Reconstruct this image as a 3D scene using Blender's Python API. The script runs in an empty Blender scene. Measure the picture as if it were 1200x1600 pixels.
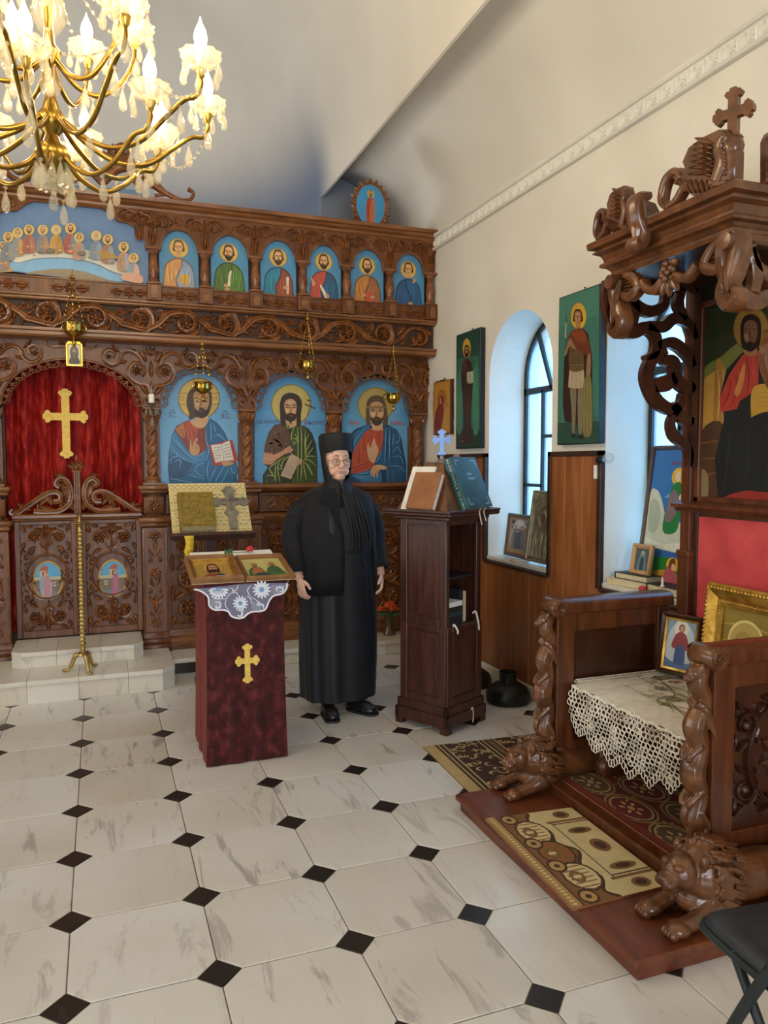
import bpy, bmesh, math, random
import numpy as np
from mathutils import Matrix, Vector
random.seed(7); RNG = np.random.RandomState(7)
S = bpy.context.scene
COL = S.collection
PI = math.pi
# ---------------------------------------------------------------- camera
CAM_H = 1.52; F_PX = 1191.66; YAW = 0.3565284; PITCH = 0.06465527; ROLL = -0.00088
def _rot():
    cy, sy, cp, sp = math.cos(YAW), math.sin(YAW), math.cos(PITCH), math.sin(PITCH)
    fwd = np.array([sy*cp, cy*cp, -sp]); right = np.array([cy, -sy, 0.]); up = np.cross(right, fwd)
    cr, sr = math.cos(ROLL), math.sin(ROLL)
    return np.array([cr*right+sr*up, -sr*right+cr*up, fwd])
CR = _rot()
cam = bpy.data.cameras.new('camera'); cam_o = bpy.data.objects.new('camera', cam); COL.objects.link(cam_o)
cam.sensor_fit = 'VERTICAL'; cam.sensor_height = 36.0; cam.lens = F_PX/1600*36.0; cam.clip_start = 0.02
m = Matrix.Identity(4)
for i in range(3):
    m[i][0] = CR[0][i]; m[i][1] = CR[1][i]; m[i][2] = -CR[2][i]
m[2][3] = CAM_H
cam_o.matrix_world = m; S.camera = cam_o
# ---------------------------------------------------------------- light and exposure
S.view_settings.view_transform = 'Standard'; S.view_settings.look = 'None'
S.view_settings.gamma = 1.0; S.view_settings.use_curve_mapping = False
S.view_settings.exposure = 0.08
w = bpy.data.worlds.new('sky'); S.world = w; w.use_nodes = True
bgn = w.node_tree.nodes['Background']; bgn.inputs[0].default_value = (0.44, 0.73, 1.0, 1); bgn.inputs[1].default_value = 2.6
def area(name, loc, target, sx, sy, power, col):
    L = bpy.data.lights.new(name, 'AREA'); L.shape = 'RECTANGLE'; L.size = sx; L.size_y = sy
    L.energy = power; L.color = col
    o = bpy.data.objects.new(name, L); COL.objects.link(o); o.location = loc
    d = Vector(target)-Vector(loc); o.rotation_euler = d.to_track_quat('-Z', 'Y').to_euler()
    return o
XC_ = -0.16
# daylight through the two windows in the right wall, the two in the left wall and the open west door
for k, yc in enumerate((4.40, 3.08)):
    area('daylight_right_window', (3.02, yc, 1.62), (2.0, yc, 1.45), 0.72, 1.4, 24, (0.14, 0.48, 1.0))
for yc in (4.4, 3.08, 0.6, -0.8):
    area('daylight_left_window', (-3.28, yc, 1.65), (0, yc, 1.3), 0.78, 1.5, 48, (1.0, 0.98, 0.95))
area('added_apse_light', (XC_, 8.62, 2.4), (XC_, 5.6, 5.2), 1.0, 1.4, 70, (0.95, 0.97, 1.0))  # added lamp, unseen behind the icon screen, to brighten the apse
area('daylight_west_door', (-0.2, -3.3, 1.5), (0.0, 0, 1.5), 1.9, 2.7, 135, (1.0, 0.98, 0.95))

# ---------------------------------------------------------------- pixel <-> plane
def ray(x, y):
    return CR.T @ np.array([(x-600)/F_PX, (800-y)/F_PX, 1.0])
def onplane(ax, val, x, y):
    d = ray(x, y); c = np.array([0, 0, CAM_H]); t = (val-c[ax])/d[ax]
    return c+t*d
# ---------------------------------------------------------------- colour
def lin(c):
    if isinstance(c, str):
        c = c.lstrip('#'); c = [int(c[i:i+2], 16)/255 for i in (0, 2, 4)]
    return tuple((v/12.92 if v <= 0.04045 else ((v+0.055)/1.055)**2.4) for v in c[:3])
def lin4(c): return (*lin(c), 1.0)
# ---------------------------------------------------------------- materials
MATS = {}
def nm(name):
    M = bpy.data.materials.new(name); M.use_nodes = True; MATS[name] = M
    nt = M.node_tree; b = nt.nodes['Principled BSDF']
    return M, nt, b
def N(nt, t, **kw):
    n = nt.nodes.new(t)
    for k, v in kw.items():
        if k.startswith('i_'): n.inputs[k[2:].replace('_', ' ')].default_value = v
        else: setattr(n, k, v)
    return n
def ramp(nt, fac, stops):
    r = nt.nodes.new('ShaderNodeValToRGB'); nt.links.new(fac, r.inputs[0])
    e = r.color_ramp.elements
    while len(e) > 1: e.remove(e[-1])
    e[0].position = stops[0][0]; e[0].color = lin4(stops[0][1])
    for p, c in stops[1:]:
        n = e.new(p); n.color = lin4(c)
    return r
def mapping(nt, scale=(1, 1, 1), rnd=False, coord='Object'):
    tc = nt.nodes.new('ShaderNodeTexCoord'); mp = nt.nodes.new('ShaderNodeMapping')
    mp.inputs['Scale'].default_value = scale
    nt.links.new(tc.outputs[coord], mp.inputs[0])
    if rnd:
        oi = nt.nodes.new('ShaderNodeObjectInfo'); ml = nt.nodes.new('ShaderNodeMath'); ml.operation = 'MULTIPLY'; ml.inputs[1].default_value = 57.0
        nt.links.new(oi.outputs['Random'], ml.inputs[0])
        cx = nt.nodes.new('ShaderNodeCombineXYZ')
        for i in range(3): nt.links.new(ml.outputs[0], cx.inputs[i])
        nt.links.new(cx.outputs[0], mp.inputs['Location'])
    return mp.outputs[0]
def bump(nt, b, fac, strength, dist=0.01):
    bn = nt.nodes.new('ShaderNodeBump'); bn.inputs['Strength'].default_value = strength; bn.inputs['Distance'].default_value = dist
    nt.links.new(fac, bn.inputs['Height']); nt.links.new(bn.outputs[0], b.inputs['Normal'])
def noise_mat(name, stops, scale=4, detail=6, rough=0.5, metal=0.0, bmp=0.0, sc=(1, 1, 1), rnd=False, spec=0.5, sheen=0, bscale=None, coat=0, dist=0.0):
    M, nt, b = nm(name)
    n = N(nt, 'ShaderNodeTexNoise'); n.inputs['Scale'].default_value = scale; n.inputs['Detail'].default_value = detail
    n.inputs['Distortion'].default_value = dist
    v = mapping(nt, sc, rnd); nt.links.new(v, n.inputs['Vector'])
    r = ramp(nt, n.outputs['Fac'], stops); nt.links.new(r.outputs[0], b.inputs['Base Color'])
    b.inputs['Roughness'].default_value = rough; b.inputs['Metallic'].default_value = metal
    b.inputs['Specular IOR Level'].default_value = spec
    if sheen: b.inputs['Sheen Weight'].default_value = sheen
    if coat: b.inputs['Coat Weight'].default_value = coat; b.inputs['Coat Roughness'].default_value = 0.15
    if bmp:
        n2 = N(nt, 'ShaderNodeTexNoise'); n2.inputs['Scale'].default_value = bscale or scale*4; n2.inputs['Detail'].default_value = 4
        nt.links.new(v, n2.inputs['Vector']); bump(nt, b, n2.outputs['Fac'], bmp)
    return M
def plain(name, c, rough=0.5, metal=0.0, spec=0.5):
    return noise_mat(name, [(0.3, tuple(max(0, v*0.93) for v in hexf(c))), (0.7, tuple(min(1, v*1.05) for v in hexf(c)))], 9, 3, rough, metal, 0.0, spec=spec)
def hexf(c):
    if not isinstance(c, str): return tuple(c)
    c = c.lstrip('#'); return tuple(int(c[i:i+2], 16)/255 for i in (0, 2, 4))
def emit(name, c, s):
    M, nt, b = nm(name); b.inputs['Base Color'].default_value = lin4(c)
    b.inputs['Emission Color'].default_value = lin4(c); b.inputs['Emission Strength'].default_value = s
    return M
# carved walnut of the icon screen, darker throne wood, wainscot, lectern
def wood(name, dark, mid, light, rough=0.42, sc=(9, 9, 1.2), bmp=0.12, coat=0.0):
    return noise_mat(name, [(0.28, dark), (0.5, mid), (0.72, light)], 3.0, 8, rough, 0, bmp, sc, True, 0.5, 0, 14, coat, 0.6)
wood('walnut', '#4a2811', '#673a1a', '#7e4b24', 0.38)
wood('walnut_carved', '#59341a', '#7a4822', '#945d33', 0.27, (5, 5, 5), 0.06)
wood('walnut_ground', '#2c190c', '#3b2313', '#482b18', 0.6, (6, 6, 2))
wood('walnut_rail', '#5a371d', '#7c4e2b', '#95653d', 0.28, (1.2, 9, 9))
wood('throne_wood', '#41200f', '#5a2f19', '#6d3d22', 0.30, (9, 9, 1.2), 0.06, 0.25)
wood('throne_carved', '#482a14', '#613a20', '#7a4d2c', 0.28, (5, 5, 5), 0.05, 0.3)
wood('throne_dark', '#2e160c', '#3d1e11', '#4b2817', 0.32, (6, 6, 2), 0.05, 0.2)
wood('platform_wood', '#522615', '#68341d', '#784127', 0.38, (7, 1.2, 7), 0.05, 0.15)
wood('lectern_wood', '#311810', '#43231a', '#543024', 0.40, (8, 8, 1.0), 0.12)
wood('lectern_top_wood', '#5a3a26', '#714c33', '#85603f', 0.35, (6, 6, 2), 0.08)
wood('wainscot_wood', '#7a4420', '#94572c', '#a4683a', 0.42, (5, 5, 0.7), 0.05)
wood('dark_trim', '#2c1a12', '#3a241a', '#46301f', 0.4, (3, 3, 3), 0.05)
wood('frame_wood', '#6a4524', '#835a33', '#976c40', 0.4, (4, 4, 4), 0.05)
wood('pale_wood', '#a3794a', '#b98d5a', '#c79d6c', 0.5, (5, 5, 1), 0.05)
noise_mat('plaster', [(0.35, '#ddd5c6'), (0.65, '#e6dfd2')], 1.6, 4, 0.85, 0, 0.10, bscale=30)
noise_mat('plaster_trim', [(0.35, '#ddd8cc'), (0.65, '#e6e1d6')], 3, 4, 0.7, 0, 0.0)
noise_mat('grout', [(0.3, '#4d443b'), (0.7, '#6d6256')], 20, 3, 0.9)
noise_mat('brass', [(0.3, '#b08a35'), (0.7, '#d7b255')], 14, 3, 0.24, 1.0)
noise_mat('brass_arm', [(0.3, '#7d6126'), (0.7, '#a5833a')], 14, 3, 0.3, 1.0)
noise_mat('brass_old', [(0.3, '#a88f52'), (0.7, '#cdb274')], 25, 4, 0.32, 0.9)
noise_mat('gold_frame', [(0.3, '#a57c2e'), (0.6, '#cda24a'), (0.8, '#e2c06e')], 22, 4, 0.33, 0.85, 0.1)
noise_mat('gold_leaf', [(0.3, '#c79a3a'), (0.7, '#dfba5c')], 18, 4, 0.4, 0.35, 0.1)
noise_mat('gold_cloth', [(0.3, '#d9b148'), (0.7, '#ecca66')], 40, 3, 0.6, 0.05)
noise_mat('silver_relief', [(0.3, '#7d7662'), (0.7, '#b3aa8c')], 20, 4, 0.34, 0.6, 0.1)
noise_mat('pewter', [(0.3, '#77736a'), (0.7, '#9a968a')], 20, 4, 0.4, 0.75, 0.1)
noise_mat('bronze_cover', [(0.3, '#7d6a2e'), (0.7, '#a08a45')], 30, 4, 0.42, 0.6, 0.25)
noise_mat('blue_metal', [(0.3, '#3f62a0'), (0.7, '#6788bd')], 8, 3, 0.35, 0.2)
noise_mat('black_steel', [(0.3, '#1c2326'), (0.7, '#2c3538')], 8, 3, 0.45, 0.3)
noise_mat('black_pot', [(0.3, '#1d1f1e'), (0.7, '#2c2e2b')], 6, 3, 0.38, 0.2, 0.05)
noise_mat('black_cloth', [(0.3, '#100f13'), (0.7, '#18171c')], 14, 5, 0.72, 0, 0.10, spec=0.25, sheen=0.04, bscale=160)
noise_mat('black_robe', [(0.3, '#0d0f14'), (0.7, '#151821')], 14, 5, 0.55, 0, 0.08, spec=0.4, sheen=0.03, bscale=160)
noise_mat('black_veil', [(0.3, '#0d0e10'), (0.7, '#15171a')], 14, 5, 0.65, 0, 0.05, spec=0.35, bscale=160)
noise_mat('black_leather', [(0.3, '#131315'), (0.7, '#1e1e20')], 14, 4, 0.3, 0, 0.05)
noise_mat('vinyl_seat', [(0.3, '#22252a'), (0.7, '#2f333a')], 20, 4, 0.42, 0, 0.06, bscale=200)
noise_mat('skin', [(0.3, '#d8a890'), (0.7, '#e6bda6')], 9, 4, 0.5, 0, 0.03, bscale=120)
noise_mat('lip', [(0.3, '#b97f74'), (0.7, '#c48b80')], 9, 3, 0.5)
plain('eye_white', '#e3dcd6', 0.25); plain('iris', '#4f4a42', 0.2); plain('brow', '#8b7466', 0.8)
noise_mat('glasses_metal', [(0.3, '#5d4630'), (0.7, '#7a6044')], 9, 2, 0.3, 0.7)
noise_mat('paper', [(0.3, '#d9d5cb'), (0.7, '#e8e5dc')], 30, 3, 0.8)
noise_mat('paper_old', [(0.3, '#c9ba93'), (0.7, '#d9cba6')], 30, 3, 0.8)
noise_mat('white_cloth', [(0.3, '#e2ded6'), (0.7, '#f0ede6')], 20, 3, 0.85)
noise_mat('lace_white', [(0.3, '#d8cfbd'), (0.7, '#e9e1d0')], 30, 3, 0.9)
noise_mat('lace_cream', [(0.3, '#d9c79a'), (0.7, '#e6d8b0')], 30, 3, 0.9)
noise_mat('yellow_ribbon', [(0.3, '#d0ab1e'), (0.7, '#e6c636')], 12, 3, 0.55)
noise_mat('green_leather', [(0.3, '#16393a'), (0.7, '#215154')], 14, 5, 0.35, 0, 0.1, bscale=150)
noise_mat('brown_leather', [(0.3, '#84522f'), (0.7, '#986440')], 14, 5, 0.45, 0, 0.1, bscale=150)
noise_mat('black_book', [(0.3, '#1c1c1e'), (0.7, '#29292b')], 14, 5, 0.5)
noise_mat('silver_print', [(0.3, '#b7c3c4'), (0.7, '#d0dada')], 14, 2, 0.4, 0.3)
noise_mat('orange_petal', [(0.3, '#d2431a'), (0.6, '#ea5f22'), (0.8, '#f58a3c')], 20, 4, 0.6)
noise_mat('red_petal', [(0.3, '#b8262b'), (0.7, '#d8444a')], 20, 4, 0.6)
noise_mat('leaf_green', [(0.3, '#24502a'), (0.7, '#3b7040')], 20, 4, 0.6)
noise_mat('vase_glass', [(0.3, '#4c3a22'), (0.7, '#62502f')], 10, 3, 0.15)
noise_mat('candle_white', [(0.3, '#e8e2d2'), (0.7, '#f4efe2')], 10, 2, 0.5)
noise_mat('red_back_cloth', [(0.3, '#a8282f'), (0.5, '#bf373b'), (0.7, '#cb4644')], 7, 6, 0.75, 0, 0.08, sheen=0.2)
emit('bulb_glow', '#ffdf9e', 26.0)
def glassy(name, tint, k=0.5, rough=0.06):
    M, nt, b = nm(name); nt.nodes.remove(b)
    out = [n for n in nt.nodes if n.type == 'OUTPUT_MATERIAL'][0]
    tr = N(nt, 'ShaderNodeBsdfTransparent'); tr.inputs[0].default_value = (0.98, 0.98, 0.96, 1)
    gl = N(nt, 'ShaderNodeBsdfGlossy'); gl.inputs['Roughness'].default_value = rough; gl.inputs[0].default_value = lin4(tint)
    tl = N(nt, 'ShaderNodeBsdfTranslucent'); tl.inputs[0].default_value = lin4(tint)
    df = N(nt, 'ShaderNodeBsdfDiffuse'); df.inputs[0].default_value = lin4(tint)
    a = N(nt, 'ShaderNodeMixShader'); a.inputs[0].default_value = 0.5
    nt.links.new(tl.outputs[0], a.inputs[1]); nt.links.new(df.outputs[0], a.inputs[2])
    fr = N(nt, 'ShaderNodeFresnel'); fr.inputs[0].default_value = 1.8
    b2 = N(nt, 'ShaderNodeMixShader'); nt.links.new(fr.outputs[0], b2.inputs[0]); nt.links.new(a.outputs[0], b2.inputs[1]); nt.links.new(gl.outputs[0], b2.inputs[2])
    c = N(nt, 'ShaderNodeMixShader'); c.inputs[0].default_value = k
    nt.links.new(tr.outputs[0], c.inputs[1]); nt.links.new(b2.outputs[0], c.inputs[2]); nt.links.new(c.outputs[0], out.inputs[0])
    return M
glassy('crystal', '#e8dfc6', 0.34, 0.03); glassy('cup_glass', '#e6d9bb', 0.26, 0.08); glassy('window_glass', '#e8f2fb', 0.45, 0.4)
glassy('bulb_glass', '#eef2f4', 0.25, 0.05); glassy('lens', '#eef4f6', 0.10, 0.03); glassy('dark_crystal', '#b8b4a8', 0.6)
# marble floor stone: one material, each tile drawing its own veins
def marble(name, base, vein, tone, rough=0.22, vs=2.2, amt=0.5):
    M, nt, b = nm(name)
    v = mapping(nt, (1, 1, 1), True)
    n = N(nt, 'ShaderNodeTexNoise'); n.inputs['Scale'].default_value = 1.1; n.inputs['Detail'].default_value = 5; nt.links.new(v, n.inputs['Vector'])
    r = ramp(nt, n.outputs['Fac'], [(0.30, tone), (0.62, base)])
    mp = N(nt, 'ShaderNodeMapping'); mp.inputs['Scale'].default_value = (vs*2.6, vs*0.55, vs); mp.inputs['Rotation'].default_value = (0, 0, 0.25)
    nt.links.new(v, mp.inputs[0])
    n2 = N(nt, 'ShaderNodeTexNoise'); n2.inputs['Scale'].default_value = 2.4; n2.inputs['Detail'].default_value = 9; n2.inputs['Roughness'].default_value = 0.65; n2.inputs['Distortion'].default_value = 0.7
    nt.links.new(mp.outputs[0], n2.inputs['Vector'])
    r2 = ramp(nt, n2.outputs['Fac'], [(0.36, (1, 1, 1)), (0.44, (0, 0, 0)), (0.58, (0, 0, 0)), (0.80, (0.5, 0.5, 0.5))])
    oi = N(nt, 'ShaderNodeObjectInfo')
    ml = N(nt, 'ShaderNodeMath'); ml.operation = 'MULTIPLY'; nt.links.new(r2.outputs[0], ml.inputs[0])
    mr = N(nt, 'ShaderNodeMapRange'); mr.inputs[3].default_value = 0.08*amt*2; mr.inputs[4].default_value = amt*1.3; nt.links.new(oi.outputs['Random'], mr.inputs[0]); nt.links.new(mr.outputs[0], ml.inputs[1])
    mx = N(nt, 'ShaderNodeMix'); mx.data_type = 'RGBA'; nt.links.new(ml.outputs[0], mx.inputs[0]); nt.links.new(r.outputs[0], mx.inputs[6]); mx.inputs[7].default_value = lin4(vein)
    nt.links.new(mx.outputs[2], b.inputs['Base Color'])
    b.inputs['Roughness'].default_value = rough
    return M
marble('marble_floor', '#dad7d1', '#8a837c', '#c8c0b2', 0.24)
marble('marble_step', '#dcd7cc', '#98938c', '#cfc6b2', 0.3, 1.6, 0.35)
marble('slate', '#2b2521', '#4c453e', '#211c19', 0.3, 3.0, 0.35)
# crushed velvet
def velvet(name, d, m_, l, sc=(5, 5, 1.6)):
    M = noise_mat(name, [(0.32, d), (0.52, m_), (0.72, l)], 2.6, 9, 0.62, 0, 0.25, sc, False, 0.25, 0.5, 22, 0, 0.15)
    b = M.node_tree.nodes['Principled BSDF']; b.inputs['Sheen Roughness'].default_value = 0.4; b.inputs['Sheen Tint'].default_value = lin4('#d06a60')
velvet('velvet_stand', '#260709', '#430e10', '#6b2a28', (9, 9, 6))
velvet('velvet_curtain', '#6a080a', '#9a1412', '#cc4434', (12, 12, 3.0))
# painted pictures: the paint colours are stored on the mesh
def paint_mat(name, rough):
    M, nt, b = nm(name)
    at = N(nt, 'ShaderNodeVertexColor'); at.layer_name = 'Col'
    n = N(nt, 'ShaderNodeTexNoise'); n.inputs['Scale'].default_value = 22; n.inputs['Detail'].default_value = 6; nt.links.new(mapping(nt), n.inputs['Vector'])
    mr = N(nt, 'ShaderNodeMapRange'); mr.inputs[3].default_value = 0.82; mr.inputs[4].default_value = 1.16; nt.links.new(n.outputs['Fac'], mr.inputs[0])
    mx = N(nt, 'ShaderNodeMix'); mx.data_type = 'RGBA'; mx.blend_type = 'MULTIPLY'; mx.inputs[0].default_value = 1.0
    nt.links.new(at.outputs[0], mx.inputs[6]); nt.links.new(mr.outputs[0], mx.inputs[7])
    nt.links.new(mx.outputs[2], b.inputs['Base Color']); b.inputs['Roughness'].default_value = rough
    return M
paint_mat('paint', 0.42); paint_mat('paint_matt', 0.8); paint_mat('paint_varnish', 0.3)
# ---------------------------------------------------------------- mesh builder
def nrm(v):
    v = np.asarray(v, float); l = np.linalg.norm(v)
    return v/l if l > 1e-12 else v
class MB:
    def __init__(s): s.v = []; s.f = []; s.m = []; s.c = []; s.mats = []; s.cur = 0; s.col = None
    def mat(s, name):
        if name not in s.mats: s.mats.append(name)
        s.cur = s.mats.index(name); return s
    def add(s, V, Fc, M=None):
        V = np.asarray(V, float).reshape(-1, 3)
        if M is not None: V = V @ M[:3, :3].T + M[:3, 3]
        o = len(s.v); s.v.extend(V.tolist())
        for f in Fc: s.f.append([i+o for i in f]); s.m.append(s.cur); s.c.append(s.col)
        return s
    def box(s, x0, x1, y0, y1, z0, z1, b=0.0, M=None):
        if b <= 0:
            V = [(x, y, z) for x in (x0, x1) for y in (y0, y1) for z in (z0, z1)]
            return s.add(V, [(0, 1, 3, 2), (4, 6, 7, 5), (0, 4, 5, 1), (2, 3, 7, 6), (0, 2, 6, 4), (1, 5, 7, 3)], M)
        # chamfered box: 24 verts
        b = min(b, (x1-x0)/2.01, (y1-y0)/2.01, (z1-z0)/2.01)
        V = []; idx = {}
        for ix, x in enumerate((x0, x1)):
            for iy, y in enumerate((y0, y1)):
                for iz, z in enumerate((z0, z1)):
                    sx, sy, sz = (b if ix == 0 else -b), (b if iy == 0 else -b), (b if iz == 0 else -b)
                    for a, p in enumerate(((x, y+sy, z+sz), (x+sx, y, z+sz), (x+sx, y+sy, z))):
                        idx[ix, iy, iz, a] = len(V); V.append(p)
        I = lambda *k: idx[k]
        Fc = []
        for ix in (0, 1):
            q = [I(ix, 0, 0, 0), I(ix, 0, 1, 0), I(ix, 1, 1, 0), I(ix, 1, 0, 0)]; Fc.append(q if ix == 0 else q[::-1])
        for iy in (0, 1):
            q = [I(0, iy, 0, 1), I(1, iy, 0, 1), I(1, iy, 1, 1), I(0, iy, 1, 1)]; Fc.append(q if iy == 0 else q[::-1])
        for iz in (0, 1):
            q = [I(0, 0, iz, 2), I(0, 1, iz, 2), I(1, 1, iz, 2), I(1, 0, iz, 2)]; Fc.append(q if iz == 0 else q[::-1])
        for iy in (0, 1):
            for iz in (0, 1): Fc.append([I(0, iy, iz, 1), I(1, iy, iz, 1), I(1, iy, iz, 2), I(0, iy, iz, 2)])
        for ix in (0, 1):
            for iz in (0, 1): Fc.append([I(ix, 0, iz, 0), I(ix, 1, iz, 0), I(ix, 1, iz, 2), I(ix, 0, iz, 2)])
        for ix in (0, 1):
            for iy in (0, 1): Fc.append([I(ix, iy, 0, 0), I(ix, iy, 1, 0), I(ix, iy, 1, 1), I(ix, iy, 0, 1)])
        for k in [(a, b_, c) for a in (0, 1) for b_ in (0, 1) for c in (0, 1)]: Fc.append([I(*k, 0), I(*k, 1), I(*k, 2)])
        return s.add(V, Fc, M)
    def lathe(s, prof, n=20, M=None, fn=None, cap=True):
        V = []; Fc = []
        for j, (r, z) in enumerate(prof):
            for i in range(n):
                a = 2*PI*i/n; rr = r*(fn(a, z, j) if fn else 1.0)
                V.append((rr*math.cos(a), rr*math.sin(a), z))
        for j in range(len(prof)-1):
            for i in range(n):
                k = (i+1) % n; Fc.append((j*n+i, j*n+k, (j+1)*n+k, (j+1)*n+i))
        if cap:
            Fc.append(tuple(range(n))[::-1]); Fc.append(tuple(range((len(prof)-1)*n, len(prof)*n)))
        return s.add(V, Fc, M)
    def tube(s, pts, rad, n=8, M=None, cap=True, closed=False):
        pts = np.asarray(pts, float); K = len(pts)
        if np.isscalar(rad): rad = [rad]*K
        T = np.gradient(pts, axis=0)
        if closed: T = np.roll(pts, -1, 0)-np.roll(pts, 1, 0)
        t0 = nrm(T[0]); ref = np.array([0, 0, 1.]) if abs(t0[2]) < 0.9 else np.array([1., 0, 0])
        nv = nrm(np.cross(t0, ref)); V = []; Fc = []
        for k in range(K):
            t = nrm(T[k]); nv = nrm(nv-t*np.dot(nv, t)); bv = np.cross(t, nv)
            for i in range(n):
                a = 2*PI*i/n; V.append(pts[k]+rad[k]*(math.cos(a)*nv+math.sin(a)*bv))
        L = K if closed else K-1
        for k in range(L):
            k2 = (k+1) % K
            for i in range(n):
                j = (i+1) % n; Fc.append((k*n+i, k*n+j, k2*n+j, k2*n+i))
        if cap and not closed: Fc.append(tuple(range(n))[::-1]); Fc.append(tuple(range((K-1)*n, K*n)))
        return s.add(V, Fc, M)
    def sphere(s, c, r, n=12, k=8, M=None):
        if np.isscalar(r): r = (r, r, r)
        V = [(c[0], c[1], c[2]-r[2])]; Fc = []
        for j in range(1, k):
            p = -PI/2+PI*j/k
            for i in range(n):
                a = 2*PI*i/n; V.append((c[0]+r[0]*math.cos(p)*math.cos(a), c[1]+r[1]*math.cos(p)*math.sin(a), c[2]+r[2]*math.sin(p)))
        V.append((c[0], c[1], c[2]+r[2])); L = len(V)-1
        for i in range(n):
            q = (i+1) % n; Fc.append((0, 1+q, 1+i)); Fc.append((L, L-n+i, L-n+q))
        for j in range(k-2):
            for i in range(n):
                q = (i+1) % n; o = 1+j*n; Fc.append((o+i, o+q, o+n+q, o+n+i))
        return s.add(V, Fc, M)
    def prism(s, poly, h0, h1, Fr):
        # poly in the (u,v) plane of frame Fr=(o,U,V,W), extruded from h0 to h1 along W
        o, U, Vv, W = Fr; n = len(poly)
        A = [o+U*p[0]+Vv*p[1]+W*h0 for p in poly]; B = [o+U*p[0]+Vv*p[1]+W*h1 for p in poly]
        Fc = [tuple(range(n))[::-1], tuple(range(n, 2*n))]+[(i, (i+1) % n, n+(i+1) % n, n+i) for i in range(n)]
        return s.add(A+B, Fc)
    def sweep(s, prof, path, closed=False):
        """moulding: profile [(a,b)] swept along path points with per-point side vectors [(p, A, B)]"""
        n = len(prof); V = []
        for p, A, B in path:
            for a, b in prof: V.append(np.asarray(p)+np.asarray(A)*a+np.asarray(B)*b)
        Fc = []
        K = len(path); L = K if closed else K-1
        for k in range(L):
            k2 = (k+1) % K
            for i in range(n):
                j = (i+1) % n; Fc.append((k*n+i, k*n+j, k2*n+j, k2*n+i))
        if not closed: Fc.append(tuple(range(n))[::-1]); Fc.append(tuple(range((K-1)*n, K*n)))
        return s.add(V, Fc)
    def mesh(s, name, smooth=40):
        me = bpy.data.meshes.new(name); me.from_pydata(s.v, [], s.f); 
        for k in (s.mats or ['plaster']): me.materials.append(MATS[k])
        me.polygons.foreach_set('material_index', s.m)
        if any(c is not None for c in s.c):
            ca = me.color_attributes.new('Col', 'FLOAT_COLOR', 'CORNER')
            arr = np.ones((len(me.loops), 4), np.float32)
            cols = np.array([c if c is not None else (0.5, 0.5, 0.5) for c in s.c], np.float32)
            cnt = np.array([len(f) for f in s.f]); arr[:, :3] = np.repeat(cols, cnt, 0)
            ca.data.foreach_set('color', arr.ravel())
        bm = bmesh.new(); bm.from_mesh(me)
        if not any(c is not None for c in s.c): bmesh.ops.recalc_face_normals(bm, faces=bm.faces)
        bm.to_mesh(me); bm.free()
        if smooth:
            me.polygons.foreach_set('use_smooth', [True]*len(me.polygons)); me.set_sharp_from_angle(angle=math.radians(smooth))
        me.update(); return me
    def build(s, name, parent=None, smooth=40, **kw):
        return mkobj(name, s.mesh(name, smooth), parent, **kw)
def mkobj(name, me, parent=None, loc=None, label=None, cat=None, group=None, kind=None, M=None):
    o = bpy.data.objects.new(name, me); COL.objects.link(o)
    if M is not None: o.matrix_basis = Matrix(np.asarray(M).tolist())
    elif loc is not None: o.location = loc
    if parent is not None: setpar(o, parent)
    tag(o, label, cat, group, kind)
    return o
def setpar(o, p):
    o.parent = p; o.matrix_parent_inverse = p.matrix_basis.inverted()
def tag(o, label=None, cat=None, group=None, kind=None):
    if label: o['label'] = label
    if cat: o['category'] = cat
    if group: o['group'] = group
    if kind: o['kind'] = kind
    return o
def thing(name, loc, label, cat, group=None):
    o = bpy.data.objects.new(name, None); COL.objects.link(o); o.location = loc; o.empty_display_size = 0.05
    return tag(o, label, cat, group)
def T(x=0, y=0, z=0): M = np.eye(4); M[:3, 3] = (x, y, z); return M
def R(ax, a):
    c, s_ = math.cos(a), math.sin(a); M = np.eye(4)
    i, j = {'x': (1, 2), 'y': (2, 0), 'z': (0, 1)}[ax]
    M[i, i] = c; M[j, j] = c; M[i, j] = -s_; M[j, i] = s_; return M
def SC(x, y=None, z=None):
    M = np.eye(4); M[0, 0] = x; M[1, 1] = x if y is None else y; M[2, 2] = x if z is None else z; return M
def frame(o, U, V, W): return (np.asarray(o, float), np.asarray(U, float), np.asarray(V, float), np.asarray(W, float))
def fmat(Fr):
    M = np.eye(4); M[:3, 0] = Fr[1]; M[:3, 1] = Fr[2]; M[:3, 2] = Fr[3]; M[:3, 3] = Fr[0]; return M
XZ = lambda x, y, z: frame((x, y, z), (1, 0, 0), (0, 0, 1), (0, -1, 0))     # on the icon screen: u=x, v=z, out=-y
YZ = lambda x, y, z: frame((x, y, z), (0, -1, 0), (0, 0, 1), (-1, 0, 0))    # on the right wall: u=-y, v=z, out=-x
def smooth(pts, n=6, closed=False):
    P = [np.asarray(p, float) for p in pts]; K = len(P); out = []
    rng = range(K) if closed else range(K-1)
    for i in rng:
        p0 = P[(i-1) % K] if (closed or i > 0) else P[0]*2-P[1]
        p1 = P[i]; p2 = P[(i+1) % K]
        p3 = P[(i+2) % K] if (closed or i < K-2) else P[-1]*2-P[-2]
        for k in range(n):
            t = k/n
            out.append(0.5*((2*p1)+(-p0+p2)*t+(2*p0-5*p1+4*p2-p3)*t*t+(-p0+3*p1-3*p2+p3)*t**3))
    if not closed: out.append(P[-1])
    return np.array(out)
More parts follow.
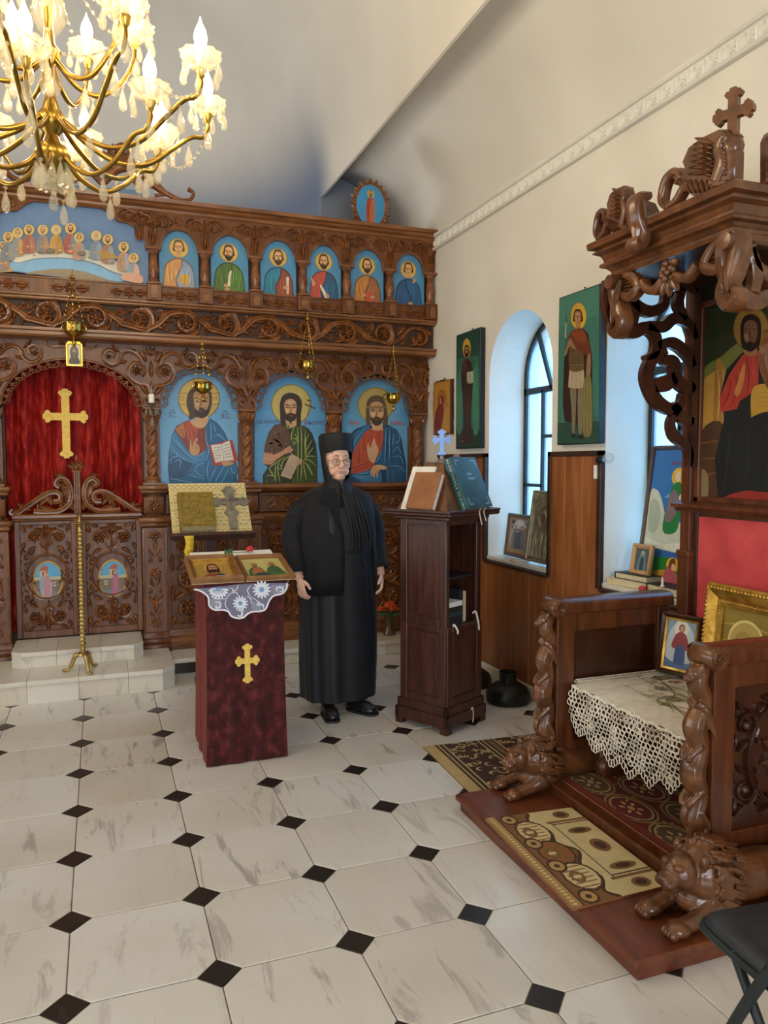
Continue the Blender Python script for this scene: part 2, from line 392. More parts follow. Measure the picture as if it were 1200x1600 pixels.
# ---------------------------------------------------------------- carving vocabulary (relief in a frame)
def ribbon(mb, Fr, pts, w, h, taper=True, base=0.0):
    pts = np.asarray(pts, float); K = len(pts); o, U, Vv, W = Fr
    Tn = np.gradient(pts, axis=0); Tn /= (np.linalg.norm(Tn, axis=1)[:, None]+1e-9); Nn = np.stack([-Tn[:, 1], Tn[:, 0]], 1)
    ww = np.array([w]*K, float) if np.isscalar(w) else np.asarray(w, float)
    prof = [(-1, 0), (-0.72, 0.75), (-0.12, 0.72), (0.12, 1.0), (0.75, 0.8), (1, 0)]
    V = []
    for k in range(K):
        hh = h*min(1.0, 0.35+ww[k]/(np.max(ww)+1e-9)*0.65)
        for a, b in prof:
            p = pts[k]+Nn[k]*a*ww[k]*0.5
            V.append(o+U*p[0]+Vv*p[1]+W*(base+hh*b))
    n = len(prof); Fc = []
    for k in range(K-1):
        for i in range(n-1): Fc.append((k*n+i, k*n+i+1, (k+1)*n+i+1, (k+1)*n+i))
    Fc.append(tuple(range(n))); Fc.append(tuple(range((K-1)*n, K*n))[::-1])
    mb.add(V, Fc)
def spiral_pts(c, r0, r1, a0, turns, n=None):
    n = n or max(8, int(abs(turns)*16)); t = np.linspace(0, 1, n); a = a0+turns*2*PI*t; r = r0*(r1/r0)**t
    return np.stack([c[0]+r*np.cos(a), c[1]+r*np.sin(a)], 1)
def scroll(mb, Fr, c, r, a0, turns, w, h, base=0.0, eye=True):
    p = spiral_pts(c, r, r*0.16, a0, turns); t = np.linspace(0, 1, len(p))
    ribbon(mb, Fr, p, w*(1-0.55*t), h, base=base)
    if eye: dome(mb, Fr, p[-1], w*0.45, h*1.1, base=base)
def dome(mb, Fr, c, r, h, n=8, base=0.0):
    o, U, Vv, W = Fr; V = []; Fc = []
    for j, (a, b) in enumerate(((1, 0), (0.8, 0.6), (0.4, 0.95))):
        for i in range(n):
            t = 2*PI*i/n; V.append(o+U*(c[0]+r*a*math.cos(t))+Vv*(c[1]+r*a*math.sin(t))+W*(base+h*b))
    V.append(o+U*c[0]+Vv*c[1]+W*(base+h))
    for j in range(2):
        for i in range(n):
            k = (i+1) % n; Fc.append((j*n+i, j*n+k, (j+1)*n+k, (j+1)*n+i))
    for i in range(n): Fc.append((2*n+i, 2*n+(i+1) % n, 3*n))
    mb.add(V, Fc)
def leaf(mb, Fr, p, ang, L, wd, h, curl=0.0, base=0.0):
    # pointed leaf with a ridge; curl bends its spine
    n = 7; o, U, Vv, W = Fr; V = []; Fc = []; q = np.array(p, float); a = ang
    for k in range(n):
        t = k/(n-1); ww = wd*0.5*(math.sin(PI*min(1, t*0.92+0.06))**0.8)*(1-0.25*t)
        nx, ny = -math.sin(a), math.cos(a)
        for s_, hh in ((-1, 0.0), (-0.62, 0.85), (-0.1, 0.5), (0.1, 0.5), (0.62, 0.85), (1, 0.0)):
            V.append(o+U*(q[0]+nx*s_*ww)+Vv*(q[1]+ny*s_*ww)+W*(base+h*hh*(0.55+0.45*math.sin(PI*t))))
        q = q+np.array([math.cos(a), math.sin(a)])*L/(n-1); a += curl/(n-1)
    for k in range(n-1):
        for i in range(5): Fc.append((k*6+i, k*6+i+1, (k+1)*6+i+1, (k+1)*6+i))
    mb.add(V, Fc)
def rosette(mb, Fr, c, r, h, n=6, a0=0.3, base=0.0):
    for i in range(n):
        a = a0+2*PI*i/n
        leaf(mb, Fr, (c[0]+math.cos(a)*r*0.18, c[1]+math.sin(a)*r*0.18), a, r*0.85, r*0.72, h, base=base)
    dome(mb, Fr, c, r*0.32, h*1.15, base=base)
def grapes(mb, Fr, c, r, h, base=0.0):
    for i, (x, y) in enumerate(((-1, 1), (0, 1.1), (1, 1), (-0.55, 0.2), (0.55, 0.2), (0, -0.55), (-1.4, 0.4), (1.4, 0.4), (0, -1.3))):
        dome(mb, Fr, (c[0]+x*r*0.45, c[1]+y*r*0.5), r*0.3, h, 7, base)
# ---------------------------------------------------------------- painter: flat pictures traced shape by shape
class Paint:
    LAY = 0.00012
    def __init__(s, mapf, normal, mat='paint'):
        s.mb = MB(); s.mb.mat(mat); s.map = mapf; s.n = np.asarray(normal, float); s.l = 1
    def _emit(s, pts, faces, col):
        V = [s.map(p[0], p[1])+s.n*s.l*s.LAY for p in pts]; s.mb.col = lin(col); s.mb.add(V, faces); s.l += 1
    def poly(s, pts, col, sm=True, n=4):
        P = smooth(pts, n, True) if sm else np.asarray(pts, float)
        s._emit(P, [tuple(range(len(P)))], col); return s
    def rect(s, x0, y0, x1, y1, col): return s.poly([(x0, y0), (x1, y0), (x1, y1), (x0, y1)], col, False)
    def ell(s, cx, cy, rx, ry, col, n=28, rot=0.0):
        P = []
        for i in range(n):
            a = 2*PI*i/n; x, y = rx*math.cos(a), ry*math.sin(a)
            P.append((cx+x*math.cos(rot)-y*math.sin(rot), cy+x*math.sin(rot)+y*math.cos(rot)))
        return s.poly(P, col, False)
    def ring(s, cx, cy, rx, ry, wd, col, n=32):
        P = []; Fc = []
        for i in range(n):
            a = 2*PI*i/n
            for k in (1.0, 1-wd): P.append((cx+rx*k*math.cos(a), cy+ry*k*math.sin(a)))
        for i in range(n):
            j = (i+1) % n; Fc.append((2*i, 2*j, 2*j+1, 2*i+1))
        s._emit(P, Fc, col); return s
    def line(s, pts, wd, col, sm=True, taper=0.0):
        P = smooth(pts, 4) if (sm and len(pts) > 2) else np.asarray(pts, float)
        K = len(P); Tn = np.gradient(P, axis=0); Tn /= (np.linalg.norm(Tn, axis=1)[:, None]+1e-9)
        V = []; Fc = []
        for k in range(K):
            t = k/(K-1); w_ = wd*0.5*(1-taper*abs(2*t-1)**2)
            V.append(P[k]+np.array([-Tn[k][1], Tn[k][0]])*w_); V.append(P[k]-np.array([-Tn[k][1], Tn[k][0]])*w_)
        for k in range(K-1): Fc.append((2*k, 2*k+1, 2*k+3, 2*k+2))
        s._emit(V, Fc, col); return s
    def lines(s, lst, wd, col, sm=True, taper=0.6):
        l0 = s.l
        for p in lst: s.line(p, wd, col, sm, taper); s.l = l0
        s.l = l0+1; return s
    def text(s, txt, cx, cy, h, col, squeeze=1.0, bold=0.0, slant=0.0):
        V, Fc = text_mesh(txt, bold)
        if len(V) == 0: return s
        x0, x1 = V[:, 0].min(), V[:, 0].max(); y0, y1 = V[:, 1].min(), V[:, 1].max()
        k = h/max(1e-6, (y1-y0)); P = [(cx+(v[0]-(x0+x1)/2)*k*squeeze+slant*(v[1]-(y0+y1)/2)*k, cy-(v[1]-(y0+y1)/2)*k) for v in V]
        s._emit(P, Fc, col); return s
    def done(s, name, parent=None, **kw): return s.mb.build(name, parent, 0, **kw)
_TX = {}
def text_mesh(txt, bold=0.0):
    if (txt, bold) not in _TX:
        cu = bpy.data.curves.new('lettering', 'FONT'); cu.body = txt; cu.resolution_u = 2; cu.offset = bold
        o = bpy.data.objects.new('lettering', cu); COL.objects.link(o)
        dg = bpy.context.evaluated_depsgraph_get(); me = bpy.data.meshes.new_from_object(o.evaluated_get(dg))
        V = np.array([v.co[:] for v in me.vertices]) if len(me.vertices) else np.zeros((0, 3)); Fc = [tuple(p.vertices) for p in me.polygons]
        bpy.data.objects.remove(o); bpy.data.curves.remove(cu); bpy.data.meshes.remove(me); _TX[(txt, bold)] = (V, Fc)
    return _TX[(txt, bold)]
def tracer(ax, val, x0, y0, sc):
    """crop coordinates of a measured photo region -> point on the picture's plane"""
    return lambda cx, cy: onplane(ax, val, x0+cx/sc, y0+cy/sc)
def local(Fr, w, h):
    """0..100 picture coordinates (y down) -> rectangle w x h centred on frame origin"""
    o, U, V, W = Fr
    return lambda cx, cy: o+U*((min(100, max(0, cx))-50)/100*w)+V*((50-min(100, max(0, cy)))/100*h)
# ================================================================ THE SETTING
XW = 2.58; XL = -2.90; XC = -0.16; YB = -3.2
# ---- floor: bed with every marble octagon and slate diamond its own piece
TA, TB, TX0, TY0 = 0.4265, 0.4317, -0.1249, 2.2199
fb = MB().mat('grout'); fb.box(XL-0.3, XW+0.4, YB, 9.2, -0.08, -0.004)
floor = fb.build('floor', None, 0, kind='structure')
def octagon(a, b, c, g):
    x, y = a/2-g, b/2-g; k = c-g*0.4
    return [(-x+k, -y), (x-k, -y), (x, -y+k), (x, y-k), (x-k, y), (-x+k, y), (-x, y-k), (-x, -y+k)]
def slab_mesh(name, poly, mat, z0=-0.02, z1=0.0, bev=0.0016):
    mb = MB().mat(mat); n = len(poly); P = np.array(poly); c = P.mean(0); Q = c+(P-c)*(1-bev*8)
    V = [(p[0], p[1], z0) for p in P]+[(p[0], p[1], z1-bev) for p in P]+[(p[0], p[1], z1) for p in Q]
    Fc = [(i, (i+1) % n, n+(i+1) % n, n+i) for i in range(n)]+[(n+i, n+(i+1) % n, 2*n+(i+1) % n, 2*n+i) for i in range(n)]+[tuple(range(2*n, 3*n))]
    mb.add(V, Fc); return mb.mesh(name, 0)
oct_me = slab_mesh('marble_tile', octagon(TA, TB, 0.066, 0.0017), 'marble_floor')
dia_me = slab_mesh('slate_diamond', [(0.063, 0), (0, 0.063), (-0.063, 0), (0, -0.063)], 'slate')
for c in range(-6, 8):
    for r in range(-6, 8):
        x, y = TX0+c*TA, TY0+r*TB
        if c < 7:
            cx, cy = x+TA/2, y+TB/2
            if XL < cx < XW+0.12 and cy < 5.75:
                mkobj('marble_tile', oct_me, floor, (cx, cy, RNG.uniform(-0.0012, 0)))
        if XL < x < XW+0.05 and y < 5.75: mkobj('slate_diamond', dia_me, floor, (x, y, RNG.uniform(-0.001, 0)))
# ---- walls with arched window openings
SILL = 0.855; WSP = 2.105; WR = 0.40; WINS = (4.405, 3.075)
def arched_wall(mb, xin, xout, y0, y1, z1, wins):
    """vertical wall in the YZ plane, face at xin, outer face at xout, with arched openings"""
    ys = [y0]
    for yc in sorted(wins): ys += list(yc+WR*np.cos(np.linspace(PI, 0, 25)))
    ys.append(y1)
    for a, b in zip(ys[:-1], ys[1:]):
        mid = (a+b)/2; hit = [yc for yc in wins if abs(mid-yc) < WR]
        for x in (xin, xout):
            if not hit: mb.add([(x, a, 0), (x, b, 0), (x, b, z1), (x, a, z1)], [(0, 1, 2, 3)])
            else:
                yc = hit[0]; za = WSP+math.sqrt(max(0, WR**2-(a-yc)**2)); zb = WSP+math.sqrt(max(0, WR**2-(b-yc)**2))
                mb.add([(x, a, 0), (x, b, 0), (x, b, SILL), (x, a, SILL)], [(0, 1, 2, 3)])
                mb.add([(x, a, za), (x, b, zb), (x, b, z1), (x, a, z1)], [(0, 1, 2, 3)])
    for yc in wins:
        P = [(yc-WR, SILL), (yc-WR, WSP)]+[(yc+WR*math.cos(t), WSP+WR*math.sin(t)) for t in np.linspace(PI, 0, 25)]+[(yc+WR, WSP), (yc+WR, SILL)]
        for (ya, za), (yb, zb) in zip(P[:-1], P[1:]):
            mb.add([(xin, ya, za), (xin, yb, zb), (xout, yb, zb), (xout, ya, za)], [(0, 1, 2, 3)])
        mb.add([(xin, yc-WR, SILL), (xin, yc+WR, SILL), (xout, yc+WR, SILL), (xout, yc-WR, SILL)], [(0, 1, 2, 3)])
mb = MB().mat('plaster'); arched_wall(mb, XW, XW+0.40, YB, 9.0, 3.34, WINS); mb.build('wall_right', None, 30, kind='structure')
mb = MB().mat('plaster'); arched_wall(mb, XL, XL-0.34, YB, 9.0, 3.34, (4.4, 3.08, 0.6, -0.8)); mb.build('wall_left', None, 30, kind='structure')
# west wall behind the camera with an open doorway
mb = MB().mat('plaster')
for x0, x1, z0, z1 in ((XL, -1.2, 0, 6.2), (0.8, XW, 0, 6.2), (-1.2, 0.8, 2.9, 6.2)): mb.box(x0, x1, YB-0.3, YB, z0, z1)
mb.build('wall_back', None, 0, kind='structure')
# ---- ceiling: nave vault, two side vaults and the apse behind the icon screen
EX, EZ = 1.875, 3.84
HW = EX-XC
def ceil_paint():
    M, nt, b = nm('ceiling_paint')
    n = N(nt, 'ShaderNodeTexNoise'); n.inputs['Scale'].default_value = 1.3; n.inputs['Detail'].default_value = 5; v = mapping(nt); nt.links.new(v, n.inputs['Vector'])
    r = ramp(nt, n.outputs['Fac'], [(0.3, '#d6cfc2'), (0.7, '#e2dccf')])
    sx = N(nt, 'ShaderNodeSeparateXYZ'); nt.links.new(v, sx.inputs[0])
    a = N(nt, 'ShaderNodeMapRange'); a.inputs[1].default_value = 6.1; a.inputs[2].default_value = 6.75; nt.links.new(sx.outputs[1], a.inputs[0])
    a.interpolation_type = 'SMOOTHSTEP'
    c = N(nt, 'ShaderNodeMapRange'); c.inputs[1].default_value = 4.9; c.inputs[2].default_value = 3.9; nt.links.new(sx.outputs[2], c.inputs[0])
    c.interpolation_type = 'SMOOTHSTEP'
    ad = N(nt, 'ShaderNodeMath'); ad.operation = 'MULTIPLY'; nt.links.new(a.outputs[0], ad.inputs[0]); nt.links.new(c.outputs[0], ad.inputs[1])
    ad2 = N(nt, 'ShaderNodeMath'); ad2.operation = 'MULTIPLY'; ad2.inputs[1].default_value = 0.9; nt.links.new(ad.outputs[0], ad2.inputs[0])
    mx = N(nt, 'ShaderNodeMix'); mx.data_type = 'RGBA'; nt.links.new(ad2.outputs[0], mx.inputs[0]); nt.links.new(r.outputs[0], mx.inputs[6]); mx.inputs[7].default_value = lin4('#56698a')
    nt.links.new(mx.outputs[2], b.inputs['Base Color']); b.inputs['Roughness'].default_value = 0.85
    n2 = N(nt, 'ShaderNodeTexNoise'); n2.inputs['Scale'].default_value = 5; nt.links.new(v, n2.inputs['Vector']); bump(nt, b, n2.outputs['Fac'], 0.12, 0.03)
ceil_paint()
mb = MB().mat('ceiling_paint')
def strip(pts, y0, y1, ny=8):
    K = len(pts); V = []; Fc = []
    for j in range(ny+1):
        y = y0+(y1-y0)*j/ny
        for p in pts: V.append((p[0], y, p[1]))
    for j in range(ny):
        for i in range(K-1): Fc.append((j*K+i, j*K+i+1, (j+1)*K+i+1, (j+1)*K+i))
    mb.add(V, Fc)
nave = [(XC+HW*math.cos(t), EZ+HW*0.98*math.sin(t)) for t in np.linspace(0, PI, 41)]
strip(nave, YB, 6.9, 12)
side = smooth([(XW, 3.33), (2.50, 3.58), (2.36, 3.83), (2.16, 3.99), (1.98, 4.03), (EX, 4.02)], 6).tolist()
YA = 6.62
strip(side, YB, YA, 12); strip([(2*XC-p[0], p[1]) for p in side], YB, YA, 12)
for sg in (1, -1):      # vertical lip between nave vault and side vault, end wall of the side vault
    fx = (lambda x: x) if sg == 1 else (lambda x: 2*XC-x)
    strip([(fx(EX), EZ), (fx(EX+0.02), EZ), (fx(EX+0.02), 4.03)], YB, 6.9, 2)
    poly = [(fx(p[0]), YA, p[1]) for p in side]+[(fx(EX), YA, 0), (fx(XW), YA, 0)]
    mb.add(poly, [tuple(range(len(poly)))])
    mb.add([(fx(EX), YA, 0), (fx(EX), 6.9, 0), (fx(EX), 6.9, EZ+0.2), (fx(EX), YA, EZ+0.2)], [(0, 1, 2, 3)])
# apse: half cylinder with a quarter dome
ny, nx = 20, 40; V = []; Fc = []
for j in range(ny+1):
    ph = PI/2*j/ny
    for i in range(nx+1):
        th = PI*i/nx; V.append((XC+HW*math.cos(th)*math.cos(ph), 6.9+HW*math.sin(th)*math.cos(ph), EZ+HW*0.98*math.sin(ph)))
for j in range(ny):
    for i in range(nx): a = j*(nx+1)+i; Fc.append((a, a+1, a+nx+2, a+nx+1))
mb.add(V, Fc)
V = []; Fc = []
for i in range(nx+1):
    th = PI*i/nx
    for z in (0, EZ): V.append((XC+HW*math.cos(th), 6.9+HW*math.sin(th), z))
for i in range(nx): Fc.append((2*i, 2*i+1, 2*i+3, 2*i+2))
mb.add(V, Fc)
mb.build('ceiling', None, 50, kind='structure')
# ---- plaster frieze under the side vault: two fillets and a row of leaf mouldings
mb = MB().mat('plaster_trim')
mb.box(XW-0.012, XW, YB, 6.6, 3.225, 3.335)
mb.sweep([(0, 0), (0.022, 0.0), (0.030, 0.008), (0.022, 0.016), (0, 0.016)], [((XW-0.010, y, 3.222), (-1, 0, 0), (0, 0, 1)) for y in (YB, 6.6)])
mb.sweep([(0, 0), (0.018, 0.002), (0.028, 0.012), (0.028, 0.020), (0, 0.020)], [((XW-0.010, y, 3.318), (-1, 0, 0), (0, 0, 1)) for y in (YB, 6.6)])
fr = mb.build('trim_1', None, 30, kind='structure')
lm = MB().mat('plaster_trim'); Fz = frame((0, 0, 0), (0, -1, 0), (0, 0, 1), (-1, 0, 0))
leaf(lm, Fz, (0, -0.034), PI/2, 0.070, 0.038, 0.012)
leaf(lm, Fz, (0.004, -0.030), PI/2-0.6, 0.056, 0.020, 0.010, -0.5); leaf(lm, Fz, (-0.004, -0.030), PI/2+0.6, 0.056, 0.020, 0.010, 0.5)
scroll(lm, Fz, (0.038, 0.018), 0.013, PI/2, -1.1, 0.009, 0.009); scroll(lm, Fz, (-0.038, -0.016), 0.013, -PI/2, -1.1, 0.009, 0.009)
lme = lm.mesh('moulded_leaf', 40)
for k in range(46): mkobj('moulded_leaf', lme, fr, (XW-0.012, 1.62+k*0.098, 3.278))
# ---- windows: black steel frames and obscured glass
def window(name, yc, xg, sgn):
    mb = MB().mat('black_steel')
    P = [(xg, yc-WR+0.012, SILL)]+[(xg, yc+(WR-0.014)*math.cos(t), WSP+(WR-0.014)*math.sin(t)) for t in np.linspace(PI, 0, 22)]+[(xg, yc+WR-0.012, SILL)]
    def bar(a, b, w=0.024):
        a = np.array(a); b = np.array(b); d = nrm(b-a); sd = np.cross(d, (1, 0, 0))*w/2; W = np.array((0.016, 0, 0))
        V = [a+sd-W, a-sd-W, a-sd+W, a+sd+W, b+sd-W, b-sd-W, b-sd+W, b+sd+W]
        mb.add(V, [(0, 1, 2, 3), (7, 6, 5, 4), (0, 4, 5, 1), (1, 5, 6, 2), (2, 6, 7, 3), (3, 7, 4, 0)])
    for a, b in zip(P[:-1], P[1:]): bar(a, b, 0.034)
    zt = 2.02
    bar((xg, yc-WR, zt), (xg, yc+WR, zt), 0.042)
    bar((xg, yc-WR, SILL+0.012), (xg, yc+WR, SILL+0.012), 0.03)
    for dy in (-0.16, 0.16): bar((xg, yc+dy, SILL), (xg, yc+dy, zt), 0.024)
    bar((xg, yc+0.05, zt), (xg, yc+0.235, WSP+0.31), 0.026); bar((xg, yc-0.05, zt), (xg, yc-0.235, WSP+0.31), 0.026)
    for a, b, z in ((-WR, -0.16, 1.36), (0.16, WR, 1.36), (-0.16, 0.16, 1.70), (-WR, -0.16, 1.03), (0.16, WR, 1.03), (-0.16, 0.16, 1.20)):
        bar((xg, yc+a, z), (xg, yc+b, z), 0.022)
    w = mb.build(name, None, 0, kind='structure')
    def pane(pts):
        g = MB().mat('window_glass'); n = len(pts)
        A = [(xg+0.004, p[0], p[1]) for p in pts]; B = [(xg-0.0, p[0], p[1]) for p in pts]
        g.add(A+B, [tuple(range(n)), tuple(range(n, 2*n))[::-1]]+[(i, (i+1) % n, n+(i+1) % n, n+i) for i in range(n)])
        g.build('pane', w, 0)
    for ya, yb, zs in ((-WR+.01, -.165, (SILL, 1.03, 1.36, zt)), (-.155, .155, (SILL, 1.20, 1.70, zt)), (.165, WR-.01, (SILL, 1.03, 1.36, zt))):
        for za, zb in zip(zs[:-1], zs[1:]): pane([(yc+ya, za), (yc+yb, za), (yc+yb, zb), (yc+ya, zb)])
    arc = lambda a, b: [(yc+(WR-.02)*math.cos(t), WSP+(WR-.02)*math.sin(t)) for t in np.linspace(a, b, 10)]
    t1 = math.atan2(0.31, 0.235)
    pane([(yc+.06, zt+.02), (yc+WR-.02, zt+.02)]+arc(0, t1-.03)); pane([(yc-.04, zt+.02), (yc+.04, zt+.02)]+arc(t1+.05, PI-t1-.05)); pane([(yc-WR+.02, zt+.02), (yc-.06, zt+.02)][::-1]+arc(PI, PI-t1+.03))
for k, yc in enumerate(WINS): window('window_%d' % (k+1), yc, XW+0.295, 1)
for k, yc in enumerate((4.4, 3.08, 0.6, -0.8)): window('window_%d' % (k+3), yc, XL-0.27, -1)
mb = MB().mat('black_steel')
for q in ((-0.52, -0.48, 1.68, 3.12), (0.48, 0.52, 1.68, 3.12), (-0.48, 0.48, 1.68, 1.72), (-0.48, 0.48, 3.08, 3.12), (-0.02, 0.02, 1.72, 3.08)): mb.box(XC+q[0], XC+q[1], 8.66, 8.70, q[2], q[3])
w7 = mb.build('window_7', None, 0, kind='structure')  # unseen window added to go with the apse lamp
for q in (-0.48, 0.02): mb = MB().mat('window_glass'); mb.box(XC+q, XC+q+0.46, 8.678, 8.682, 1.72, 3.08); mb.build('pane', w7, 0)
# marble sill slabs
for k, yc in enumerate(WINS):
    mb = MB().mat('marble_step'); mb.box(XW-0.012, XW+0.28, yc-WR+0.002, yc+WR-0.002, SILL-0.02, SILL+0.006, 0.004); mb.build('trim_%d' % (k+2), None, 0, kind='structure')
# ---- wainscot: upright boards with dark cover strips, higher between the windows
wn = MB().mat('dark_trim')
ZW = 1.585; xb = XW-0.022
def strip_box(y0, y1, z0, z1, t=0.030): wn.box(XW-t, XW-0.0005, y0, y1, z0, z1, 0.003)
segs = [(YB+0.1, 2.675, ZW), (2.675, 3.475, SILL-0.022), (3.475, 4.005, ZW), (4.005, 4.805, SILL-0.022), (4.805, 5.62, ZW)]
for a, b, z in segs:
    if z == ZW: strip_box(a, b, ZW-0.03, ZW)
    else: strip_box(a-0.0, b+0.0, SILL-0.042, SILL-0.022, 0.036)
for y in (2.675, 3.475, 4.005, 4.805):
    s_ = 1 if y in (3.475, 4.805) else -1
    strip_box(min(y, y+0.036*s_), max(y, y+0.036*s_), SILL-0.03, ZW)
wain = wn.build('trim_4', None, 0, kind='structure')
for a, b, z in segs:
    nb = max(1, round((b-a)/0.2)); wdt = (b-a)/nb
    for i in range(nb):
        if a+i*wdt < 0.8: continue
        p = MB().mat('wainscot_wood'); o0 = a+i*wdt
        p.box(-0.02, 0, 0.0012, wdt-0.0012, 0, z-0.09, 0.003); p.build('board', wain, 0, loc=(XW-0.0005, o0, 0.09))
mb = MB().mat('marble_step'); mb.box(XW-0.028, XW-0.001, YB, 5.58, 0, 0.088, 0.004); mb.build('baseboard_right', None, 0, kind='structure')
mb = MB().mat('wainscot_wood'); mb.box(XL+0.001, XL+0.02, YB, 5.58, 0.09, SILL-0.02, 0.003); mb.build('trim_5', None, 0, kind='structure')
# ---- solea: marble ledge under the icon screen, slabs with their own joints
so = MB().mat('slate'); so.box(XL, XW, 5.60, 6.3, 0.0, 0.082); 
sol = so.build('solea_ledge', None, 0, kind='structure')
def slab(parent, name, x0, x1, y0, y1, z0, z1, mat='marble_step', b=0.004):
    p = MB().mat(mat); cx, cy = (x0+x1)/2, (y0+y1)/2
    p.box(x0-cx+0.001, x1-cx-0.001, y0-cy, y1-cy, 0, z1-z0, b); return p.build(name, parent, 0, loc=(cx, cy, z0))
xs = [XL, -2.2, -1.5, -0.75, 0.0, 0.46, 1.06, 1.66, 2.22, XW]
for a, b in zip(xs[:-1], xs[1:]): slab(sol, 'ledge_slab', a, b, 5.565, 6.3, 0.083, 0.115)
for a, b in zip([0.80, 1.45, 2.10], [1.45, 2.10, XW]): slab(sol, 'riser_slab', a, b, 5.582, 5.60, 0.0, 0.082)
# ---- altar steps with canted corners
st = thing('marble_steps', (XC+0.02, 5.5, 0), 'two white marble steps with canted corners before the carved doors', 'steps')
def step(x0, x1, y0, y1, z0, z1, cut, nj):
    edges = np.linspace(x0, x1, nj+1)
    for i in range(nj):
        a, b = edges[i]+0.001, edges[i+1]-0.001
        pts = [(a, y1), (a, y0+cut if i == 0 else y0), (a+cut if i == 0 else a, y0), (b-cut if i == nj-1 else b, y0), (b, y0+cut if i == nj-1 else y0), (b, y1)]
        P = []
        for q in pts:
            if not P or (abs(q[0]-P[-1][0])+abs(q[1]-P[-1][1])) > 1e-5: P.append(q)
        tm = MB().mat('marble_step'); Fz_ = frame((0, 0, 0), (1, 0, 0), (0, 1, 0), (0, 0, 1))
        tm.prism(P, z1-0.028, z1, Fz_); o = tm.build('tread', st, 0)
        P2 = [(p[0], p[1]+0.012 if p[1] < y1-0.2 else p[1]) for p in P]
        rm = MB().mat('marble_step'); rm.prism(P2, z0, z1-0.0285, Fz_); rm.build('riser', st, 0)
step(-0.765, 0.450, 5.20, 5.80, 0.0, 0.148, 0.085, 4)
step(-0.582, 0.262, 5.52, 5.94, 0.149, 0.258, 0.065, 3)
# ================================================================ PAINTED FIGURES (shared vocabulary)
def face(P, cx, cy, s, skin='#c79a6b', hair='#3d2a1c', beard=None, long=False, turn=0.0, band=None, asp=1.0, bald=False):
    """s: half height of the face; turn shifts the features sideways"""
    w_ = s*0.68*asp
    if not bald:
        if long: P.poly([(cx-w_*1.35, cy-s*0.35), (cx-w_*0.7, cy-s*1.35), (cx+w_*0.7, cy-s*1.35), (cx+w_*1.35, cy-s*0.3), (cx+w_*1.4, cy+s*0.9), (cx+w_*0.9, cy+s*1.45), (cx-w_*0.9, cy+s*1.45), (cx-w_*1.4, cy+s*0.9)], hair)
        else: P.poly([(cx-w_*1.28, cy-s*0.2), (cx-w_*0.8, cy-s*1.22), (cx+w_*0.7, cy-s*1.25), (cx+w_*1.28, cy-s*0.25), (cx+w_*1.2, cy+s*0.5), (cx-w_*1.2, cy+s*0.5)], hair)
    P.poly([(cx-w_*0.45, cy+s*0.6), (cx+w_*0.45, cy+s*0.6), (cx+w_*0.62, cy+s*1.5), (cx-w_*0.62, cy+s*1.5)], skin, False)
    if beard: P.poly([(cx-w_*1.0, cy-s*0.1), (cx+w_*1.0, cy-s*0.1), (cx+w_*0.95, cy+s*0.75), (cx+w_*0.3, cy+s*1.28), (cx-w_*0.3, cy+s*1.28), (cx-w_*0.95, cy+s*0.75)], beard)
    P.poly([(cx-w_*0.95, cy-s*0.3), (cx-w_*0.6, cy-s*0.95), (cx+w_*0.6, cy-s*0.95), (cx+w_*0.95, cy-s*0.3), (cx+w_*0.85, cy+s*0.3), (cx+w_*0.45, cy+s*(0.55 if beard else 0.95)), (cx-w_*0.45, cy+s*(0.55 if beard else 0.95)), (cx-w_*0.85, cy+s*0.3)], skin)
    t = turn*w_
    hi = tuple(min(1, v*1.16) for v in hexf(skin)); lo = tuple(v*0.66 for v in hexf(skin))
    P.poly([(cx+t-w_*0.75, cy+s*0.05), (cx+t-w_*0.45, cy-s*0.05), (cx+t-w_*0.2, cy+s*0.35), (cx+t-w_*0.55, cy+s*0.4)], hi)
    P.poly([(cx+t+w_*0.25, cy+s*0.05), (cx+t+w_*0.6, cy-s*0.02), (cx+t+w_*0.5, cy+s*0.4), (cx+t+w_*0.2, cy+s*0.35)], hi)
    P.poly([(cx-w_*0.6, cy-s*0.75), (cx+w_*0.6, cy-s*0.75), (cx+w_*0.5, cy-s*0.42), (cx-w_*0.5, cy-s*0.42)], hi)
    dk = '#2a1a12'
    P.lines([[(cx+t-w_*0.72, cy-s*0.22), (cx+t-w_*0.42, cy-s*0.34), (cx+t-w_*0.1, cy-s*0.24)], [(cx+t+w_*0.12, cy-s*0.24), (cx+t+w_*0.42, cy-s*0.34), (cx+t+w_*0.72, cy-s*0.22)]], s*0.09, dk)
    P.lines([[(cx+t-w_*0.62, cy-s*0.1), (cx+t-w_*0.2, cy-s*0.1)], [(cx+t+w_*0.2, cy-s*0.1), (cx+t+w_*0.62, cy-s*0.1)]], s*0.13, dk)
    P.line([(cx+t*1.2, cy-s*0.2), (cx+t*1.3-w_*0.04, cy+s*0.22), (cx+t*1.3+w_*0.15, cy+s*0.28)], s*0.07, lo)
    if beard:
        P.line([(cx+t-w_*0.6, cy+s*0.62), (cx+t-w_*0.3, cy+s*0.40), (cx+t+w_*0.3, cy+s*0.40), (cx+t+w_*0.6, cy+s*0.62)], s*0.14, beard)
    P.line([(cx+t-w_*0.26, cy+s*0.53), (cx+t+w_*0.26, cy+s*0.53)], s*0.10, '#9a5240')
    if band: P.poly([(cx-w_*1.0, cy-s*0.62), (cx+w_*1.0, cy-s*0.62), (cx+w_*1.02, cy-s*0.42), (cx-w_*1.02, cy-s*0.42)], band, False)
def halo(P, cx, cy, r, col='#d2ac52', rim='#8a6a2c', ry=None):
    P.ell(cx, cy, r, ry or r, rim, 36); P.ell(cx, cy, r*0.95, (ry or r)*0.95, col, 36)
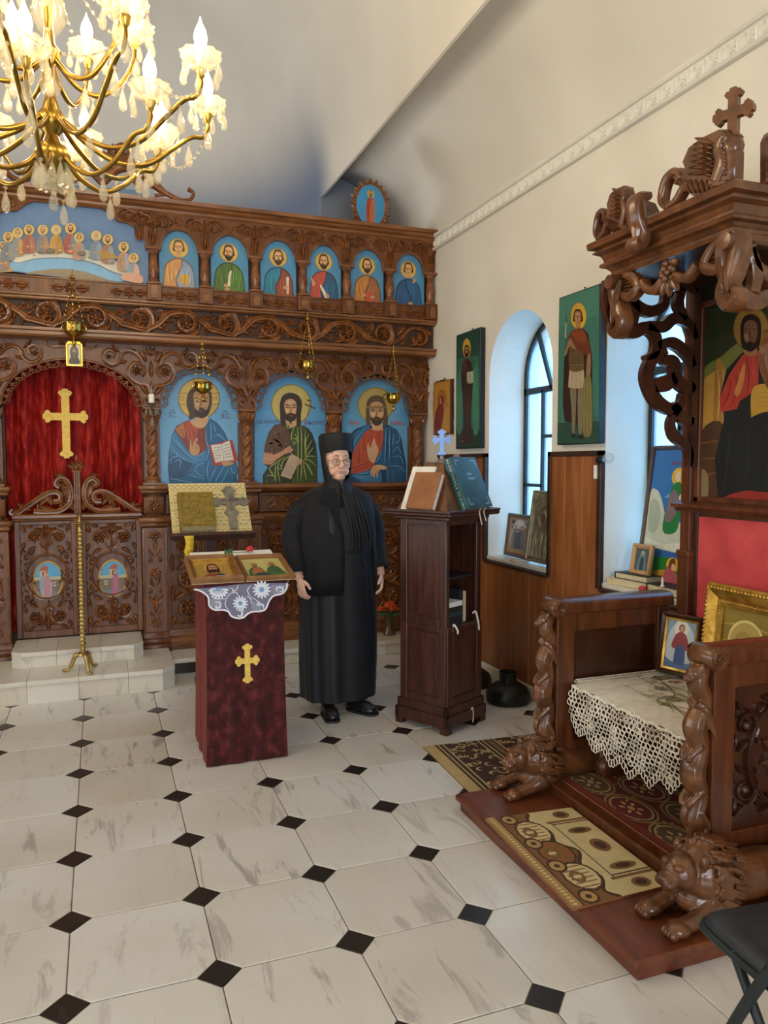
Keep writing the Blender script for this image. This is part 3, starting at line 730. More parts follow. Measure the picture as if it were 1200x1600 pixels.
def folds(P, cx, cy, w_, h_, col, n=5, lw=1.5, ang=0.0, seed=1):
    rg = random.Random(seed); L = []
    for i in range(n):
        x = cx+w_*(i/(n-1)-0.5)+rg.uniform(-0.04, 0.04)*w_; d = rg.uniform(-0.12, 0.12)*w_+ang*h_
        L.append([(x, cy-h_*0.5+rg.uniform(0, 0.25)*h_), (x+d*0.4, cy), (x+d, cy+h_*0.5-rg.uniform(0, 0.25)*h_)])
    P.lines(L, lw, col, True, 0.8)
def half_saint(P, robe, mantle, hair='#3d2a1c', beard='#3a261a', skin='#c79a6b', item=None, halo_c='#d2ac52', mside=1, turn=0.0, bg='#5a92bd', seed=1, cx=50, hd=43, long=False):
    """half figure in a 100 x 160 panel"""
    if bg: P.rect(-6, -10, 106, 168, bg)
    lt = lambda c, k: tuple(min(1, v*k) for v in hexf(c))
    halo(P, cx, hd, 25, halo_c)
    P.poly([(cx-36, 165), (cx-40, 120), (cx-33, 88), (cx-12, 72), (cx+12, 72), (cx+33, 88), (cx+40, 120), (cx+37, 165)], lt(robe, 0.62))
    P.poly([(cx-33, 165), (cx-37, 120), (cx-30, 90), (cx-10, 75), (cx+10, 75), (cx+30, 90), (cx+37, 120), (cx+34, 165)], robe)
    folds(P, cx, 115, 56, 70, lt(robe, 1.3), 6, 1.7, 0, seed); folds(P, cx-3, 118, 52, 66, lt(robe, 0.6), 5, 1.3, 0.1, seed+3)
    s = mside
    P.poly([(cx+s*4, 165), (cx-s*10, 128), (cx+s*4, 96), (cx+s*8, 74), (cx+s*30, 86), (cx+s*41, 118), (cx+s*38, 165)], lt(mantle, 0.65))
    P.poly([(cx+s*7, 165), (cx-s*6, 128), (cx+s*8, 96), (cx+s*11, 77), (cx+s*29, 90), (cx+s*38, 120), (cx+s*35, 165)], mantle)
    folds(P, cx+s*20, 122, 26, 70, lt(mantle, 1.35), 5, 1.8, -0.08*s, seed+5); folds(P, cx+s*21, 124, 24, 66, lt(mantle, 0.6), 4, 1.2, -0.05*s, seed+9)
    face(P, cx, hd, 16, skin, hair, beard, long, turn)
    hand = lambda x, y, r_=0.0: (P.ell(x, y, 7, 4.6, skin, 16, r_), P.lines([[(x-4, y-2), (x+6, y-3)], [(x-4, y+1), (x+6, y)]], 0.9, '#8a5d3b', False))
    if item == 'book':
        P.poly([(cx+2, 112), (cx+26, 112), (cx+26, 136), (cx+2, 136)], '#caa13c', False); P.line([(cx+14, 112), (cx+14, 136)], 1, '#8a6a20', False); hand(cx, 128); hand(cx+20, 138)
    elif item == 'scroll':
        P.poly([(cx+22, 96), (cx+29, 96), (cx+28, 142), (cx+23, 142)], '#e6dcc4', False); P.line([(cx+25.5, 97), (cx+25.5, 141)], 1, '#9c9078', False); hand(cx+20, 124, -0.5)
    elif item == 'bless':
        hand(cx-8, 116, -1.0); P.poly([(cx-6, 112), (cx-2, 94), (cx+1, 94), (cx+1, 114)], skin); hand(cx+16, 140)
    elif item == 'point':
        hand(cx-30, 108, -1.1); P.poly([(cx-34, 106), (cx-38, 92), (cx-35, 91), (cx-29, 106)], skin); P.poly([(cx-6, 112), (cx+16, 150), (cx+10, 156), (cx-11, 116)], '#e3d2b4'); hand(cx+10, 138, 0.9)
    elif item == 'chin':
        P.poly([(cx+26, 140), (cx+33, 110), (cx+22, 78), (cx+16, 80), (cx+24, 112), (cx+16, 138)], lt(robe, 0.9)); hand(cx+18, 76, -1.0); hand(cx+6, 142)
    elif item == 'cross_hands':
        hand(cx-8, 132); P.poly([(cx-4, 130), (cx-2, 108), (cx+3, 92), (cx+7, 94), (cx+3, 112), (cx+2, 132)], '#dcd0b0'); hand(cx-6, 142)
    elif item == 'scroll2':
        P.poly([(cx-6, 118), (cx+18, 118), (cx+17, 150), (cx-5, 150)], lt('#c0503a', 1.0), False); hand(cx-10, 128); hand(cx+16, 132)
def stand_saint(P, robe, mantle, x0, y0, sc, hair='#3a2a1e', beard=None, skin='#c0936a', halo_c='#d8b65a', hr=13):
    """small full figure: feet at (x0,y0), height ~100*sc"""
    lt = lambda c, k: tuple(min(1, v*k) for v in hexf(c)); q = lambda pts: [(x0+a*sc, y0-b*sc) for a, b in pts]
    halo(P, x0, y0-86*sc, hr*sc, halo_c)
    P.poly(q([(-15, 0), (-19, 35), (-16, 66), (-6, 74), (6, 74), (16, 66), (19, 35), (14, 0)]), robe)
    P.poly(q([(-17, 22), (-19, 50), (-14, 68), (-5, 75), (6, 75), (16, 66), (20, 34), (16, 16), (4, 20)]), mantle)
    P.lines([q([(-9, 66), (-12, 42), (-8, 24)]), q([(0, 70), (3, 45), (1, 24)]), q([(9, 66), (12, 44), (10, 22)])], 1.4*sc, lt(mantle, 1.4))
    P.lines([q([(-5, 18), (-6, 2)]), q([(3, 18), (4, 2)])], 1.4*sc, lt(robe, 0.6))
    P.ell(x0-5*sc, y0-46*sc, 4*sc, 2.6*sc, skin, 12); P.ell(x0+7*sc, y0-50*sc, 4*sc, 2.6*sc, skin, 12)
    face(P, x0, y0-86*sc, 8*sc, skin, hair, beard)
def cross_pts(up, dn, arm, w_, bud):
    """outline of a budded (trefoil-ended) cross, centre at origin"""
    b = bud; pts = []
    def tip(dx, dy, L):
        px, py = -dy, dx; out = []
        for a, c in ((L-b*1.1, -w_/2), (L-b*1.0, -b*0.75), (L-b*0.62, -b*0.98), (L-b*0.3, -b*0.72), (L-b*0.34, -b*0.45), (L-b*0.06, -b*0.36), (L, 0), (L-b*0.06, b*0.36), (L-b*0.34, b*0.45), (L-b*0.3, b*0.72), (L-b*0.62, b*0.98), (L-b*1.0, b*0.75), (L-b*1.1, w_/2)):
            out.append((dx*a+px*c, dy*a+py*c))
        return out
    for (dx, dy), L in (((1, 0), arm), ((0, 1), up), ((-1, 0), arm), ((0, -1), dn)):
        pts += tip(dx, dy, L)
        d2 = (-dy, dx); pts.append((dx*w_/2+d2[0]*w_/2, dy*w_/2+d2[1]*w_/2))
    return pts
# ================================================================ ICON SCREEN
ic = thing('iconostasis', (XC, 5.95, 0.115), 'carved walnut icon screen spanning the nave behind the marble steps', 'icon screen')
YI = 5.98; COLX = [0.37, 1.07, 1.775, 2.495]; LCOL = [2*XC-0.37, 2*XC-1.07]
XE = XW-0.004; XLE = -1.50
# carcass: backing boards (never in front of the pictures)
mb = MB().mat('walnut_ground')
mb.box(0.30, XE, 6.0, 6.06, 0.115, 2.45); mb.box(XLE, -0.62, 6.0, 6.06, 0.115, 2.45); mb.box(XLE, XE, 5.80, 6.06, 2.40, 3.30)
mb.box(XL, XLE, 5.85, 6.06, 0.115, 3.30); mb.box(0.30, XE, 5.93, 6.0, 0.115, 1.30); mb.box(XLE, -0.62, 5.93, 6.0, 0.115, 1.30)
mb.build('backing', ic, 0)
def mould(name, x0, x1, yb, prof, mat='walnut_rail', parent=ic, ends=True):
    """horizontal moulding along x, profile (out, z)"""
    m_ = MB().mat(mat); m_.sweep(prof, [((x, yb, 0), (0, -1, 0), (0, 0, 1)) for x in (x0, x1)]); return m_.build(name, parent, 25)
# lower plinth, dado rail, sill rail
for a, b in ((0.29, XE), (XLE, -0.61)):
    mould('plinth', a, b, 5.93, [(0, 0.116), (0.075, 0.116), (0.075, 0.165), (0.06, 0.175), (0.06, 0.20), (0.035, 0.215), (0.03, 0.262), (0, 0.262)])
    mould('dado_rail', a, b, 5.95, [(0, 1.04), (0.05, 1.045), (0.07, 1.07), (0.09, 1.085), (0.10, 1.10), (0.10, 1.118), (0.07, 1.132), (0, 1.135)])
    mould('sill_rail', a, b, 5.97, [(0, 1.285), (0.06, 1.29), (0.09, 1.305), (0.11, 1.318), (0.125, 1.33), (0.125, 1.352), (0.10, 1.36), (0, 1.36)])
# big beam and cornices
mould('beam_lower_rail', XLE, XE, 5.87, [(0, 2.372), (0.12, 2.372), (0.155, 2.380), (0.165, 2.392), (0.165, 2.412), (0.180, 2.418), (0.180, 2.436), (0.13, 2.440), (0, 2.440)])
mould('beam_upper_rail', XLE, XE, 5.87, [(0, 2.622), (0.15, 2.622), (0.165, 2.630), (0.165, 2.640), (0.185, 2.646), (0.185, 2.658), (0.17, 2.664), (0, 2.664)])
mould('cornice', XLE, XE, 5.87, [(0, 3.285), (0.135, 3.285), (0.145, 3.295), (0.15, 3.31), (0.175, 3.322), (0.185, 3.335), (0.205, 3.342), (0.21, 3.368), (0.18, 3.374), (0, 3.374)])
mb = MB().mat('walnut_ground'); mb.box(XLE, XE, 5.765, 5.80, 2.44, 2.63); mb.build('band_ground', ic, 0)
# scrolling vine band: one unit with two scrolls, repeated
def vine_unit():
    m_ = MB().mat('walnut_carved'); F0 = XZ(0, 0, 0); L = 0.61
    st_ = smooth([(-0.02, 0.06), (0.06, 0.045), (0.15, 0.03), (0.235, 0.075), (0.30, 0.14), (0.36, 0.165), (0.45, 0.162), (0.54, 0.11), (0.60, 0.065), (0.63, 0.058)], 6)
    ribbon(m_, F0, st_, 0.044, 0.040)
    for k in range(4, len(st_)-4, 4):
        tg = st_[k+1]-st_[k-1]; a_ = math.atan2(tg[1], tg[0])
        for s_ in (-1, 1):
            e_ = st_[k]+0.075*np.array([math.cos(a_+s_*0.75), math.sin(a_+s_*0.75)])
            if 0.006 < e_[1] < 0.180: leaf(m_, F0, st_[k], a_+s_*0.55, 0.085, 0.034, 0.034, s_*0.9)
    for cx_, cy_ in ((0.115, 0.100), (0.425, 0.092)):
        for k in range(9): a_ = 2*PI*k/9; leaf(m_, F0, (cx_+0.052*math.cos(a_), cy_+0.052*math.sin(a_)), a_+1.0, 0.055, 0.026, 0.046, 0.8)
    # lower-born scroll (left) and upper-born scroll (right)
    ribbon(m_, F0, spiral_pts((0.115, 0.100), 0.084, 0.052, -1.2, 0.86, 26), np.linspace(0.052, 0.022, 26), 0.046)
    ribbon(m_, F0, spiral_pts((0.425, 0.092), 0.084, 0.052, 1.9, -0.86, 26), np.linspace(0.052, 0.022, 26), 0.046)
    rosette(m_, F0, (0.115, 0.102), 0.046, 0.036, 6); rosette(m_, F0, (0.43, 0.09), 0.046, 0.036, 6, 0.8)
    for p, a, l, w_, c in (((0.20, 0.14), 2.3, 0.10, 0.036, 0.9), ((0.24, 0.10), 1.1, 0.085, 0.030, -0.9), ((0.52, 0.05), -2.4, 0.10, 0.034, -0.9), ((0.56, 0.09), -0.9, 0.07, 0.03, 1.0), ((0.33, 0.15), 3.6, 0.08, 0.03, 0.6), ((0.06, 0.05), 0.5, 0.08, 0.03, 0.8), ((0.34, 0.02), 0.3, 0.08, 0.028, 0.9), ((0.05, 0.16), -0.3, 0.07, 0.025, -0.8)):
        leaf(m_, F0, p, a, l*1.25, w_*1.9, 0.040, c)
    scroll(m_, F0, (0.285, 0.045), 0.032, 2.2, -1.3, 0.018, 0.024); scroll(m_, F0, (0.245, 0.160), 0.024, -1.0, 1.2, 0.015, 0.022); scroll(m_, F0, (0.585, 0.150), 0.030, 3.6, 1.3, 0.016, 0.022)
    for d in (-0.7, 0, 0.7): leaf(m_, F0, (0.0, 0.12), PI/2+d, 0.062, 0.022, 0.028, d*0.8)
    dome(m_, F0, (-0.022, 0.168), 0.009, 0.026); dome(m_, F0, (0.022, 0.168), 0.009, 0.026)
    return m_.mesh('vine_scroll', 50)
vme = vine_unit()
for k in range(-1, 4):
    x = 0.184+k*0.61
    if x+0.63 < XE: mkobj('vine_scroll', vme, ic, (x, 5.765, 2.437))
o = mkobj('vine_scroll', vme, ic, (0.184-2*0.61, 5.765, 2.437))
# last, shorter end unit cut to the wall
m_ = MB().mat('walnut_carved'); F0 = XZ(2.02, 5.765, 2.437)
ribbon(m_, F0, smooth([(0.0, 0.06), (0.08, 0.045), (0.18, 0.03), (0.27, 0.08), (0.34, 0.15), (0.44, 0.165), (0.53, 0.12)], 6), 0.030, 0.030)
ribbon(m_, F0, spiral_pts((0.115, 0.100), 0.084, 0.052, -1.2, 0.86, 26), np.linspace(0.052, 0.022, 26), 0.046); rosette(m_, F0, (0.115, 0.102), 0.046, 0.036, 6)
ribbon(m_, F0, spiral_pts((0.425, 0.088), 0.076, 0.05, 1.9, -0.82, 26), np.linspace(0.042, 0.016, 26), 0.042); rosette(m_, F0, (0.43, 0.09), 0.046, 0.036, 6, 0.8)
for p, a, l, w_, c in (((0.20, 0.14), 2.3, 0.10, 0.036, 0.9), ((0.24, 0.10), 1.1, 0.085, 0.030, -0.9), ((0.34, 0.02), 0.3, 0.08, 0.028, 0.9), ((0.02, 0.12), 1.57, 0.06, 0.024, 0)): leaf(m_, F0, p, a, l*1.25, w_*1.9, 0.040, c)
scroll(m_, F0, (0.285, 0.045), 0.032, 2.2, -1.3, 0.018, 0.024); m_.build('vine_scroll', ic, 50)
# ---- lower tier: twisted columns, capitals, pedestals, pilasters
def twisted():
    m_ = MB().mat('walnut_carved'); zz = np.linspace(0, 0.40, 60)
    m_.lathe([(0.036, z) for z in zz], 30, None, lambda a, z, j: 1+0.16*math.cos(3*a-z*78))
    return m_.mesh('twisted_shaft', 60)
tw = twisted()
cap = MB().mat('walnut_carved')
cap.lathe([(0.044, -0.012), (0.048, -0.006), (0.044, 0.0), (0.040, 0.008), (0.052, 0.045), (0.060, 0.075), (0.050, 0.085)], 20)
for i in range(8):
    a = 2*PI*i/8; Fr = frame((0.040*math.cos(a), 0.040*math.sin(a), 0.0), (-math.sin(a), math.cos(a), 0), (0.28*math.cos(a), 0.28*math.sin(a), 0.96), (math.cos(a), math.sin(a), -0.1))
    leaf(cap, Fr, (0, 0.002), PI/2, 0.08, 0.036, 0.016)
cap.mat('walnut_rail').box(-0.066, 0.066, -0.066, 0.066, 0.085, 0.100, 0.004); cap_me = cap.mesh('capital', 40)
bs = MB().mat('walnut_rail'); bs.lathe([(0.058, 0), (0.058, 0.012), (0.050, 0.02), (0.054, 0.03), (0.044, 0.042)], 20); bs.box(-0.075, 0.075, -0.075, 0.075, -0.02, 0.0, 0.003); bs_me = bs.mesh('column_base', 40)
def pilaster_mesh():
    m_ = MB().mat('walnut'); m_.box(-0.088, 0.088, -0.10, 0.0, 0.262, 1.045, 0.003)
    m_.box(-0.106, 0.106, -0.125, 0.0, 0.116, 0.175, 0.003); m_.box(-0.100, 0.100, -0.115, 0.0, 0.175, 0.215, 0.004); m_.box(-0.094, 0.094, -0.107, 0.0, 0.215, 0.262, 0.004)
    m_.mat('walnut_rail').box(-0.112, 0.112, -0.135, 0, 1.085, 1.118, 0.004); m_.box(-0.098, 0.098, -0.115, 0, 1.05, 1.085, 0.006)
    m_.box(-0.108, 0.108, -0.145, 0, 1.325, 1.355, 0.004); m_.box(-0.095, 0.095, -0.125, 0, 1.297, 1.325, 0.006)
    m_.mat('walnut').box(-0.072, 0.072, -0.10, 0, 1.15, 1.27, 0.003); m_.box(-0.05, 0.05, -0.085, 0, 1.118, 1.30, 0.003)
    m_.mat('walnut_carved'); F0 = XZ(0, -0.10, 0)
    rosette(m_, F0, (0, 1.21), 0.045, 0.018, 6)
    # raised frame and candelabra carving on the shaft
    for x0, x1, z0, z1 in ((-0.088, -0.074, 0.27, 1.04), (0.074, 0.088, 0.27, 1.04)): m_.box(x0, x1, -0.106, -0.10, z0, z1, 0.002)
    grapes(m_, F0, (0, 0.97), 0.055, 0.018); leaf(m_, F0, (0, 0.88), PI/2, 0.07, 0.04, 0.016)
    for s_ in (-1, 1):
        scroll(m_, F0, (s_*0.042, 0.80), 0.024, PI/2, s_*1.3, 0.014, 0.018); scroll(m_, F0, (s_*0.042, 0.57), 0.024, PI/2, s_*1.3, 0.014, 0.018)
        leaf(m_, F0, (s_*0.008, 0.83), PI/2-s_*0.9, 0.075, 0.03, 0.016, s_*0.9); leaf(m_, F0, (s_*0.006, 0.46), PI/2-s_*0.35, 0.10, 0.03, 0.016, -s_*0.5)
        leaf(m_, F0, (s_*0.010, 0.60), PI/2-s_*0.6, 0.085, 0.032, 0.016, s_*0.8); leaf(m_, F0, (s_*0.012, 0.38), PI/2-s_*0.9, 0.06, 0.026, 0.014, s_*0.8)
    rosette(m_, F0, (0, 0.70), 0.048, 0.020, 7); leaf(m_, F0, (0, 0.40), PI/2, 0.16, 0.04, 0.018); rosette(m_, F0, (0, 0.335), 0.040, 0.018, 8)
    return m_.mesh('pilaster', 45)
pil_me = pilaster_mesh()
def spandrel_mesh():
    m_ = MB().mat('walnut_carved'); F0 = XZ(0, 0, 0); h = 0.030
    for s_ in (-1, 1):
        scroll(m_, F0, (s_*0.036, 0.052), 0.028, -PI/2, s_*1.3, 0.016, h)
        leaf(m_, F0, (s_*0.02, 0.09), PI/2-s_*0.75, 0.11, 0.040, h, s_*0.3)
        ribbon(m_, F0, smooth([(s_*0.006, 0.10), (s_*0.03, 0.155), (s_*0.085, 0.165), (s_*0.145, 0.205), (s_*0.158, 0.265), (s_*0.118, 0.318), (s_*0.062, 0.305), (s_*0.045, 0.26), (s_*0.068, 0.225)], 6), 0.027, h)
        rosette(m_, F0, (s_*0.10, 0.262), 0.038, h*1.1, 6)
        ribbon(m_, F0, smooth([(s_*0.05, 0.30), (s_*0.085, 0.365), (s_*0.15, 0.40), (s_*0.20, 0.375), (s_*0.215, 0.325), (s_*0.26, 0.295), (s_*0.315, 0.32), (s_*0.325, 0.375), (s_*0.285, 0.405), (s_*0.25, 0.385), (s_*0.262, 0.35)], 6), 0.027, h)
        leaf(m_, F0, (s_*0.03, 0.33), PI/2-s_*0.5, 0.10, 0.045, h, -s_*0.3); leaf(m_, F0, (s_*0.10, 0.41), -s_*0.1+(0 if s_ > 0 else PI), 0.09, 0.032, h, -s_*0.5)
        leaf(m_, F0, (s_*0.165, 0.33), PI/2-s_*1.9, 0.07, 0.034, h, s_*0.7); leaf(m_, F0, (s_*0.215, 0.39), PI/2-s_*1.0, 0.08, 0.03, h, s_*0.7)
        rosette(m_, F0, (s_*0.29, 0.355), 0.022, h, 5)
    leaf(m_, F0, (0, 0.06), PI/2, 0.13, 0.034, h); leaf(m_, F0, (0, 0.22), PI/2, 0.12, 0.04, h*1.2)
    for d in (-0.9, -0.45, 0, 0.45, 0.9): leaf(m_, F0, (0, 0.375), PI/2-d, 0.07, 0.026, h, -d*0.4)
    return m_.mesh('spandrel_carving', 45)
spn_me = spandrel_mesh()
for x in COLX+LCOL:
    c = mkobj('column', tw, ic, (x, 5.905, 1.415)); mkobj('capital', cap_me, c, (x, 5.905, 1.826)); mkobj('column_base', bs_me, c, (x, 5.905, 1.376))
    mkobj('pilaster', pil_me, ic, (x, 5.94, 0))
    mkobj('spandrel_carving', spn_me, ic, (x, 5.873, 1.926))
    mb = MB().mat('walnut'); mb.box(-0.058, 0.058, 0, 0.05, 0, 0.47); mb.build('backing_post', ic, 0, loc=(x, 5.935, 1.36))
# arcade board above the columns, arched openings, pierced lace edging
def arch_poly(x0, x1, z0, rise, zt, xa, xb, n=28):
    xc, hw = (x0+x1)/2, (x1-x0)/2
    return [(xa, z0), (x0, z0)]+[(xc+hw*math.cos(t), z0+rise*math.sin(t)) for t in np.linspace(PI, 0, n)]+[(x1, z0), (xb, z0), (xb, zt), (xa, zt)]
ARCH = [(2*XC-1.005, 2*XC-0.435, 0.315), (-0.622, 0.302, 0.325), (0.435, 1.005, 0.315), (1.135, 1.71, 0.315), (1.84, 2.43, 0.315)]
xsb = [XLE, (LCOL[0]), COLX[0], COLX[1], COLX[2], XE]
for (a, b, rs), xa, xb in zip(ARCH, xsb[:-1], xsb[1:]):
    mb = MB().mat('walnut'); mb.prism(arch_poly(a, b, 1.926, rs, 2.40, xa, xb), 0, 0.045, XZ(0, 5.92, 0)); ab = mb.build('arch_board', ic, 40)
    # rolled edge and zigzag lace
    xc, hw = (a+b)/2, (b-a)/2; lace = MB().mat('walnut_rail'); F0 = XZ(0, 5.885, 0)
    n = 15 if hw < 0.4 else 21
    pt = lambda t, k: (xc+(hw-k)*math.cos(t), 1.926+(rs-k)*math.sin(t))
    ribbon(lace, F0, [pt(t, -0.004) for t in np.linspace(PI, 0, 40)], 0.016, 0.016)
    tt = np.linspace(PI-0.03, 0.03, 2*n+1); zig = [pt(t, 0.006 if i % 2 == 0 else 0.040) for i, t in enumerate(tt)]
    for p, q in zip(zig[:-1], zig[1:]): ribbon(lace, F0, [p, q], 0.0075, 0.010)
    for i in range(0, 2*n, 2):
        p, q = np.array(zig[i]), np.array(zig[i+2]) if i+2 < len(zig) else np.array(zig[-1]); mcp = np.array(zig[i+1]); mm = (p+q)/2
        tip_ = mm+(mcp-mm)*1.28
        ribbon(lace, F0, smooth([p, p+(tip_-mm)*0.75, tip_, q+(tip_-mm)*0.75, q], 3), 0.0065, 0.009)
    lace.build('lace_edging', ab, 40)
# garland over the doors' arch
m_ = MB().mat('walnut_carved'); F0 = XZ(XC, 5.873, 2.30)
for s_ in (-1, 1):
    ribbon(m_, F0, smooth([(0, 0.0), (s_*0.05, 0.035), (s_*0.12, 0.03), (s_*0.165, 0.055), (s_*0.15, 0.085), (s_*0.115, 0.075)], 5), 0.017, 0.016)
    leaf(m_, F0, (s_*0.04, 0.05), PI/2-s_*0.7, 0.06, 0.03, 0.015, s_*0.5); rosette(m_, F0, (s_*0.07, 0.06), 0.024, 0.015, 6)
m_.build('garland', ic, 45)
# ---- recessed lower panels with relief scrolls
def panel_carving(w_, h_, mat='walnut_carved', oval=None, h=0.030):
    m_ = MB().mat(mat); F0 = XZ(0, 0, 0); nv = max(2, round(h_/(w_*0.50))); rr0 = min(w_*0.235, h_/nv*0.46)
    if oval: ribbon(m_, F0, [((oval*0.70+0.022)*math.cos(t), (oval*0.82+0.022)*math.sin(t)) for t in np.linspace(0, 2*PI, 40)], 0.020, h)
    for sg in (-1, 1): ribbon(m_, F0, smooth([(0, sg*(oval*0.82+0.02 if oval else 0)), (0.006, sg*h_*0.35), (0, sg*h_/2)], 6), w_*0.055, h*0.9)
    for k in range(nv):
        v = (k+0.5)/nv*h_-h_/2; up = 1 if v > 0 else -1
        for s_ in (-1, 1):
            near = oval and abs(v) < oval*1.0; u = s_*w_*(0.41 if near else 0.255); rr = rr0*(0.55 if near else 1.0); A = lambda a: a if s_ > 0 else PI-a
            p = spiral_pts((u, v), rr, rr*0.42, A(PI+up*0.9), -s_*up*0.95, 30); ribbon(m_, F0, p, np.linspace(rr*0.40, rr*0.16, 30), h)
            ribbon(m_, F0, smooth([(0 if not near else u-s_*rr, v-up*rr*1.25), (u-s_*rr*0.9, v-up*rr*0.95), p[0]], 4), rr*0.34, h)
            if near: dome(m_, F0, (u, v), rr*0.4, h)
            else: rosette(m_, F0, (u, v), rr*0.62, h*1.1, 6, k*0.4)
            for q, a, L, wd, c in (((-0.95, 0.1), 1.2, 1.3, 0.62, -0.9), ((0.80, 0.55), 0.9, 0.95, 0.55, 1.0), ((0.05, 1.08), 0.25, 1.05, 0.5, 0.9), ((0.9, -0.5), -1.0, 0.9, 0.5, -1.0), ((-0.2, -1.05), -0.3, 1.1, 0.5, -0.8), ((-1.0, 0.75), 1.9, 0.8, 0.46, 0.8)):
                leaf(m_, F0, (u+s_*q[0]*rr, v+up*q[1]*rr), A(a*up), rr*L, rr*wd, h, c*s_*up)
    for v0 in ((-h_/2, 1), (h_/2, -1)):
        for d in (-1.0, -0.5, 0, 0.5, 1.0): leaf(m_, F0, (0, v0[0]+v0[1]*0.004), PI/2*v0[1]-d, w_*0.26, w_*0.11, h, -d)
    if not oval:
        for k in range(nv):
            for s_ in (-1, 1): leaf(m_, F0, (0, ((k+0.35)/nv-0.5)*h_), PI/2-s_*0.5, w_*0.20, w_*0.085, h, -s_*0.5)
    return m_
for a, b in zip([COLX[0]+.088, COLX[1]+.088, COLX[2]+.088, LCOL[1]+.088], [COLX[1]-.088, COLX[2]-.088, COLX[3]-.088, LCOL[0]-.088]):
    xc, w_ = (a+b)/2, b-a
    mb = MB().mat('walnut')
    for x0, x1, z0, z1 in ((a, a+.03, .262, 1.045), (b-.03, b, .262, 1.045), (a+.03, b-.03, .262, .30), (a+.03, b-.03, 1.005, 1.045)): mb.box(x0, x1, 5.905, 5.935, z0, z1, 0.003)
    mb.box(a+0.03, b-0.03, 5.925, 5.935, 0.30, 1.005); pn = mb.build('lower_panel', ic, 0)
    cm = panel_carving(w_-0.07, 0.70).mesh('panel_carving', 45); mkobj('panel_carving', cm, pn, (xc, 5.925, 0.652))
    mb = MB().mat('walnut')
    for x0, x1, z0, z1 in ((a, a+.02, 1.14, 1.285), (b-.02, b, 1.14, 1.285), (a+.02, b-.02, 1.14, 1.155), (a+.02, b-.02, 1.27, 1.285)): mb.box(x0, x1, 5.89, 5.935, z0, z1, 0.002)
    mb.box(a+.02, b-.02, 5.918, 5.935, 1.155, 1.27); up = mb.build('frieze_panel', ic, 0)
    m2 = MB().mat('walnut_carved'); F0 = XZ(0, 0, 0)
    ribbon(m2, F0, smooth([(-0.22, -0.02), (-0.125, 0.035), (-0.03, -0.03), (0.03, -0.03), (0.125, 0.035), (0.22, -0.02)], 5), 0.016, 0.014); rosette(m2, F0, (0, 0), 0.034, 0.018, 7)
    for s_ in (-1, 1):
        scroll(m2, F0, (s_*0.075, 0.0), 0.044, s_*0.3+PI/2, s_*1.1, 0.02, 0.017, eye=False); rosette(m2, F0, (s_*0.075, 0), 0.026, 0.016, 6); scroll(m2, F0, (s_*0.175, 0.0), 0.042, s_*0.3-PI/2, -s_*1.2, 0.018, 0.016)
        leaf(m2, F0, (s_*0.125, -0.045), PI/2-s_*0.4, 0.085, 0.032, 0.016, s_*0.6); leaf(m2, F0, (s_*0.02, 0.0), PI/2-s_*0.5, 0.06, 0.026, 0.016, -s_*0.4); leaf(m2, F0, (s_*0.02, 0.0), -PI/2+s_*0.5, 0.06, 0.026, 0.016, s_*0.4)
    m2.build('frieze_carving', up, 45, loc=(xc, 5.918, 1.213))
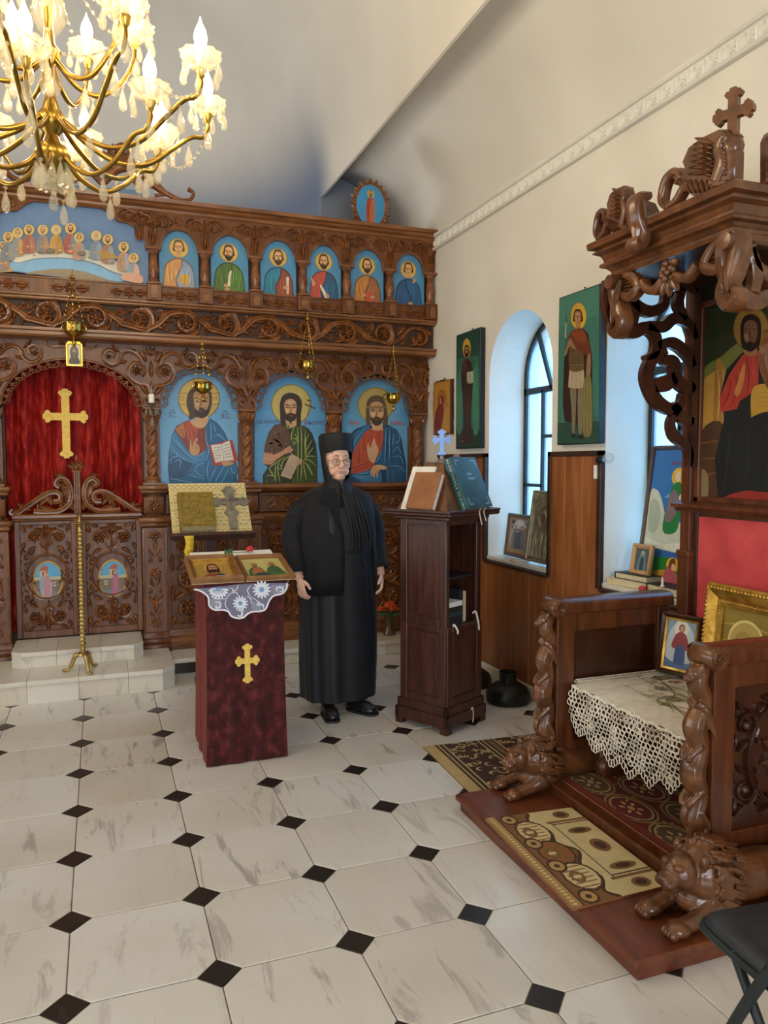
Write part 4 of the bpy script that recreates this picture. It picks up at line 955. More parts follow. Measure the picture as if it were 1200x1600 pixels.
# ---- holy doors
for s_, xa, xb in ((-1, -0.578, -0.166), (1, -0.142, 0.282)):
    d = MB().mat('walnut'); xc = (xa+xb)/2; z0, z1 = 0.262, 1.105
    for q in ((xa, xa+.038, z0, z1), (xb-.038, xb, z0, z1), (xa+.038, xb-.038, z0, z0+.05), (xa+.038, xb-.038, z1-.03, z1)): d.box(q[0], q[1], 5.955, 6.0, q[2], q[3], 0.004)
    d.mat('walnut').box(xa+.038, xb-.038, 5.975, 6.0, z0+.05, z1-.03)
    d.mat('walnut_rail').sweep([(0, 1.105), (0.055, 1.108), (0.06, 1.12), (0.075, 1.128), (0.075, 1.146), (0.05, 1.156), (0, 1.156)], [((x, 6.0, 0), (0, -1, 0), (0, 0, 1)) for x in (xa-0.004, xb+0.004)])
    door = d.build('holy_door', ic, 0)
    cv = panel_carving(xb-xa-0.10, 0.72, oval=0.17).mesh('door_carving', 45); mkobj('door_carving', cv, door, (xc, 5.975, 0.70))
    # scrolled cresting, highest at the middle
    cr = MB().mat('walnut_carved'); F0 = XZ(-0.154+s_*0.012, 5.985, 1.156); q = s_
    for hgt, off in ((0.026, 0.0), ):
        ribbon(cr, F0, smooth([(q*0.41, 0.03), (q*0.425, 0.012), (q*0.39, 0.008), (q*0.33, 0.05), (q*0.26, 0.10), (q*0.19, 0.145), (q*0.135, 0.155), (q*0.10, 0.13), (q*0.11, 0.09), (q*0.15, 0.085)], 6), 0.046, 0.04)
        ribbon(cr, F0, smooth([(q*0.28, 0.02), (q*0.20, 0.012), (q*0.11, 0.02), (q*0.045, 0.07), (q*0.03, 0.15), (q*0.055, 0.23), (q*0.10, 0.25), (q*0.13, 0.215), (q*0.105, 0.19)], 6), 0.044, 0.04)
        scroll(cr, F0, (q*0.225, 0.045), 0.034, 2.4, -q*1.2, 0.018, 0.026); scroll(cr, F0, (q*0.39, 0.035), 0.026, 0.5, q*1.2, 0.016, 0.026); scroll(cr, F0, (q*0.075, 0.205), 0.032, -1.0, q*1.2, 0.02, 0.026)
        rosette(cr, F0, (q*0.095, 0.085), 0.045, 0.03, 6)
        for p, a, l, w_, c in (((0.16, 0.06), 1.2, 0.10, 0.04, -0.8), ((0.05, 0.10), 1.4, 0.10, 0.045, -0.5), ((0.24, 0.06), 2.2, 0.09, 0.035, 0.6), ((0.06, 0.24), 0.9, 0.07, 0.03, -1.2), ((0.30, 0.03), 0.3, 0.08, 0.03, 0.5), ((0.14, 0.02), 0.1, 0.09, 0.035, 0.6), ((0.02, 0.02), 1.3, 0.09, 0.04, -0.6)):
            leaf(cr, F0, (q*p[0], p[1]), a if q > 0 else PI-a, l*1.3, w_*1.7, 0.036, c*q)
    cr.build('door_cresting', door, 50)
    # oval annunciation picture
    oc = (-0.366, 0.672) if s_ < 0 else (0.076, 0.662); rx, ry = 0.097, 0.138
    rim = MB().mat('gold_leaf'); tt = np.linspace(0, 2*PI, 36, endpoint=False)
    rim.tube([(oc[0]+rx*math.cos(t), 5.968, oc[1]+ry*math.sin(t)) for t in tt], 0.0065, 6, closed=True)
    rim.mat('walnut').prism([(oc[0]+(rx+.012)*math.cos(t), oc[1]+(ry+.012)*math.sin(t)) for t in tt], 0, 0.012, XZ(0, 5.978, 0)); rim.build('oval_frame', door, 40)
    P = Paint(local(frame((oc[0], 5.9655, oc[1]), (1, 0, 0), (0, 0, 1), (0, -1, 0)), 2*rx, 2*ry), (0, -1, 0))
    def oval_rect(y0, y1, col):
        k = 24; ya, yb = (y0-50)/50, (y1-50)/50; ys = np.linspace(max(-0.999, ya), min(0.999, yb), k)
        pts = [(50+50*math.sqrt(1-v*v), 50+50*v) for v in ys]+[(50-50*math.sqrt(1-v*v), 50+50*v) for v in ys[::-1]]; P.poly(pts, col, False)
    oval_rect(0, 44, '#4fa0cc'); oval_rect(40, 52, '#b9b08c'); oval_rect(48, 82, '#75604c'); oval_rect(78, 100, '#77797c')
    hx = 30 if s_ < 0 else 46
    P.rect(hx-8, 22, hx+16, 46, '#cfa983'); P.poly([(hx-11, 23), (hx+4, 9), (hx+22, 14), (hx+19, 25)], '#a8553c', False); P.rect(hx+1, 27, hx+6, 40, '#38261a')
    bx = 71 if s_ < 0 else 24
    P.rect(bx-5, 54, bx+5, 65, '#d9cdb2'); P.rect(bx-2.5, 56, bx+2.5, 63, '#251b15')
    fx_ = 46 if s_ < 0 else 58
    if s_ < 0: P.poly([(24, 82), (20, 60), (26, 38), (34, 36), (34, 70), (34, 88)], '#8ba5b5'); P.poly([(28, 88), (40, 56), (60, 52), (62, 70), (58, 90), (34, 92)], '#cba9a6')
    P.poly([(fx_-12, 90), (fx_-11, 56), (fx_-6, 38), (fx_+5, 36), (fx_+12, 52), (fx_+11, 88)], '#a8607c' if s_ > 0 else '#b98894'); P.lines([[(fx_-5, 46), (fx_-6, 84)], [(fx_+2, 44), (fx_+2, 86)], [(fx_+7, 50), (fx_+7, 84)]], 1.6, '#7d4460'); P.lines([[(fx_-1, 46), (fx_-3, 84)], [(fx_+4, 46), (fx_+5, 84)]], 1.3, '#d9a9b5')
    P.ell(fx_, 30, 5.4, 5.4, '#d9b15a'); P.ell(fx_, 30.5, 3.4, 4, '#b98a63'); P.poly([(fx_-3.5, 29), (fx_, 25.5), (fx_+3.5, 29)], '#4a2f20')
    P.done('oval_picture', door)
# meeting stile with crowned top
m_ = MB().mat('walnut'); m_.box(-0.178, -0.130, 5.945, 5.975, 0.262, 1.47, 0.004); m_.mat('walnut_rail')
for x in (-0.170, -0.154, -0.138): m_.tube([(x, 5.945, 0.27), (x, 5.945, 1.46)], 0.006, 6)
m_.mat('walnut_carved'); F0 = XZ(-0.154, 5.945, 1.468)
for d in (-0.9, -0.45, 0, 0.45, 0.9): leaf(m_, F0, (0, 0), PI/2-d, 0.075, 0.035, 0.026, -d*0.5)
dome(m_, F0, (0, 0.02), 0.022, 0.03); m_.box(-0.186, -0.122, 5.94, 5.985, 1.45, 1.47, 0.004); m_.lathe([(0.008, 0), (0.012, 0.02), (0.004, 0.05)], 10, T(-0.154, 5.95, 1.53)); m_.build('meeting_stile', ic, 45)
# ---- velvet curtain in the doorway, gold cross sewn on
m_ = MB().mat('velvet_curtain'); nx, nz = 120, 10; V = []; Fc = []
def fold_y(x): return 6.15+0.042*math.sin(x*31+0.7+0.5*math.sin(x*9))+0.020*math.sin(x*17+2.1)+0.004*math.sin(x*91)
for j in range(nz+1):
    z = 0.27+(2.34-0.27)*j/nz
    for i in range(nx+1):
        x = -0.70+1.12*i/nx; V.append((x, fold_y(x+0.012*math.sin(z*2.2))*1.0+0.004*math.sin(z*5+x*9), z))
for j in range(nz):
    for i in range(nx): a = j*(nx+1)+i; Fc.append((a, a+1, a+nx+2, a+nx+1))
m_.add(V, Fc)
cu = m_.build('curtain', None, 80, label='red velvet curtain hanging in the arch above the carved doors', cat='curtain')
c_ = onplane(1, 6.07, 102.5, 651)
m_ = MB().mat('gold_cloth'); m_.prism(cross_pts(0.205, 0.305, 0.155, 0.054, 0.05), 0, 0.004, XZ(c_[0], 6.076, c_[2]-0.0)); m_.build('gold_cross', cu, 0, label='gold cross sewn on the red curtain')
# ---- upper tier: balusters, arcade, apostle pictures, supper picture
UX = [0.392, 0.752, 1.118, 1.480, 1.830, 2.186, 2.532]; LUX = [2*XC-0.392, 2*XC-0.752, 2*XC-1.118]
bal = MB().mat('walnut_carved'); bal.lathe([(0.040, 0.0), (0.040, 0.012), (0.030, 0.02), (0.034, 0.03), (0.026, 0.04), (0.033, 0.075), (0.036, 0.10), (0.026, 0.16), (0.023, 0.19), (0.028, 0.196), (0.024, 0.204), (0.036, 0.222), (0.040, 0.235)], 18)
bal.mat('walnut_rail').box(-0.052, 0.052, -0.045, 0.045, 0.232, 0.250, 0.003); bal.box(-0.050, 0.050, -0.044, 0.044, -0.008, 0.004, 0.003); bal_me = bal.mesh('baluster', 40)
ped = MB().mat('walnut'); ped.box(-0.048, 0.048, -0.05, 0.04, 0, 0.112, 0.003); ped.mat('walnut_rail').prism([(-0.018, 0.012), (0.018, 0.012), (0.026, 0.056), (0.018, 0.10), (-0.018, 0.10), (-0.026, 0.056)], 0, 0.014, XZ(0, -0.05, 0)); ped_me = ped.mesh('baluster_pedestal', 30)
def small_spandrel():
    m_ = MB().mat('walnut_carved'); F0 = XZ(0, 0, 0); h = 0.021
    leaf(m_, F0, (0, 0.015), PI/2, 0.12, 0.026, h)
    for s_ in (-1, 1):
        leaf(m_, F0, (s_*0.012, 0.02), PI/2-s_*0.25, 0.11, 0.022, h, s_*0.3)
        ribbon(m_, F0, smooth([(s_*0.006, 0.13), (s_*0.02, 0.195), (s_*0.06, 0.215), (s_*0.095, 0.19), (s_*0.092, 0.155), (s_*0.062, 0.15), (s_*0.06, 0.178)], 5), 0.014, h)
        ribbon(m_, F0, smooth([(s_*0.05, 0.21), (s_*0.085, 0.225), (s_*0.125, 0.205), (s_*0.135, 0.175), (s_*0.115, 0.165)], 5), 0.011, h)
        leaf(m_, F0, (s_*0.02, 0.14), PI/2-s_*0.9, 0.06, 0.024, h, s_*0.7)
    for d in (-0.5, 0, 0.5): leaf(m_, F0, (0, 0.16), PI/2-d, 0.07, 0.02, h, -d)
    return m_.mesh('capital_carving', 45)
ssp = small_spandrel()
lros = MB().mat('walnut_carved'); rosette(lros, XZ(0, 0, 0), (0, 0), 0.033, 0.014, 8); ros_me = lros.mesh('rosette', 45)
pc = MB().mat('walnut_carved'); F0 = XZ(0, 0, 0); rosette(pc, F0, (0, 0), 0.040, 0.020, 7)
for s_ in (-1, 1):
    for v in (-1, 1): leaf(pc, F0, (s_*0.042, v*0.004), (v*0.35 if s_ > 0 else PI-v*0.35), 0.085, 0.030, 0.019, -s_*v*1.1)
    ribbon(pc, F0, smooth([(s_*0.04, 0.0), (s_*0.08, 0.026), (s_*0.11, 0.0), (s_*0.125, -0.02)], 4), 0.011, 0.011); ribbon(pc, F0, smooth([(s_*0.05, -0.012), (s_*0.085, -0.03), (s_*0.12, 0.022)], 4), 0.010, 0.011)
pc_me = pc.mesh('pedestal_carving', 45)
mb = MB().mat('walnut'); mb.box(XLE, XE, 5.748, 5.80, 2.664, 2.782); mb.build('pedestal_band', ic, 0)
mb = MB().mat('walnut_rail'); mb.box(XLE, XE, 5.738, 5.80, 2.772, 2.784, 0.003); mb.build('pedestal_ledge', ic, 0)
for x in UX+LUX:
    b = mkobj('baluster', bal_me, ic, (x, 5.735, 2.790)); mkobj('baluster_pedestal', ped_me, b, (x, 5.735, 2.666)); mkobj('capital_carving', ssp, ic, (x, 5.731, 3.042))
cells = list(zip(UX[:-1], UX[1:]))+[(LUX[1], LUX[0]), (LUX[2], LUX[1])]
for a, b in cells:
    xc = (a+b)/2; hw = (b-a)/2-0.052
    mb = MB().mat('walnut'); mb.prism(arch_poly(xc-hw, xc+hw, 3.03, 0.152, 3.29, a, b, 20), 0, 0.035, XZ(0, 5.77, 0)); ab = mb.build('arcade_board', ic, 40)
    e = MB().mat('walnut_rail'); ribbon(e, XZ(0, 5.737, 0), [(xc+(hw+.004)*math.cos(t), 3.03+(0.152+.004)*math.sin(t)) for t in np.linspace(PI, 0, 24)], 0.014, 0.011); e.build('arch_edge', ab, 40)
    mkobj('rosette', ros_me, ic, (xc, 5.736, 3.238)); mkobj('pedestal_carving', pc_me, ic, (xc, 5.748, 2.72))
for x in np.linspace(LUX[0]+0.17, UX[0]-0.17, 3): mkobj('pedestal_carving', pc_me, ic, (x, 5.748, 2.72))
mb = MB().mat('walnut'); mb.box(UX[-1], XE, 5.735, 5.77, 3.03, 3.29); mb.build('end_board', ic, 0)
# supper panel: lobed board with its picture
sp_half = [onplane(1, 5.735, 0+cx/5, 290+cy/5) for cx, cy in ((660, 128), (760, 155), (850, 210), (920, 275), (1010, 295), (1100, 370), (1140, 450))]
sp_half = [(p[0], p[2]) for p in sp_half]
half = [(XC, 3.275)]+[(sp_half[0][0], sp_half[0][1])]+list(map(tuple, smooth(sp_half[:4], 4)[1:]))+list(map(tuple, smooth(sp_half[3:], 4)[1:]))+[(UX[0]-0.052, 3.03)]
half = [(x, min(z, 3.279)) for x, z in half]
outl = [(2*XC-x, z) for x, z in half[::-1]]+half[1:]
mb = MB().mat('walnut'); mb.prism([(LUX[0], 3.03)]+outl+[(UX[0], 3.03), (UX[0], 3.29), (LUX[0], 3.29)], 0, 0.035, XZ(0, 5.77, 0)); sb = mb.build('supper_board', ic, 40)
e = MB().mat('walnut_rail'); ribbon(e, XZ(0, 5.737, 0), outl, 0.012, 0.012); e.build('arch_edge', sb, 40)
for x, z in ((0.215, 3.235), (2*XC-0.215, 3.235)): mkobj('rosette', ros_me, sb, (x, 5.736, z))
for x, z in ((0.30, 3.17), (2*XC-0.30, 3.17)): mkobj('capital_carving', ssp, sb, (x, 5.735, 3.06))
# ---------------- pictures of the upper tier
TR = lambda P_: P_
P = Paint(tracer(1, 5.768, 0, 290, 5), (0, -1, 0)); 
P.poly([(-160, -60), (1160, 40), (1160, 800), (-160, 640)], '#6587b4', False)
P.poly([(90, 660), (105, 590), (300, 560), (540, 565), (740, 610), (900, 690), (990, 700), (960, 745), (820, 735)], '#7db2d8')
P.poly([(200, 690), (330, 660), (480, 650), (640, 668), (760, 705), (850, 745), (640, 740), (400, 700)], '#8f8064')
P.poly([(-160, 700), (-120, 520), (-40, 560), (90, 640), (95, 670), (0, 680)], '#b79a72')
P.poly([(105, 590), (95, 560), (150, 515), (270, 490), (480, 480), (700, 510), (860, 570), (960, 630), (1010, 680), (970, 695), (880, 670), (740, 605), (540, 565), (300, 565), (150, 600)], '#d9d5c4')
P.line([(105, 600), (160, 602), (300, 570), (540, 570), (740, 612), (880, 676), (975, 698)], 5, '#6d6a60')
def diner(x, y, s, col, col2, hair, beard):
    halo(P, x, y, 42*s, '#d8bb6c', '#a8873f')
    P.poly([(x-46*s, y+175*s), (x-44*s, y+80*s), (x-18*s, y+42*s), (x+20*s, y+42*s), (x+44*s, y+80*s), (x+48*s, y+175*s)], col)
    P.poly([(x+6*s, y+175*s), (x+2*s, y+90*s), (x+16*s, y+46*s), (x+42*s, y+80*s), (x+46*s, y+172*s)], col2)
    lt = lambda c, k: tuple(min(1, v*k) for v in hexf(c))
    P.lines([[(x-26*s, y+70*s), (x-22*s, y+160*s)], [(x-8*s, y+60*s), (x-6*s, y+160*s)]], 4*s, lt(col, 0.65)); P.lines([[(x+22*s, y+70*s), (x+20*s, y+150*s)], [(x+34*s, y+90*s), (x+34*s, y+160*s)]], 4*s, lt(col2, 1.3))
    face(P, x, y, 22*s, '#c49a70', hair, beard)
    P.ell(x-10*s, y+130*s, 12*s, 7*s, '#c49a70', 10); P.ell(x+22*s, y+126*s, 12*s, 7*s, '#c49a70', 10)
for d in ((-130, 510, 1, '#a06a58', '#7a87a0', '#5a4230', '#5a4230'), (-70, 500, 1, '#77888f', '#a87a55', '#6a5038', '#6a5038'), (22, 480, 1, '#8b8a86', '#a5795a', '#5a3a28', '#5a3a28'), (65, 405, 1, '#77808a', '#8d8b86', '#6a4c34', '#6a4c34'), (140, 372, 1, '#8a9193', '#bb9550', '#7a6040', None), (228, 350, 1, '#a1604f', '#a8705a', '#5a3824', '#5a3824'), (335, 352, 1, '#84848a', '#a58468', '#8a7a66', '#8a7a66'), (440, 352, 1, '#c29a52', '#b08238', '#c9c3b2', '#c9c3b2'), (552, 342, 1.05, '#a8574a', '#76879b', '#4a2f20', '#4a2f20'), (618, 412, .95, '#b98d70', '#9b8f8a', '#5a3a26', None), (752, 400, 1, '#7d8ca0', '#8a98a8', '#b5b0a2', '#b5b0a2'), (842, 430, 1, '#a07050', '#8a96a0', '#5a3c28', '#5a3c28'), (965, 490, 1, '#b38a66', '#9a93a0', '#4f3624', '#4f3624'), (1042, 575, .95, '#8a9aa5', '#c9a08c', '#5a4028', None)): diner(*d)
P.poly([(780, 520), (860, 530), (920, 575), (840, 582), (785, 580)], '#a8843f'); P.poly([(960, 700), (1040, 690), (1110, 720), (1100, 770), (960, 745)], '#cf9c80')
for x, y, r, c in ((395, 520, 38, '#5a5348'), (640, 540, 34, '#5d564a'), (552, 525, 30, '#a86a48'), (320, 525, 18, '#6b6256'), (230, 510, 9, '#54504a'), (510, 497, 8, '#54504a'), (695, 570, 8, '#4c4a44'), (880, 612, 16, '#6b6256'), (270, 555, 14, '#8d7a5e'), (165, 535, 16, '#b08a60'), (470, 517, 14, '#a89678'), (930, 650, 12, '#8d7a5e')):
    P.ell(x, y, r, r*0.5, c, 16); P.ell(x, y-1, r*0.75, r*0.32, tuple(min(1, v*1.35) for v in hexf(c)), 16)
P.done('supper_picture', ic, label='painted supper scene with haloed figures behind a long white table')
ap = [dict(robe='#c99257', mantle='#8d9ab0', hair='#5a432f', beard=None, item='book', mside=1, turn=-0.15, seed=3),
      dict(robe='#4e6b2f', mantle='#557a34', hair='#3a281c', beard='#33231a', item='cross_hands', mside=1, turn=-0.25, seed=8),
      dict(robe='#2f7f98', mantle='#8f4a35', hair='#4a3423', beard='#46301f', item='scroll', mside=1, turn=0.15, seed=12),
      dict(robe='#b8503f', mantle='#2e5b7c', hair='#4a3526', beard='#402c1f', item='point', mside=1, turn=-0.25, seed=17),
      dict(robe='#b57a3c', mantle='#99603f', hair='#4a3021', beard='#3f281b', item='scroll2', mside=1, turn=0.2, seed=21),
      dict(robe='#2c5f8d', mantle='#2a5480', hair='#4a3323', beard=None, item='chin', mside=-1, turn=-0.2, seed=26),
      dict(robe='#7d4a35', mantle='#3a6a5a', hair='#4a3323', beard='#4a3323', item='book', mside=-1, turn=0.1, seed=31),
      dict(robe='#4a6a8d', mantle='#8d5a3a', hair='#4a3323', beard='#6a5a4a', item='scroll', mside=-1, turn=0.1, seed=36)]
APD = ['beardless youth in ochre and grey holding a yellow book', 'dark-bearded man in a green mantle', 'bearded man in teal and brick red with a white scroll', 'bearded man in red and blue pointing upward', 'bearded man in ochre and plum holding a red scroll', 'beardless man in blue with a hand at his cheek', 'bearded man with a book', 'bearded man with a scroll']
for (a, b), kw, dsc in zip(cells, ap, APD):
    xc = (a+b)/2
    P = Paint(local(frame((xc, 5.768, 2.982), (1, 0, 0), (0, 0, 1), (0, -1, 0)), 0.274, 0.274*1.49), (0, -1, 0))
    sc_ = P.map; P.map = (lambda f: (lambda x, y: f(x, y*100/149)))(sc_)
    half_saint(P, bg='#4f8cb4', cx=50 if dsc[0] != 'd' else 48, hd=45, **kw); P.done('apostle_picture', ic, label='half-length picture of a '+dsc)
# crest above the cornice: oval medallion and winged dragon
def medallion():
    m_ = MB().mat('walnut_carved'); c = (2.035, 3.525); rx, ry = 0.118, 0.158; tt = np.linspace(0, 2*PI, 40, endpoint=False)
    Fm = XZ(0, 5.775, 0)
    ring = [(c[0]+(rx+.03+.008*math.cos(20*t))*math.cos(t), c[1]+(ry+.03+.008*math.cos(20*t))*math.sin(t)) for t in np.linspace(0, 2*PI, 120, endpoint=False)]
    m_.prism(ring, 0, 0.02, Fm)
    for i in range(20):
        t = 2*PI*i/20; leaf(m_, XZ(0, 5.757, 0), (c[0]+(rx+.006)*math.cos(t), c[1]+(ry+.006)*math.sin(t)), math.atan2(math.sin(t)*1.1, math.cos(t)), 0.042, 0.03, 0.014)
    for s_ in (-1, 1): scroll(m_, XZ(0, 5.757, 0), (c[0]+s_*0.125, 3.400), 0.026, PI/2, -s_*1.2, 0.016, 0.016); leaf(m_, XZ(0, 5.757, 0), (c[0]+s_*0.04, 3.376), s_*0.25+(0 if s_ > 0 else PI), 0.10, 0.04, 0.014)
    m_.box(c[0]-0.13, c[0]+0.13, 5.755, 5.79, 3.374, 3.392, 0.003)
    mo = m_.build('crest_medallion', ic, 45)
    P = Paint(local(frame((c[0], 5.7535, c[1]), (1, 0, 0), (0, 0, 1), (0, -1, 0)), 2*rx, 2*ry), (0, -1, 0))
    P.ell(50, 50, 50, 50, '#3f8fc0', 36)
    P.poly([(38, 92), (34, 66), (36, 42), (44, 32), (56, 32), (64, 44), (62, 70), (60, 92)], '#a8402a'); P.poly([(48, 95), (47, 60), (54, 36), (63, 46), (61, 90)], '#c06a3a'); P.lines([[(42, 44), (40, 84)], [(50, 44), (49, 88)], [(57, 46), (57, 86)]], 2, '#742616')
    P.ell(50, 22, 12, 9.5, '#c9a24a'); face(P, 50, 22, 6.5, '#b98a60', '#5a3a26', '#5a3a26'); P.done('medallion_picture', mo)
medallion()
dr = MB().mat('walnut_carved'); Fd = XZ(0.0, 5.79, 3.374)
def dpt(px, py): q = onplane(1, 5.78, px, py); return (q[0], q[2]-3.374)
body = [dpt(x, y) for x, y in ((160, 288), (185, 262), (215, 262), (240, 288), (258, 302), (282, 313), (297, 312), (302, 302), (293, 296))]
def limb(pts, rad): p = smooth(pts, 5); rr = np.interp(np.linspace(0, 1, len(p)), np.linspace(0, 1, len(rad)), rad); dr.tube([(q[0], 5.775, 3.374+max(q[1], 0.004+0*q[1])) for q in p], rr, 10)
limb(body, [0.022, 0.04, 0.05, 0.038, 0.022, 0.016, 0.013, 0.012, 0.018])
limb([dpt(x, y) for x, y in ((222, 270), (212, 285), (222, 293), (212, 301))], [0.026, 0.02, 0.014, 0.013]); limb([dpt(x, y) for x, y in ((240, 282), (248, 292), (258, 303), (242, 306))], [0.024, 0.018, 0.012, 0.012])
limb([dpt(x, y) for x, y in ((160, 288), (140, 270), (120, 280), (100, 268), (84, 276))], [0.02, 0.022, 0.02, 0.022, 0.026]); limb([dpt(x, y) for x, y in ((180, 265), (170, 240), (190, 225), (205, 235))], [0.02, 0.012, 0.01, 0.006])
for k in range(5): leaf(dr, XZ(0, 5.765, 3.374), (dpt(195, 262)[0]-0.01*k, dpt(195, 262)[1]), 1.2+0.28*k, 0.16, 0.045, 0.02, 0.5)
limb([dpt(x, y) for x, y in ((84, 276), (70, 258), (52, 262), (40, 284), (20, 278), (0, 262), (-30, 270))], [0.024, 0.02, 0.018, 0.018, 0.02, 0.018, 0.016]); dr.build('crest_dragon', ic, 60)
# ---------------- three large pictures of the lower tier (traced shape by shape)
bl, bd, bh = '#2b6590', '#173e62', '#6aa9cf'
P = Paint(tracer(1, YI, 240, 570, 8), (0, -1, 0))
P.poly([(60, 60), (1085, 60), (1085, 1490), (60, 1490)], '#6ba7d2', False)
halo(P, 565, 425, 262, '#cfae58', '#7f6327')
P.lines([[(300, 355), (420, 355)], [(303, 495), (425, 495)], [(720, 355), (830, 355)], [(720, 495), (828, 495)], [(500, 170), (500, 240)], [(630, 170), (630, 240)]], 7, '#7a5c22', False, 0)
P.text('О', 357, 418, 62, '#7a5c22'); P.text('Н', 772, 418, 52, '#7a5c22')
P.poly([(200, 1492), (178, 1300), (190, 1100), (228, 880), (290, 760), (430, 688), (540, 750), (660, 735), (705, 668), (800, 730), (885, 840), (940, 970), (1000, 1100), (1045, 1270), (1055, 1340), (1030, 1400), (1060, 1492)], bd, False)
P.poly([(215, 1490), (192, 1300), (204, 1105), (240, 890), (300, 770), (430, 700), (540, 760), (660, 745), (705, 682), (795, 740), (872, 845), (925, 970), (985, 1100), (1030, 1270), (1035, 1330), (1012, 1400), (1040, 1490)], bl, False)
P.poly([(262, 826), (300, 762), (430, 688), (480, 712), (560, 792), (655, 760), (652, 900), (662, 1010), (642, 1085), (560, 1142), (470, 1112), (415, 1040), (330, 905)], '#7e3426', False)
P.poly([(275, 815), (310, 775), (372, 728), (395, 905), (352, 900)], '#b06a35'); P.poly([(385, 722), (470, 712), (556, 795), (530, 880), (492, 1010), (455, 960), (412, 860)], '#a44029')
P.lines([[(420, 730), (470, 850), (490, 960)], [(460, 730), (530, 820), (540, 900)], [(400, 760), (430, 880), (440, 1000)]], 8, '#c9693f'); P.lines([[(560, 830), (580, 900), (575, 960)], [(620, 800), (625, 900), (632, 1000)], [(350, 800), (380, 900), (430, 1010)]], 7, '#571f18')
P.poly([(205, 1110), (225, 940), (262, 845), (330, 960), (430, 1080), (520, 1140), (640, 1090), (640, 1200), (520, 1220), (400, 1180), (300, 1110)], '#3c7ba6')
P.poly([(185, 1290), (210, 1210), (300, 1175), (480, 1230), (400, 1360), (280, 1420), (205, 1380)], '#1e4c72')
P.poly([(650, 760), (705, 690), (800, 760), (880, 900), (905, 985), (700, 1000), (660, 940)], '#245c88')
P.lines([[(225, 900), (330, 1010), (430, 1130), (560, 1200)], [(212, 1000), (280, 1100), (400, 1190), (560, 1235)], [(190, 1200), (260, 1150), (300, 1140), (280, 1100)], [(200, 1230), (330, 1190), (330, 1300)], [(520, 1150), (600, 1110), (650, 1070)], [(650, 800), (655, 930), (690, 1080), (640, 1250), (630, 1480)], [(712, 700), (718, 860), (712, 960)], [(740, 720), (790, 860), (870, 930)], [(760, 900), (830, 870), (900, 960)], [(690, 1200), (670, 1330), (690, 1480)], [(790, 1275), (730, 1380), (700, 1480)], [(880, 1270), (800, 1400), (770, 1480)], [(940, 1290), (880, 1420), (830, 1480)], [(960, 1270), (990, 1350), (1030, 1340), (1020, 1270)], [(420, 1370), (540, 1400), (620, 1420)], [(450, 1330), (560, 1250), (640, 1230)], [(210, 1420), (360, 1450), (480, 1470)], [(500, 1290), (560, 1370), (620, 1390)]], 9, bh)
P.lines([[(230, 960), (340, 1080), (470, 1180)], [(205, 1150), (260, 1190), (230, 1220)], [(680, 760), (690, 900), (700, 990)], [(660, 1100), (640, 1300), (650, 1480)], [(740, 1290), (710, 1400)], [(840, 1280), (770, 1400)], [(300, 1430), (450, 1340), (540, 1240)], [(780, 800), (800, 950)], [(860, 860), (850, 960)]], 9, bd)
P.poly([(500, 600), (512, 680), (458, 712), (500, 760), (560, 790), (630, 780), (680, 705), (660, 630)], '#c59a6a')
P.poly([(450, 690), (440, 600), (412, 500), (420, 385), (470, 300), (560, 250), (660, 262), (718, 350), (730, 460), (705, 570), (660, 645), (520, 660)], '#442c1d')
P.poly([(500, 420), (510, 345), (600, 312), (676, 345), (694, 430), (684, 520), (648, 590), (575, 620), (520, 560)], '#b98c5e')
P.poly([(515, 545), (520, 600), (560, 655), (610, 668), (660, 640), (690, 560), (692, 500), (672, 548), (640, 572), (600, 556), (560, 580), (535, 560)], '#2b1b12')
P.poly([(515, 420), (560, 400), (585, 430), (560, 520), (525, 500)], '#d0a675'); P.poly([(610, 420), (672, 415), (665, 500), (620, 520)], '#c09364')
P.lines([[(510, 430), (540, 415), (580, 435)], [(612, 432), (645, 415), (685, 428)]], 14, '#2a1a10'); P.lines([[(520, 465), (545, 455), (575, 468)], [(620, 468), (648, 455), (678, 465)]], 17, '#23150d'); P.line([(592, 440), (588, 510), (572, 535), (608, 540)], 9, '#6d4629'); P.line([(560, 568), (600, 545), (645, 568)], 16, '#2b1b12'); P.line([(578, 590), (622, 590)], 10, '#8d4a38')
P.poly([(452, 1095), (458, 950), (470, 940), (478, 1010), (497, 965), (530, 915), (548, 912), (552, 935), (532, 985), (562, 1000), (574, 1060), (560, 1110), (512, 1135)], '#c08f60'); P.lines([[(480, 1040), (500, 985), (540, 925)], [(510, 1060), (535, 1000)], [(545, 1010), (540, 1060), (560, 1040)]], 6, '#7d5030')
P.poly([(690, 1008), (950, 940), (985, 945), (1055, 1190), (1000, 1230), (745, 1268)], '#a43c2d', False); P.poly([(715, 1005), (850, 990), (945, 945), (1003, 1195), (880, 1200), (772, 1225)], '#d9d2c4', False); P.line([(850, 990), (880, 1200)], 7, '#9a9286', False)
P.lines([[(745, 1040+k*34), (845, 1028+k*34)] for k in range(5)], 9, '#8d877c', False, 0.2); P.lines([[(872+k*4, 1015+k*36), (940+k*9, 990+k*38)] for k in range(5)], 9, '#77716a', False, 0.2)
P.poly([(855, 1215), (940, 1205), (1000, 1235), (905, 1265), (870, 1258)], '#c39463'); P.lines([[(890, 1215), (900, 1255)], [(920, 1212), (932, 1250)]], 5, '#7d5030', False)
P.text('ІС', 236, 625, 66, '#4a4a6a', 1.0); P.text('ХС', 893, 640, 66, '#4a4a6a', 1.0); P.lines([[(205, 575), (262, 572)], [(862, 590), (925, 578)]], 7, '#4a4a6a', False, 0)
P.done('icon_picture', ic, label='large arched icon, bearded man in red and blue holding an open book')
